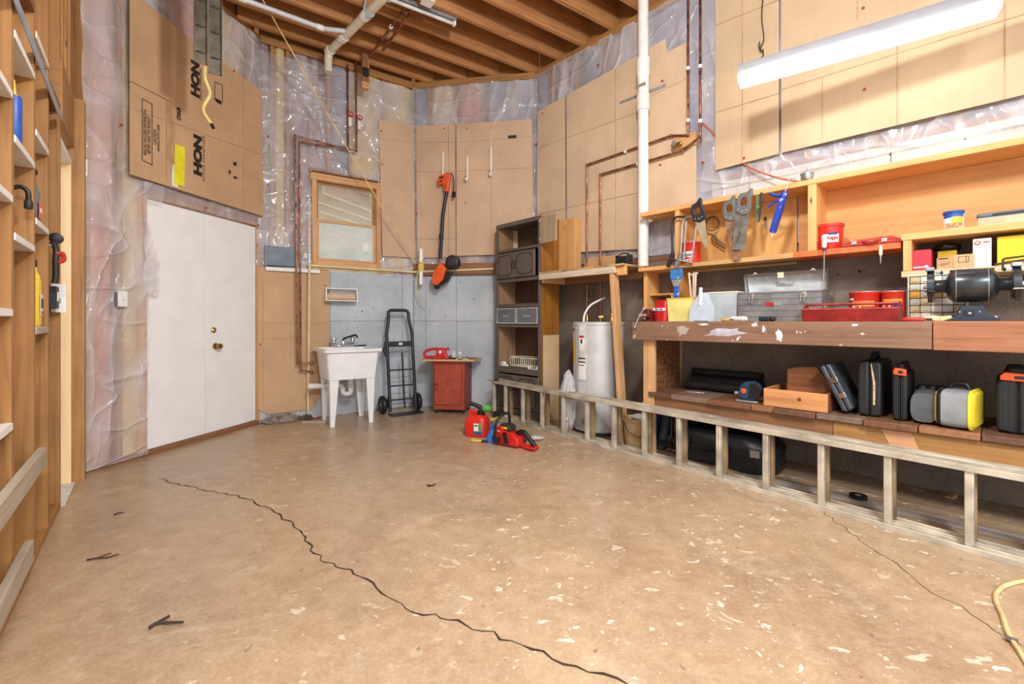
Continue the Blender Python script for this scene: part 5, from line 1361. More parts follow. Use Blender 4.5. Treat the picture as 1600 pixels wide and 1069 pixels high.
def twig(name, pts, r_, label, m_=None):
    P = [flo(u, v) for u, v in pts]; c_ = P[0].copy(); 
    q = [x-c_+Vector((0,0,r_+.002+.004*(i % 2))) for i, x in enumerate(P)]
    o = thing(name, label, 'twig', Matrix.Translation(c_)); M().tube(q, [r_*(1-.5*i/len(q)) for i in range(len(q))], 6).build('stem', m_ or mat((64,50,40), .9, var=.2), o)
    if len(q) > 3: M().tube([q[1], q[1].lerp(q[2], .5)+Vector((.012,.03,.006))], r_*.7, 5).build('side_shoot', m_ or mat((64,50,40), .9, var=.2), o)
    return o
twig('twig', [(233,985),(243,980),(256,977),(286,978)], .007, 'dark curled twig on the floor at the lower left')
twig('twig', [(136,877),(150,876),(170,873),(186,869)], .004, 'thin dark twig on the floor near the left studs')
twig('twig', [(668,760),(674,762),(680,759)], .006, 'small dark crumb of bark near the middle of the floor')
twig('twig', [(178,806),(186,804),(193,803)], .004, 'short dark twig before the doorway sill')
# cream cord at the lower right
pts = [(1650,905),(1600,911),(1572,918),(1557,930),(1557,945),(1566,965),(1574,990),(1582,1005),(1598,1030),(1625,1075)]
P = [flo(u, v) for u, v in pts]; c_ = P[2].copy()
o = thing('extension_cable', 'cream extension cord curling on the floor in front of the ladder', 'cord', Matrix.Translation(c_))
M().tube(spline([x-c_+Vector((0,0,.008)) for x in P], 6), .0075, 8).build('cord', mat((226,196,140), .6, var=.12), o)
a = P[7]-c_; M().tube([a+Vector((-.01,.012,.009)), a+Vector((.008,-.01,.009))], .010, 8).build('tape_wrap', mat((90,80,74), .7), o)

# debris along the foot of the sink wall
def crumple(name, label, cat, c_, sx, sy, sz, m_, seed, rz=0):
    bm = M(); bmesh.ops.create_icosphere(bm.bm, subdivisions=4, radius=1)
    for v in bm.bm.verts:
        n_ = 1+.45*(abs(noise.noise(v.co*2.6+Vector((seed,1,0))))-.25)+.2*noise.noise(v.co*6+Vector((seed,0,0)))
        v.co = Vector((v.co.x*sx*n_, v.co.y*sy*n_, max(.001, sz*.7+v.co.z*sz*n_)))
    o = bm.build(name, m_, mw=Matrix.Translation(c_) @ Matrix.Rotation(rz, 4, 'Z')); return tag(o, label, cat)
GF = mat((132,120,110), .6, var=.25, sc=12)
crumple('plastic_wad', 'crumpled grey film bunched at the foot of the brown cardboard', 'plastic', S.pt(.20,.09,0), .17, .055, .055, GF, 3, S.ang)
crumple('plastic_wad', 'dark crumpled film beside the foot of the cream pipe', 'plastic', S.pt(.44,.10,0), .06, .05, .035, mat((92,74,66), .6, var=.25, sc=12), 8, S.ang)
o = thing('wood_offcut', 'weathered board scrap lying between the cream pipe and the sink leg', 'board', S.mat(.485,.30,0,R_(-32)))
M().hexa([(-.13,-.02,0),(.13,-.02,0),(.13,.02,0),(-.13,.02,0)], [(-.13,-.02,.022),(.12,-.02,.022),(.12,.02,.022),(-.13,.02,.022)]).build('board', GREYW['x'], o, bevel=.003); M().box(.10,.125,-.0205,.0205,.0225,.026).build('split_end', PINE['x'], o)
p = flo(492, 655)
o = thing('red_scrap', 'small red and white paper scrap beside the cream pipe', 'paper', Matrix.Translation((p.x,p.y,0)))
M().hexa([(-.04,-.02,.001),(.03,-.025,.001),(.04,.02,.001),(-.03,.025,.001)], [(-.035,-.015,.012),(.03,-.02,.025),(.035,.02,.02),(-.03,.02,.01)]).build('paper', mat((150,60,70), .7, var=.3, sc=40), o); M().box(-.01,.02,-.012,.01,.024,.028).build('white_side', WHITE, o)
p = flo(507, 968-300)
# ------------------------------------------------------------------ strip light over the bench
e1 = Vector(((1155-800)/700*3.09, 3.09, 2.745)); e2 = Vector(((1562-800)/700*2.353, 2.353, 2.745))
ax = e2-e1; fl_len = ax.length
lt = thing('strip_light', 'long white wraparound strip light glowing above the workbench', 'light', Matrix.Translation(e1) @ Matrix.Rotation(math.atan2(ax.y, ax.x), 4, 'Z'))
HSG = mat((158,162,170), .4, .2, var=.03)
M().prism([(-.065,.0),(-.065,.045),(-.045,.075),(.045,.075),(.065,.045),(.065,.0)], 0, fl_len, 'yz').build('housing', HSG, lt, bevel=.002)
gm, gnt, gb = base_mat('lit_diffuser'); gb.inputs['Base Color'].default_value = (.9,.9,.9,1)
gb.inputs['Emission Color'].default_value = (1,.98,.95,1); gb.inputs['Emission Strength'].default_value = 4.4
pr = [(-.066,-.002)] + [(.075*math.cos(R_(a)), -.012+.055*math.sin(R_(a))) for a in range(180,361,20)] + [(.066,-.002)]
M().prism(pr, .006, fl_len-.006, 'yz').build('diffuser', gm, lt)
for x in (0, fl_len-.006): M().prism(pr, x, x+.0055, 'yz').build('end_cap', WHITE, lt)
p = pR(1191, 85, .07)
o = thing('dangling_wire', 'thin dark wire dangling over the pale cardboard above the strip light', 'wire', Matrix.Translation((p.x, p.y, p.z)))
q = spline([(0,0,.95),(.01,0,.55),(-.005,0,.30),(.012,0,.12),(-.015,0,.05),(.01,0,-.0),(-.03,0,-.05)], 5)
M().tube(q, .0042, 6).build('wire', DARK, o); M().tube(spline([(-.02,0,.10),(-.03,-.004,.05),(-.005,-.006,.02),(.008,0,.04)], 4), .0042, 6).build('twist', DARK, o)

# ------------------------------------------------------------------ helpers for the bench
def zR(u, v, d): return R.at(u, v, d)[1]
def W(a, b_, d): return rs(b_, d)-rs(a, d)
def RI(name, label, cat, u, d, z, rz=0, group=None): return thing(name, label, cat, R.mat(rs(u, d), d, z, R_(rz)), group)
TT = BT+.0005; MS = 1.5525; MS2 = 1.5505
COFFEE = mat((206,44,30), .35, var=.04); CREAM = mat((240,226,196), .5, var=.04); NAVY = mat((34,44,120), .45)
def can(name, label, cat, u, d, z, r, h, tub=False):
    o = RI(name, label, cat, u, d, z)
    pr_ = [(r-.003,0),(r,.003),(r,.009),(r-.002,.012),(r-.002,h-.012),(r,h-.009),(r,h-.002),(r-.003,h)]
    if tub: pr_ = [(r*.88,0),(r*.90,.004),(r*.97,h*.5),(r,h-.02)]
    M().lathe(pr_, n=28).build('can_body', COFFEE, o)
    if tub: M().lathe([(r+.004,h-.022),(r+.006,h-.018),(r+.006,h),(r-.01,h+.002)], n=28).build('lid', mat((214,60,48), .35), o)
    else: M().lathe([(r-.004,h),(r-.004,h+.004),(r-.012,h+.005)], n=28).build('rim', STEEL, o)
    return o
def wrap(o, r, a, z, w_, h_, m_, nm, off=.001):
    m = M(); da = w_/r; n = 6; prev = None
    for k in range(n+1):
        t = R_(-90)+R_(a)+da*(k/n-.5)
        cur = [m.bm.verts.new((math.cos(t)*(r+x), math.sin(t)*(r+x), zz)) for x, zz in ((-.0005,z-h_/2),(off,z-h_/2),(off,z+h_/2),(-.0005,z+h_/2))]
        if prev:
            for i in range(4): m.bm.faces.new((prev[i], prev[(i+1)%4], cur[(i+1)%4], cur[i]))
        prev = cur
    return m.build(nm, m_, o)
def curved_text(o, body, r, z, size, m_, ang=0, bold=.002, sx=1.0):
    t = text(body, size, m_, o, Matrix.Translation((0,0,0)), bold=bold, sx=1)
    for v in t.data.vertices:
        x, y, h = v.co.x*sx, v.co.y, v.co.z
        th = R_(-90)+R_(ang)+x/r
        v.co = Vector((math.cos(th)*(r+.0012+h), math.sin(th)*(r+.0012+h), z+y))
    t.data.update(); return t

# ------------------------------------------------------------------ tools hanging on the plywood back
def saw(name, label, u, v, d, ang, L_, w0_, w1_, blade, hm, dots=True):
    s, z = R.at(u, v, d)
    o = thing(name, label, 'saw', R.mat(s, d, z) @ Matrix.Rotation(R_(ang), 4, 'Y') @ Matrix.Diagonal((1.0, 1, 1.12, 1)), 'hand saws on the shelf edge')
    # handle at the top, blade pointing down
    M().prism([(-w0_*.5,-.035),(w0_*.5,-.05),(w1_*.5,-L_),(-w1_*.5+.0,-L_)], -.001, .001, 'xz').build('blade', blade, o)
    m = M(); outer = [(-.048,-.055),(-.052,.02),(-.03,.062),(.015,.068),(.045,.092),(.055,.085),(.05,.03),(.06,-.03),(.045,-.075),(.0,-.082)]
    inner = [(-.022,-.018),(-.022,.018),(-.008,.034),(.018,.034),(.026,.01),(.022,-.02)]
    A = [m.bm.verts.new((x, -.011, z_)) for x, z_ in outer]; B_ = [m.bm.verts.new((x, -.011, z_)) for x, z_ in inner]
    e1_ = [m.bm.edges.new((A[i], A[(i+1) % len(A)])) for i in range(len(A))]; e2_ = [m.bm.edges.new((B_[i], B_[(i+1) % len(B_)])) for i in range(len(B_))]
    bmesh.ops.triangle_fill(m.bm, use_beauty=True, edges=e1_+e2_)
    r_ = bmesh.ops.extrude_face_region(m.bm, geom=m.bm.faces[:])
    for v_ in [g for g in r_['geom'] if isinstance(g, bmesh.types.BMVert)]: v_.co.y += .022
    m.build('handle', hm, o, bevel=.004)
    if dots:
        for k, (x, z_) in enumerate(((-.028,-.045),(.0,-.055),(.026,-.05))): M().cyl((x,-.0125,z_),(x,-.011,z_), .006, n=10).build('handle_screw', STEEL, o)
    M().cyl((.0,.0,.04),(.0,.03,.04), .004, n=6).build('hook', STEEL, o)
    return o
RUST = mat((150,116,92), .5, .4, var=.2, sc=20); SAWS = mat((150,148,142), .35, .6, var=.15, sc=18); PALES = mat((206,190,160), .4, .4, var=.12)
saw('hand_saw', 'small saw with a dark blue handle and pale narrow blade beside the hacksaws', 1090, 331, .33, -14, .27, .085, .03, PALES, mat((40,46,54), .4))
saw('hand_saw', 'middle saw with a grey handle and rust brown blade on the shelf edge', 1140, 328, .33, -8, .35, .10, .055, RUST, mat((112,114,112), .4))
saw('hand_saw', 'right saw with a grey handle and wide steel blade on the shelf edge', 1162, 317, .345, 6, .31, .10, .09, SAWS, mat((104,108,110), .4))
bpy.data.objects['hand_saw.002'].children[0]
text('STANLEY', .022, INK, bpy.data.objects['hand_saw.002'], Matrix.Translation((-.01,-.0016,-.22)) @ FACE @ Matrix.Rotation(R_(80),4,'Z'))
def hacksaw(label, u, v, d, ang, mcol, hm):
    s, z = R.at(u, v, d)
    o = thing('hacksaw', label, 'hacksaw', R.mat(s, d, z) @ Matrix.Rotation(R_(ang), 4, 'Y') @ Matrix.Rotation(R_(12), 4, 'Z'), 'hacksaws hung on the upright')
    M().tube(fillet([(-.035,0,-.36),(-.06,0,-.05),(-.03,0,.0),(.05,0,-.01),(.055,0,-.04)], .04, 5), .009, 8).build('frame', mcol, o)
    M().box(.050,.062,-.001,.001,-.36,-.03).build('blade', STEEL, o)
    M().tube([(-.04,0,-.36),(.065,0,-.375)], .009, 8).build('lower_arm', mcol, o)
    M().tube(spline([(-.035,0,-.30),(-.05,0,-.36),(-.07,0,-.42)], 4), .016, 10).build('grip', hm, o)
    M().cyl((0,0,-.004),(0,d-.03 if d < .2 else .05,-.004), .004, n=6).build('peg', STEEL, o)
hacksaw('black framed hacksaw hanging leftmost on the shelf upright', 1062, 338, .335, 4, BLACK, BLACK)
hacksaw('silver framed hacksaw hanging in front of the red coffee can', 1079, 338, .335, 8, mat((170,172,174), .3, .8), mat((120,124,128), .4))
o = RI('wire_coil', 'loop of dark wire hanging between the saws on the plywood', 'wire', 1113, .07, zR(1113,350,.07))
for k in range(3): M().tube([(.055*math.cos(t*math.pi/9), -.006*k, .055*math.sin(t*math.pi/9)*(1+.05*k)) for t in range(18)], .0035, 5, True).build('loop', mat((96,72,50), .6), o)
M().cyl((0,-.01,.05),(0,.04,.05), .004, n=6).build('nail', STEEL, o)
o = RI('pruning_shears', 'dark curved shears hanging below the wire loop', 'shears', 1116, .06, zR(1116,366,.06))
for s_ in (-1,1): M().tube(spline([(0,0,0),(.02*s_,-.004,-.04),(.05+.02*s_,-.004,-.09),(.09,-.004+.003*s_,-.13 if s_ < 0 else -.11)], 5), .0065, 7).build('arm', mat((110,92,62), .5, .3), o)
M().cyl((0,-.008,0),(0,.03,0), .008, n=10).build('pivot', STEEL, o)
o = RI('clamp_pliers', 'long green and black pliers hanging right of the wide saw', 'pliers', 1186, .325, zR(1186,323,.325))
M().tube([(-.012,0,.09),(-.014,0,.0),(-.004,0,-.10)], .009, 8).build('handle', mat((60,120,76), .45), o); M().tube([(.016,0,.10),(.02,0,.02),(.004,0,-.02)], .009, 8).build('handle', DARK, o); M().tube([(0,0,-.02),(0,0,-.11)], [.013,.006], 8).build('jaw', DARK, o); M().cyl((0,0,.0),(0,.03,0), .006, n=8).build('pivot', STEEL, o)
o = RI('small_chisel', 'thin small dark chisel hanging beside the green pliers', 'chisel', 1196, .045, zR(1196,357,.045))
M().box(-.007,.007,-.003,.003,0,.06).build('blade', STEEL, o); M().box(-.009,.009,-.005,.005,.06,.09).build('handle', DARK, o, bevel=.002); M().cyl((0,0,.08),(0,.016,.08), .003, n=6).build('nail', STEEL, o)
# caulking gun
s, z = R.at(1219, 325, .345)
o = thing('caulk_gun', 'blue and white paint smeared caulking gun hanging from the shelf', 'caulking gun', R.mat(s, .345, z) @ Matrix.Rotation(R_(16), 4, 'Y') @ Matrix.Diagonal((.8,.9,.95,1)))
BW = mat((30,66,176), .4, var=.1, wear=(232,236,244), name='paint_smeared_blue')
M().prism([(-.024,-.17),(.024,-.17),(.024,.07),(-.024,.07)], -.024, -.018, 'xz').build('cradle', BW, o, bevel=.004)
for x in (-.024,.019): M().box(x,x+.005,-.024,.02,-.17,.07).build('cradle_side', BW, o)
M().lathe([(.028,0),(.028,.012)], (0,0,-.182), n=16).build('nose_plate', BW, o); M().lathe([(.028,0),(.03,.03),(.02,.05)], (0,0,.07), n=16).build('rear_cap', BW, o)
M().tube([(-.005,0,.09),(-.06,0,.085),(-.12,0,.10)], [.014,.013,.012], 10).build('handle', BW, o); M().tube([(-.015,0,.06),(-.06,0,.04),(-.10,0,.0)], .010, 8).build('trigger', BW, o)
M().cyl((0,0,.10),(0,0,.20), .005, n=8).build('push_rod', STEEL, o); M().tube([(0,0,.20),(.02,0,.22),(.05,0,.215)], .005, 6).build('rod_hook', STEEL, o); M().lathe([(.022,0),(.022,.22)], (0,0,-.168), n=14).build('cartridge', mat((226,230,238), .5), o); M().cyl((0,.0,-.19),(0,0,-.215), .012, .005, 10).build('nozzle', WHITE, o)
o.matrix_world = o.matrix_world @ Matrix.Diagonal((1,1,1,1))
# long tools hooked over the shelf edge
o = RI('long_screwdriver', 'white handled long screwdriver hanging from the orange shelf edge', 'screwdriver', 1288, .325, zR(1288,388,.325))
M().lathe([(.007,0),(.014,.008),(.015,.05),(.017,.075),(.010,.09)], n=12).build('handle', WHITE, o); M().lathe([(.009,-.018),(.010,0)], n=10).build('ferrule', NAVY, o); M().cyl((0,0,-.018),(-.006,0,-.40), .0035, n=6).build('shaft', STEEL, o)
o = RI('hanging_awl', 'small pale awl hanging from the right end of the orange shelf', 'awl', 1376, .325, zR(1376,412,.325))
M().cyl((0,0,0),(0,0,.05), .002, .005, 6).build('tip', STEEL, o); M().lathe([(.006,.05),(.010,.06),(.009,.10),(.004,.115)], n=10).build('handle', CREAM, o)

# ------------------------------------------------------------------ cans, tubs and cases on the shelves
d = .20; r = W(1065,1094,d)/2*.97
o = can('coffee_can', 'red coffee can on the middle shelf behind the hacksaws', 'can', 1080, d, MS2, r, zR(1080,380,d)-MS2)
wrap(o, r, 0, .075, .10, .05, WHITE, 'label_burst', .0006); curved_text(o, 'Folgers', r-.001, .072, .042, INK, sx=.8); wrap(o, r, 0, .03, .06, .008, CREAM, 'label_line')
d = .20; r = W(1275,1318,d)/2
o = can('coffee_tub', 'red plastic coffee tub on the orange shelf', 'tub', 1296, d, MS, r, zR(1296,352,d)-MS, True)
wrap(o, r*.97, 25, .075, .07, .055, WHITE, 'label', .0025); wrap(o, r*.97, 25, .105, .05, .016, NAVY, 'label_band', .003); t = curved_text(o, 'Folgers', r*.99, .075, .03, RED, ang=25, sx=.7)
o = RI('red_case', 'flat red plastic tool case lying on the orange shelf', 'case', 1318, .25, MS, 0)
w_ = W(1318,1412,.25)
M().prism([(0,0),(w_,0),(w_-.01,.022),(.015,.022)], -.06, .16, 'xz').build('lower_shell', mat((196,58,44), .4), o, bevel=.004); M().prism([(.012,.0235),(w_-.012,.0235),(w_-.05,.045),(.07,.04)], -.055,.155,'xz').build('upper_shell', mat((204,66,50), .4), o, bevel=.004)
M().tube(fillet([(w_*.38,-.062,.022),(w_*.42,-.085,.016),(w_*.58,-.085,.016),(w_*.62,-.062,.022)], .02, 4), .007, 8).build('handle', mat((170,50,40), .4), o)
for x in (.22,.72): M().box(w_*x-.014,w_*x+.014,-.068,-.0605,.008,.032).build('latch', STEEL, o, bevel=.002)
RS = 1.5925
d = .27; r = W(1474,1507,d)/2
o = RI('nut_can', 'blue and white round snack can on the right shelf', 'can', 1490, d, RS)
h_ = zR(1490,332,d)-RS
M().lathe([(r-.002,0),(r,.003),(r,h_-.004),(r-.003,h_)], n=28).build('can_body', mat((238,240,244), .4, var=.02), o); M().lathe([(r+.002,h_-.012),(r+.003,h_-.01),(r+.003,h_+.004),(r-.01,h_+.006)], n=28).build('lid', mat((28,84,170), .35), o)
wrap(o, r, 0, h_*.80, .10, h_*.28, mat((28,84,170), .4), 'blue_band'); wrap(o, r, 25, h_*.45, .05, h_*.5, mat((236,196,60), .5), 'yellow_panel', .0014); wrap(o, r, 5, h_*.22, .075, h_*.3, mat((196,150,100), .6, var=.3, sc=60), 'nut_picture', .0018)
o = RI('long_carton', 'long low cardboard carton on the right shelf', 'carton', 1528, .26, RS)
M().box(0,.62,-.05,.12,0,.045).build('carton_body', CARD_B, o, bevel=.002); M().box(.0,.10,-.0515,-.0502,.01,.04).build('flap', CARD_A, o); M().box(.22,.42,-.0515,-.0502,.002,.043).build('flap', CARD_A, o)
o = RI('grey_tray', 'flat blue grey plastic lid lying on the long carton', 'lid', 1526, .25, RS+.0455)
M().box(0,.60,-.05,.12,0,.028).build('lid_top', mat((96,110,124), .4), o, bevel=.012, seg=3); M().box(.06,.56,-.0515,-.049,.008,.018).build('groove', DARK, o)
# right lower shelf: boxes
LS = 1.3685
def carton(name, label, u0, u1, vt, d, dep_, m_, z=LS, cat='box', rz=0):
    o = RI(name, label, cat, u0, d, z, rz); w_ = W(u0, u1, d); h_ = zR((u0+u1)/2, vt, d)-z
    M().box(0, w_, 0, dep_, 0, h_).build('carton_body', m_, o, bevel=.002)
    M().box(0.001, w_-.001, .001, dep_-.001, h_, h_+.0012).build('top_flap', m_, o)
    return o, w_, h_
o, w_, h_ = carton('red_box', 'bright red box at the left end of the right lower shelf', 1425, 1455, 391, .29, .14, mat((214,46,66), .45, var=.04))
M().box(.006,.055,-.0012,0,.018,.026).build('print_line', WHITE, o); M().cyl((w_*.75,-.0012,.024),(w_*.75,0,.024), .009, n=14).build('print_dot', WHITE, o)
o, w_, h_ = carton('yellow_box', 'small yellow box under the black bag on the right lower shelf', 1465, 1495, 392, .20, .10, mat((238,196,40), .5))
M().box(.004,.03,-.0012,0,.005,h_*.5).build('green_label', mat((150,190,160), .5), o)
o = RI('black_bag', 'shiny black plastic bag resting on the small yellow box', 'bag', 1480, .16, LS+h_+.0015)
m = M(); bmesh.ops.create_icosphere(m.bm, subdivisions=3, radius=1)
for v in m.bm.verts: v.co = Vector((v.co.x*.062, v.co.y*.05, max(-.022, v.co.z*.03)+.022)) + noise.noise_vector(v.co*2.5)*.006; v.co.z = max(v.co.z, .0005)
m.build('sack', mat((22,22,24), .2, var=.2), o)
o, w_, h_ = carton('brown_carton', 'brown cardboard box standing half open in front of the lower shelf', 1489, 1522, 397, .36, .10, cardboard((222,180,130)), z=LS-.0)
o.matrix_world = R.mat(rs(1489,.36), .335, LS)
M().box(-.075,-.001,-.003,.0,0,h_*.9).xf(Matrix.Rotation(R_(-24),4,'Z')).build('side_flap', cardboard((222,180,130)), o); m = M(); 
for a,b_,c_,e_ in ((.02,w_-.02,.03,.032),(.02,w_-.02,.062,.064)): M().box(a,b_,-.0012,0,c_,e_).build('print_line', DARK, o)
for a in (.02,.05,w_-.022): M().box(a,a+.002,-.0012,0,.032,.062).build('print_line', DARK, o)
M().box(-.06,-.02,-.03,-.02,h_*.72,h_*.80).build('dark_tab', DARK, o)
o, w_, h_ = carton('white_carton', 'white and orange box on the right lower shelf', 1520, 1549, 373, .30, .12, mat((240,238,236), .5, var=.02))
M().cyl((.018,-.0012,h_-.022),(.018,0,h_-.022), .013, n=16).build('logo_disc', RED, o); text('M', .018, WHITE, o, Matrix.Translation((.018,-.0016,h_-.022)) @ FACE, bold=.001)
M().box(.04,w_-.006,-.0012,0,h_-.024,h_-.016).build('print_line', mat((200,90,90), .5), o)
for k in range(6): M().box(.012,w_-.014,-.0011,0,h_-.05-.016*k,h_-.048-.016*k).build('print_line', mat((190,200,214), .5), o)
M().box(w_,w_+.0012,.01,.11,.004,h_-.004).build('orange_side', mat((236,150,120), .5), o)
o, w_, h_ = carton('long_yellow_box', 'large yellow box at the far right of the lower shelf', 1558, 1660, 366, .28, .14, mat((242,206,30), .45, var=.06))
M().box(-.0012,0,.005,.135,.004,h_-.004).build('dark_side', DARK, o); M().box(.02,w_-.02,-.0012,0,.012,.03).build('print_band', mat((226,150,40), .5), o)
o = RI('drill_bit_strip', 'dark metal bracket lying on the front of the lower shelf at the far right', 'bracket', 1567, .34, LS+.004)
M().tube(fillet([(0,0,-.03),(.0,0,.03),(.06,0,.035),(.16,0,.045)], .01, 3), .005, 6).build('rod', DARK, o); M().box(-.03,.16,-.004,.01,.0,.012).xf(Matrix.Rotation(R_(-8),4,'Y')).build('bar', mat((70,56,46), .5, .4), o, bevel=.002)

# ------------------------------------------------------------------ things standing on the bench top
d = .30; r = W(1326,1378,d)/2
o = can('coffee_can', 'large red coffee can on the bench, left of its pair behind the red tray', 'can', 1352, d, TT, r, zR(1352,457,d)-TT, False)
wrap(o, r, 0, .11, .12, .035, mat((236,150,50), .5), 'label_sun', .0006); curved_text(o, 'Folgers', r-.001, .075, .05, WHITE, sx=.8); wrap(o, r, -45, .14, .03, .012, WHITE, 'label_corner')
d = .34; r = W(1376,1415,d)/2
o = can('coffee_can', 'large red coffee can on the bench, right of its pair behind the red tray', 'can', 1396, d, TT, r, zR(1396,456,d)-TT, False)
wrap(o, r, 0, .12, .10, .03, mat((236,150,50), .5), 'label_sun', .0006); wrap(o, r, 25, .105, .04, .03, NAVY, 'label_badge', .001); curved_text(o, 'Folgers', r-.001, .078, .045, WHITE, sx=.8)
# toolbox with its lid up
d = .40
tbx = RI('toolbox', 'grey steel toolbox with its lid open on the bench', 'toolbox', 1153, d, TT)
TG = mat((150,152,154), .42, .5, var=.10, sc=12); w_ = W(1153,1284,d); h_ = zR(1153,458,d)-TT; dp = .20
m = M().box(0,w_,0,.003,0,h_).box(0,w_,dp-.003,dp,0,h_).box(0,.003,.0031,dp-.0031,0,h_).box(w_-.003,w_,.0031,dp-.0031,0,h_).box(.0031,w_-.0031,.0031,dp-.0031,0,.003)
m.build('box_shell', TG, tbx)
for k in range(4): M().box(.0,w_,-.004,-.0002,h_*(.16+.2*k),h_*(.16+.2*k)+.006).build('pressed_rib', TG, tbx, bevel=.0015, seg=1)
M().box(-.002,w_+.002,-.005,.004,h_-.012,h_).build('rolled_edge', TG, tbx, bevel=.003)
lid = M(); 
lm = Matrix.Translation((0,dp,h_)) @ Matrix.Rotation(R_(14), 4, 'X')
lid.box(0,w_,.0,.004,0,.155).box(0,.004,-.055,-.0001,0,.155).box(w_-.004,w_,-.055,-.0001,0,.155).box(.0041,w_-.0041,-.055,-.0001,.151,.155)
lid = lid.build('lid', mat((200,202,204), .28, .85, var=.05), tbx, mw=lm)
M().box(w_*.02,w_*.98,-.006,-.0005,.012,.138).build('lid_liner', mat((232,234,236), .3, .1), lid); M().box(.0,w_,-.060,-.0552,.138,.158).build('lid_front_edge', mat((110,104,98), .5, .4), lid)
for x in (.18,.80):
    M().box(w_*x-.018,w_*x+.018,-.012,-.005,h_-.05,h_-.012).build('latch', mat((186,180,168), .35, .7), tbx, bevel=.003); M().tube([(w_*x-.012,-.016,h_-.03),(w_*x+.012,-.016,h_-.03),(w_*x+.008,-.02,h_-.075),(w_*x-.008,-.02,h_-.075)], .004, 6, True).build('latch_loop', STEEL, tbx)
M().tube(fillet([(w_*.40,-.030,.05),(w_*.40,-.045,.042),(w_*.60,-.045,.042),(w_*.60,-.030,.05)], .01, 3), .004, 6).build('lid_handle', STEEL, lid, mw=Matrix.Translation((0,.022,.03)))
M().box(w_*.5-.03,w_*.5+.01,-.063,-.060,.12,.16).build('hasp', CREAM, lid, bevel=.003)
for x in (.16,.86): M().tube([(w_*x-.012,-.06,.158),(w_*x,-.06,.172),(w_*x+.012,-.06,.158)], .004, 6).build('catch', CREAM, lid)
M().box(w_*.36,w_*.46,-.0052,-.004,h_*.52,h_*.64).build('badge_red', RED, tbx); M().box(w_*.462,w_*.56,-.0052,-.004,h_*.53,h_*.63).build('badge_plate', STEEL, tbx)
M().cyl((w_,.08,.10),(w_+.012,.08,.10), .02, n=12).build('end_knob', mat((206,176,120), .4, .5), tbx)
# red tote tray
d = .56
o = RI('red_tray', 'long dark red metal tote tray at the front of the bench', 'tray', 1254, d, TT)
RT_ = mat((150,40,38), .4, .2, var=.14, sc=16); w_ = W(1254,1404,d); h_ = zR(1254,479,d)-TT; dp=.15
M().hexa([(0,0,0),(w_,0,0),(w_,.004,0),(0,.004,0)], [(-.005,-.012,h_*.8),(w_+.005,-.012,h_*.8),(w_+.005,-.008,h_*.8),(-.005,-.008,h_*.8)]).build('front_side', RT_, o)
M().hexa([(0,dp-.004,0),(w_,dp-.004,0),(w_,dp,0),(0,dp,0)], [(-.005,dp+.006,h_*.9),(w_+.005,dp+.006,h_*.9),(w_+.005,dp+.01,h_*.9),(-.005,dp+.01,h_*.9)]).build('rear_side', RT_, o)
M().box(.0,w_,.005,dp-.005,0,.003).build('bottom', RT_, o)
for x in (0,w_-.004): M().prism([(.005,.0),(dp-.005,.0),(dp-.005,h_*.85),(dp*.5,h_*1.25),(.0,h_*.8)], x, x+.004, 'yz').build('end_plate', RT_, o)
M().tube([(.004,dp*.5,h_*1.12),(w_-.004,dp*.5,h_*1.12)], .008, 8).build('carry_bar', RT_, o)
M().tube([(-.005,-.012,h_*.8),(w_+.005,-.012,h_*.8)], .0045, 6).build('rolled_lip', mat((190,90,84), .4, .2), o)
for k in range(7): M().box(.03+k*w_/8,.03+k*w_/8+.07,.02,.09,.004,h_*.62+.008*(k%3)).xf(Matrix.Rotation(R_(0),4,'Z')).build('contents', [WHITE,STEEL,GREYPL,RED][k%4], o, bevel=.006)
# vise and the cluttered left end
d = .60
o = RI('bench_vise', 'small dark red vise with a long bar at the left end of the bench', 'vise', 1013, d-.05, TT)
VM = mat((110,40,38), .4, .4, var=.15)
M().box(-.035,.035,-.03,.06,0,.018).build('base', VM, o, bevel=.004); M().prism([(-.03,.018),(.03,.018),(.022,.06),(.034,.095),(-.036,.095),(-.024,.06)], -.0,.05,'xz').build('fixed_jaw', VM, o, bevel=.005); M().box(-.030,.03,-.05,-.012,.03,.10).build('moving_jaw', VM, o, bevel=.006); M().cyl((0,-.13,.05),(0,-.05,.05), .014, n=12).build('screw', STEEL, o)
M().tube([(.03,-.12,.10),(-.02,-.125,.02),(-.045,-.13,-.045)], .005, 8).build('tommy_bar', STEEL, o); M().ball((.03,-.12,.10), .012, n=10).build('bar_knob', STEEL, o); M().ball((-.045,-.13,-.045), .009, n=8).build('bar_knob', STEEL, o); M().box(-.04,.04,-.002,.012,.095,.105).build('jaw_plate', mat((206,140,120), .4, .3), o, bevel=.003)
d = .50
o = RI('red_pouch', 'red foil pouch with a white band beside the yellow tub', 'pouch', 1033, d, TT)
m = M(); w2 = W(1022,1043,d)/2; h_ = zR(1033,469,d)-TT
rings = []
for z_, a, b_ in ((0,w2*.95,.03),(h_*.3,w2*1.03,.034),(h_*.75,w2*.92,.024),(h_,w2*.86,.006)): rings.append([m.bm.verts.new((a*math.cos(R_(t*20)), b_*math.sin(R_(t*20)), z_)) for t in range(18)])
skin(m, rings); m.build('pouch_body', mat((206,36,40), .25, .2, var=.1), o); M().box(-w2*.9,w2*.9,-.036,-.029,h_*.50,h_*.62).build('white_band', WHITE, o); M().box(-w2*.6,-w2*.1,-.0368,-.036,h_*.53,h_*.59).build('band_print', NAVY, o); M().box(w2*.1,w2*.5,-.0368,-.036,h_*.53,h_*.59).build('band_print', NAVY, o)
d = .52
o = RI('yellow_tub', 'pale yellow rectangular tub full of odds and ends on the bench', 'tub', 1042, d, TT)
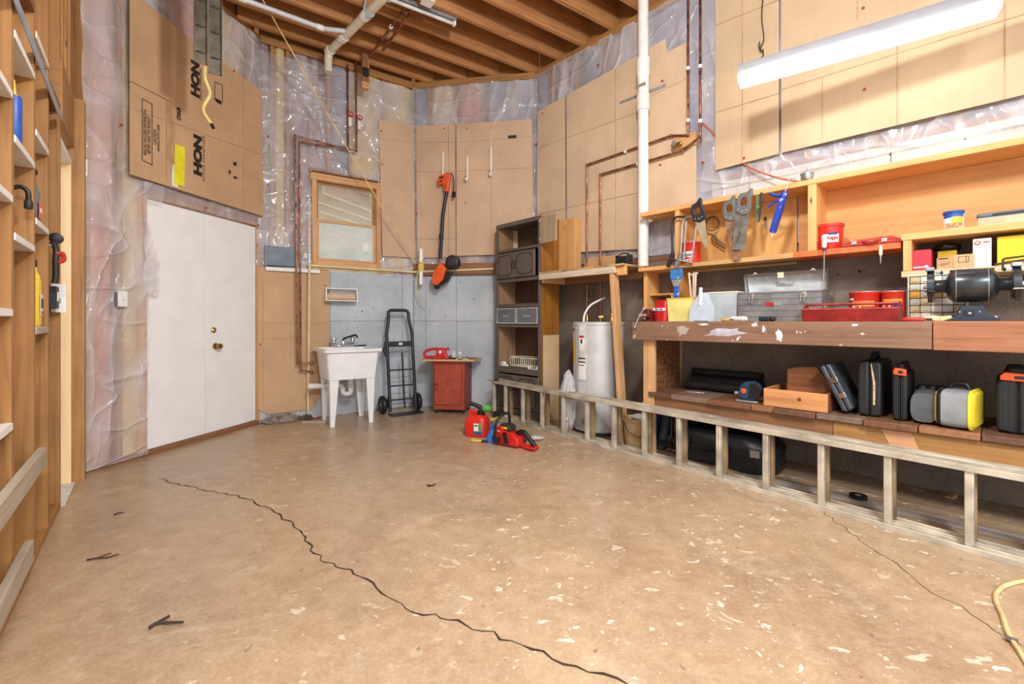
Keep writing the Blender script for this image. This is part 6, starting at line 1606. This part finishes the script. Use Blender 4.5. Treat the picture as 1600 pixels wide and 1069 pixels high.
w_ = W(1042,1082,d); h_ = zR(1050,467,d)-TT; YT = mat((248,240,150), .35, var=.04, alpha=.75, name='yellow_tub_plastic')
def taper_box(w0, w1, d0, d1, h0, mtl, nm, o, t=.003):
    m = M(); cx_ = w1/2; q = []
    for a, b_, zz in ((w0,d0,0),(w1,d1,h0)): q.append([(cx_-a/2,-b_/2+d1/2,zz),(cx_+a/2,-b_/2+d1/2,zz),(cx_+a/2,b_/2+d1/2,zz),(cx_-a/2,b_/2+d1/2,zz)])
    q2 = [[(x+(t if x < cx_ else -t), y+(t if y < d1/2 else -t), zz+(t if zz == 0 else 0)) for x, y, zz in r_] for r_ in q]
    A, B_, C_, D_ = [[m.bm.verts.new(p) for p in r_] for r_ in (q[0], q[1], q2[1], q2[0])]
    skin(m, [A, B_, C_, D_]); return m.build(nm, mtl, o)
taper_box(w_*.92, w_, .11, .13, h_, YT, 'tub_body', o); M().tube([(0,0,h_),(w_,0,h_),(w_,.13,h_),(0,.13,h_)], .005, 6, True).build('rim', YELLOW, o)
M().lathe([(.014,.01),(.016,.02),(.016,.07),(.007,.085),(.007,.10)], (w_*.2,.03,.0), n=10).build('green_bottle', mat((90,130,80), .4), o); M().ball((w_*.65,.05,.045), .04, 1.2,.7,.8,12).build('brown_content', mat((150,120,70), .7, var=.3, sc=40), o)
for k,(a,b_) in enumerate(((-.03,.02),(-.02,.04))): M().tube([(w_*.15+.02*k,.07,.06),(w_*.0+a+.03,.07,h_+.035)], .005, 6).build('tool_end', STEEL, o)
# paint brush in its wrapper hung on the bookcase
o = RI('paint_brush', 'wide paint brush with a blue wrapper standing in the yellow tub', 'brush', 1057, .45, zR(1057,466,.45))
h_ = zR(1057,421,.45)-zR(1057,466,.45); w2 = W(1048,1066,.45)/2
M().box(-w2,w2,-.010,.010,h_*.66,h_).build('wrapper', mat((60,130,206), .35, wear=(220,236,248)), o, bevel=.003); M().prism([(-w2*.85,h_*.65),(w2*.85,h_*.65),(w2*.45,h_*.40),(-w2*.45,h_*.40)], -.009,.009,'xz').build('ferrule', STEEL, o, bevel=.002); M().prism([(-w2*.45,h_*.395),(w2*.45,h_*.395),(w2*.42,-.06),(-w2*.42,-.06)], -.009,.009,'xz').build('handle', mat((40,90,180), .35, wear=(220,232,246)), o, bevel=.004)
# trowel and tongs
o = RI('wall_scraper', 'pale blue broad wall scraper standing on its edge on the bench', 'scraper', 1095, .57, TT)
w2 = W(1076,1114,.57)/2; h_ = zR(1095,456,.57)-TT
M().prism([(-w2,0),(w2,0),(w2,h_*.45),(w2*.35,h_),(-w2*.35,h_),(-w2*.98,h_*.5)], 0,.003,'xz').xf(Matrix.Rotation(R_(-12),4,'X')).build('blade', mat((200,214,230), .35, .2, var=.05), o)
M().box(-w2*.5,w2*.6,-.02,.02,.0,.004).build('foot', DARK, o)
M().tube([(-w2*.2,.03,h_*.55),(-w2*.25,.05,h_*1.15)], .014, 10).build('grip', mat((210,220,232), .4), o)
o = RI('tongs', 'two pale wooden forked sticks standing behind the wall scraper', 'sticks', 1083, .42, zR(1083,472,.42))
h_ = zR(1083,426,.42)-zR(1083,472,.42)
for (x0,x1_) in ((-.012,-.035),(.002,.004),(.012,.022)): M().tube([(x0,0,-.12),(x0,0,.0),(x1_,0,h_)], .008, 8).build('stick', mat((214,190,170), .6, var=.08), o)
M().tube([(-.035,0,h_),(.0,0,h_*.88),(.012,0,h_*.9),(.04,0,h_*.98)], .006, 6).build('fork', mat((214,190,170), .6, var=.08), o)
M().box(-.022,.022,-.012,.012,-.122,-.02).build('socket', mat((220,228,238), .4), o, bevel=.004)
# clear bin
o = RI('clear_bin', 'clear plastic bin with cloudy sides left of the toolbox', 'bin', 1106, .38, TT)
w_ = W(1106,1152,.38); h_ = zR(1130,457,.38)-TT
taper_box(w_*.94, w_, .16, .17, h_, mat((206,216,226), .25, var=.05, alpha=.62, name='cloudy_plastic'), 'bin_body', o); M().tube([(0,0,h_),(w_,0,h_),(w_,.17,h_),(0,.17,h_)], .006, 6, True).build('rim', CREAM, o)
M().box(w_*.06,w_*.52,.02,.14,.005,h_*.5).build('contents', mat((190,190,168), .6, var=.2, sc=30), o, bevel=.006); M().box(w_*.56,w_*.94,.02,.14,.005,h_*.46).build('contents', mat((120,134,116), .6, var=.2, sc=30), o, bevel=.006)
M().box(w_*.05,w_*.10,-.001,.002,h_*.6,h_*.8).build('red_mark', RED, o)
o = RI('putty_tube', 'short yellow handled tool lying on the front of the bench', 'tool', 1127, .60, TT+.012)
M().lathe([(.008,0),(.012,.006),(.012,.05),(.006,.06)], (0,0,0), (1,0,0), 10).build('handle', mat((226,170,70), .5), o); M().box(.058,.075,-.008,.008,-.003,.003).build('blade', DARK, o)
o = RI('grey_roll', 'crumpled grey white paper roll lying beside the yellow handled tool', 'paper', 1141, .56, TT+.018)
m = M().lathe([(.012,0),(.018,.01),(.016,.06),(.018,.10),(.012,.115)], (0,0,0), (1,0,0), 14)
for v in m.bm.verts: v.co += noise.noise_vector(v.co*60)*.003
m.build('roll', mat((214,212,210), .8, var=.2, sc=50), o)
o = RI('flashlight', 'small black torch lying in front of the toolbox', 'torch', 1186, .58, TT+.017)
M().lathe([(.012,0),(.0165,.004),(.0165,.06),(.013,.064),(.013,.10),(.009,.105)], (0,0,0), (1,0,0), 16).build('barrel', mat((50,62,74), .3, .4), o); M().lathe([(.014,.066),(.016,.07),(.016,.09),(.014,.094)], (0,0,0), (1,0,0), 16).build('knurled_ring', BLACK, o)
# parts cabinet behind the grinder
d = .36
o = RI('parts_cabinet', 'pale metal parts cabinet with little drawers behind the bench grinder', 'parts cabinet', 1418, d, TT)
w_ = W(1418,1512,d); h_ = zR(1430,430,d)-TT; PG = mat((196,202,190), .4, .2, var=.05)
m = M().box(0,w_,.0,.14,0,.008).box(0,w_,0,.14,h_-.008,h_).box(0,.008,0,.14,.0081,h_-.0081).box(w_-.008,w_,0,.14,.0081,h_-.0081).box(.0081,w_-.0081,.132,.14,.0081,h_-.0081); m.build('frame', PG, o)
nc, nr = 5, 6
for i in range(nc):
    for j in range(nr):
        x0 = .01+(w_-.02)*i/nc; z0_ = .01+(h_-.02)*j/nr; ww, hh_ = (w_-.02)/nc, (h_-.02)/nr
        dm_ = [mat((212,210,190), .3, var=.1), mat((206,186,140), .35, var=.2), mat((190,196,196), .3, var=.1), mat((226,226,214), .3, var=.06)][(i*3+j*5) % 4]
        if i == 0 and j == 3: dm_ = mat((238,176,60), .4)
        q_ = M().box(x0+.001,x0+ww-.001,.002,.125,z0_+.002,z0_+hh_-.002).build('drawer', dm_, o, bevel=.002, seg=1)
        M().box(x0+ww*.25,x0+ww*.75,-.004,.004,z0_+hh_*.30,z0_+hh_*.42).build('pull', dm_, q_)
# bench grinder
d = .50
s, _ = R.at(1518, 500, d)
gr = thing('bench_grinder', 'dark grey double wheel bench grinder on the right of the bench', 'grinder', R.mat(s, d, TT, R_(3)) @ Matrix.Diagonal((.68, 1, 1, 1)))
px = 2.37/700; GRD = mat((70,74,78), .28, .65, var=.18, sc=10); GRB = mat((48,56,72), .4, .3, var=.08)
zc = zR(1518, 446, d)-TT
M().prism([(-.142,0),(.142,0),(.142,.016),(.10,.028),(.085,.04),(.062,.082),(-.062,.082),(-.085,.04),(-.10,.028),(-.142,.016)], -.075, .075, 'xz').build('base', GRB, gr, bevel=.006)
M().box(-.042,.012,-.079,-.0755,.028,.056).build('switch_plate', BLACK, gr, bevel=.002); M().box(-.022,-.004,-.084,-.079,.036,.048).build('switch', STEEL, gr, bevel=.002)
for x in (-.066,.04): M().cyl((x,-.078,.05),(x,-.0755,.05), .004, n=8).build('screw', STEEL, gr)
M().lathe([(.034,-.205),(.036,-.15),(.040,-.142),(.070,-.128),(.084,-.105),(.088,-.085),(.088,.085),(.084,.105),(.070,.128),(.042,.142),(.036,.15),(.034,.205)], (0,0,zc), (1,0,0), 36).build('motor_housing', GRD, gr)
for x in (-.088,.085): M().lathe([(.0885,0),(.0895,.001),(.0895,.003),(.0885,.004)], (x,0,zc), (1,0,0), 36).build('housing_band', STEEL, gr)
for x in (-.105,.105): M().box(x-.016,x+.016,-.02,.02,zc+.077,zc+.085).build('vent_slot', BLACK, gr, bevel=.003)
for sx in (-1, 1):
    x = sx*.232
    M().lathe([(.02,-.013),(.072,-.013),(.076,-.011),(.076,.011),(.072,.013),(.02,.013)], (x,0,zc), (1,0,0), 32).build('grinding_wheel', mat((150,112,88) if sx > 0 else (92,84,80), .8, var=.15, sc=60), gr)
    gd = M(); n = 16; A = []
    for k in range(n+1):
        a = R_(-10+230*k/n); c_, s_ = math.cos(a), math.sin(a)
        A.append([gd.bm.verts.new((x+xx, c_*rr_, zc+s_*rr_)) for xx, rr_ in ((-.020,.079),(.020,.079),(.020,.084),(-.020,.084))])
    for P_, Q_ in zip(A, A[1:]):
        for i in range(4): gd.bm.faces.new((P_[i], P_[(i+1)%4], Q_[(i+1)%4], Q_[i]))
    gd.build('wheel_guard', GRD, gr)
    M().lathe([(.010,-.03),(.02,-.028),(.083,-.0225),(.083,-.0205),(.02,-.0205)], (x,0,zc), (sx,0,0), 28).xf(Matrix.Identity(4)).build('side_cover', GRD, gr)
    M().lathe([(.014,.02),(.012,.034),(.006,.045)], (x,0,zc), (sx,0,0), 12).build('arbor_nut', STEEL, gr)
    M().box(x-.03,x+.03,-.12,-.082,zc-.034,zc-.026).build('tool_rest', mat((160,166,160), .35, .6) if sx > 0 else DARK, gr, bevel=.003); M().bar((x,-.10,zc-.034),(x,-.05,zc-.085), .03,.008).build('rest_bracket', GRD, gr)
    M().tube([(x-.03*sx,-.06,zc+.075),(x-.045*sx,-.065,zc+.07),(x-.06*sx,-.065,zc+.07)], .005, 6).build('knob_bolt', STEEL, gr); M().ball((x-.065*sx,-.065,zc+.07), .010, n=8).build('bolt_knob', DARK, gr)
    M().box(x-.03,x+.025,-.055,.01,zc+.083,zc+.105).build('spark_guard', mat((180,184,188), .3, .6), gr, bevel=.005)
for sx in (-1,1): M().lathe([(.012,0),(.012,.01),(.006,.012)], (sx*.122,-.05,.018), n=8).build('foot_bolt', STEEL, gr)
o = RI('screwdriver', 'red handled screwdriver lying on the bench left of the grinder', 'screwdriver', 1410, .60, TT+.012)
M().lathe([(.006,0),(.0115,.01),(.0115,.085),(.006,.095)], (0,0,0), (1,0,0), 10).build('handle', mat((214,50,50), .35), o); M().cyl((.095,0,0),(.12,0,0), .006, n=8).build('shank', DARK, o)
o = RI('wood_chisel', 'pale curled wood shaving lying at the foot of the grinder', 'wood shaving', 1462, .58, TT+.012)
m = M().tube(spline([(-.05,0,0),(-.02,0,.006),(.02,.01,.002),(.06,.0,.012)], 5), [.008+.008*math.sin(math.pi*k/15) for k in range(16)], 8); m.build('shaving', mat((236,214,160), .7, var=.15, sc=40), o)

# ------------------------------------------------------------------ lower shelf of the bench
SZ = SH+.001
def SI(name, label, cat, u, d, rz=0, z=SZ): return thing(name, label, cat, R.mat(rs(u, d), d, z, R_(rz)))
BLK = mat((32,33,36), .42, var=.14); BLK2 = mat((26,27,28), .6, var=.1)
o = SI('black_roll', 'long bundle of black sheeting at the back of the lower shelf', 'bundle', 1080, .17)
w_ = W(1080,1190,.17)
for y, z_, rr_ in ((-.0,.060,.055),(-.085,.040,.034),(.02,.14,.03)):
    m = M(); pts = [(w_*t/12, y+.008*math.sin(t*1.3+y*40), z_+.0) for t in range(13)]
    m.tube(pts, [rr_*(1+.06*math.sin(t*2.1)) for t in range(13)], 14).build('roll', mat((20,20,21), .7, var=.2), o)
o = SI('wrench', 'small pale spanner lying on the lower shelf at the left', 'spanner', 1085, .42, 20)
M().box(-.06,.06,-.006,.006,0,.006).build('shank', STEEL, o, bevel=.002); M().lathe([(.008,0),(.015,0),(.015,.007),(.008,.007)], (.06,0,0), n=12).build('ring', STEEL, o)
o = SI('jigsaw', 'dark blue power saw with an orange button on the lower shelf', 'power tool', 1172, .52)
JB = mat((34,66,92), .4, var=.08)
M().prism([(-.055,.012),(.035,.012),(.075,.05),(.07,.12),(.03,.145),(-.03,.14),(-.065,.10),(-.07,.04)], -.035,.035,'xz').build('body', JB, o, bevel=.014, seg=3); M().prism([(.0,.03),(.07,.03),(.085,.10),(.05,.142),(.01,.135)], -.039,-.036,'xz').build('grip', BLACK, o, bevel=.002); M().lathe([(.018,0),(.018,.006),(.014,.008)], (-.03,-.034,.075), (0,-1,0), 16).build('button', ORANGE, o); M().prism([(-.085,.0),(.06,.0),(.06,.010),(-.085,.010)], -.04,.04,'xz').build('shoe', STEEL, o, bevel=.002); M().cyl((-.10,0,.05),(-.065,0,.055), .012, n=10).build('chuck', STEEL, o); M().tube(spline([(.06,.03,.10),(.12,.05,.06),(.16,.06,.01),(.24,.03,.006)], 5), .006, 6).build('cord', BLACK, o)
# plywood tray box
o = SI('plywood_tray', 'plywood tool tray with one tall end on the lower shelf', 'tray', 1193, .60, 0)
w_ = W(1193,1293,.60); PW = wood((214,152,98), (170,110,64), 'x', rough=.6, sc=.7); PWD = wood((150,92,56), (110,64,38), 'x')
M().box(0,w_,0,.016,0,.115).build('front_side', PW, o, bevel=.002); M().box(0,w_,.40,.414,0,.115).build('rear_side', PW, o); M().box(0,.014,.0165,.3995,0,.115).build('end_side', PW, o); M().box(w_-.014,w_,.0165,.3995,0,.115).build('end_side', PWD, o); M().box(.0145,w_-.0145,.0165,.3995,0,.01).build('floor_panel', PWD, o)
M().prism([(w_*.25,.0105),(w_-.0145,.0105),(w_-.0145,.14),(w_-.10,.265),(w_*.42,.255),(w_*.25,.235)], .18,.194,'xz').build('divider', PWD, o, bevel=.002); M().cyl((w_*.58,-.0015,.065),(w_*.58,.0,.065), .012, n=14).build('knot', mat((110,66,40), .6), o)
# hard cases
def hard_case(name, label, u, d, w_, dp, h_, m_, rz=0, tilt=0, seam='x', cat='case'):
    o = thing(name, label, cat, R.mat(rs(u, d), d, SZ+(.006 if tilt else 0), R_(rz)) @ Matrix.Rotation(R_(tilt), 4, 'Y'))
    c_ = w_*.16
    prof = lambda a, b_: [(a+c_,0),(b_-c_,0),(b_,c_*.8),(b_,h_-c_),(b_-c_,h_),(a+c_,h_),(a,h_-c_),(a,c_*.8)]
    M().prism([(0,.01),(w_*.49,.0),(w_*.49,h_),(c_*.8,h_),(0,h_-c_)], 0, dp, 'xz').build('shell', m_, o, bevel=.012, seg=3)
    M().prism([(w_*.51,.0),(w_,.01),(w_,h_-c_),(w_-c_*.8,h_),(w_*.51,h_)], 0, dp, 'xz').build('shell', m_, o, bevel=.012, seg=3)
    M().box(w_*.49,w_*.51,.004,dp-.004,.004,h_-.004).build('seam', BLACK, o)
    return o
tw = W(1340,1377,.53)
o = hard_case('tall_tool_case', 'tall black hard case with a worn pale stripe on the lower shelf', 1340, .53, tw, .40, zR(1350,564,.53)-SZ, BLK)
h_ = zR(1350,564,.53)-SZ
M().prism([(tw*.66,h_*.22),(tw*.74,h_*.22),(tw*.76,h_*.60),(tw*.60,h_*.96),(tw*.55,h_*.96),(tw*.66,h_*.60)], -.0022,.001,'xz').build('worn_stripe', mat((206,180,140), .5, var=.2, sc=50, wear=(40,40,40)), o)
M().tube(fillet([(tw*.5,.10,h_),(tw*.5,.12,h_+.035),(tw*.5,.28,h_+.035),(tw*.5,.30,h_)], .02, 4), .012, 8).build('handle', BLACK, o)
o = hard_case('leaning_tool_case', 'flat grey hard case with chrome latches leaning into the plywood tray', 1317, .56, .060, .34, .30, mat((72,76,82), .38, .1, var=.1), tilt=-24)
for z_ in (.10,.20): M().box(.02,.06,-.010,-.0005,z_-.016,z_+.016).build('latch', CHROME, o, bevel=.003)
ow = W(1394,1418,.56)
h_ = zR(1405,582,.56)-SZ
def orange_case(label, u0, u1, vt, d, dp):
    w_ = W(u0,u1,d); h_ = zR((u0+u1)/2, vt, d)-SZ
    o = hard_case('power_tool_case', label, u0, d, w_, dp, h_, BLK2)
    o['group'] = 'black cases with an orange latch'
    M().prism([(w_*.15,h_-.002),(w_*.85,h_-.002),(w_*.70,h_+.055),(w_*.3,h_+.055)], .03, dp-.05, 'xz').build('handle_block', BLK2, o, bevel=.014, seg=3)
    m = M(); lt_ = M().prism([(w_*.08,h_-.01),(w_*.95,h_-.015),(w_*.95,h_+.022),(w_*.20,h_+.030),(w_*.08,h_+.012)], -.014,-.001,'xz').build('orange_latch', mat((244,84,34), .4), o, bevel=.004)
    M().box(w_*.42,w_*.72,-.0155,-.014,h_-.002,h_+.014).build('latch_slot', BLACK, lt_)
    for k in range(5): M().box(w_*(.14+.15*k),w_*(.14+.15*k)+.004,-.003,.0,.03,h_-.03).build('rib', BLK2, o)
    return o
orange_case('black case with a small orange latch beside the tall black case', 1394, 1418, 583, .55, .34)
orange_case('black case with a large orange latch at the far right of the lower shelf', 1557, 1625, 592, .52, .36)
# bags
o = SI('grey_bag', 'dark grey round soft case between the black cases and the yellow bag', 'bag', 1447, .43)
w2 = W(1427,1475,.5)/2; hh_ = zR(1450,610,.5)-SZ
rings = []; m = M()
for k in range(7):
    y = -.13+.30*k/6; f_ = 1-.12*abs(k-3)/3
    rings.append([m.bm.verts.new((math.copysign(abs(math.cos(R_(t*15)))**.6, math.cos(R_(t*15)))*w2*f_, y, hh_*.5+math.copysign(abs(math.sin(R_(t*15)))**.7, math.sin(R_(t*15)))*hh_*.5*f_)) for t in range(24)])
skin(m, rings); m.build('bag_body', mat((84,88,92), .7, var=.12), o)
for k in range(3): M().ball((-.02+.04*k,.05,hh_+.0), .028, 1,1,.8,10).build('bundle', BLACK, o)
o = SI('tool_bag', 'grey soft tool bag with yellow end panels on the lower shelf', 'bag', 1499, .47, -8, SZ+.004)
w2 = W(1466,1530,.58)/2; hh_ = zR(1500,613,.58)-SZ; n = 24
def rr_sec(m, x, sy, sz, zc_): return [m.bm.verts.new((x, math.copysign(abs(math.cos(R_(t*15)))**.38, math.cos(R_(t*15)))*sy, zc_+math.copysign(abs(math.sin(R_(t*15)))**.38, math.sin(R_(t*15)))*sz)) for t in range(24)]
def seg_(x0, x1_, m_, nm, k0_=1., k1_=1.):
    m = M(); skin(m, [rr_sec(m, x0, .14*k0_, hh_*.5*k0_, hh_*.5), rr_sec(m, (x0+x1_)/2, .143*(k0_+k1_)/2, hh_*.507*(k0_+k1_)/2, hh_*.5), rr_sec(m, x1_, .14*k1_, hh_*.5*k1_, hh_*.5)]); return m.build(nm, m_, o)
GREYF = mat((142,144,148), .85, var=.08); YF = mat((226,200,40), .8, var=.06)
seg_(-w2*.62, w2*.78, GREYF, 'bag_body'); seg_(-w2*.86, -w2*.625, BLACK, 'black_gusset', .96, 1.); seg_(w2*.80, w2*1.02, YF, 'yellow_end', 1., .86); seg_(-w2*1.0, -w2*.865, YF, 'yellow_end', .84, .96)
m = M(); P_ = [(w2*.79, math.copysign(abs(math.cos(R_(t*15)))**.38, math.cos(R_(t*15)))*.142, hh_*.5+math.copysign(abs(math.sin(R_(t*15)))**.38, math.sin(R_(t*15)))*hh_*.508) for t in range(24)]
m.tube(P_, .006, 6, True).build('yellow_piping', mat((236,224,60), .6), o)
M().tube(fillet([(-w2*.5,.0,hh_),(-w2*.4,.0,hh_+.03),(w2*.4,.0,hh_+.03),(w2*.5,.0,hh_)], .02, 4), .012, 8).build('handle', BLACK, o)
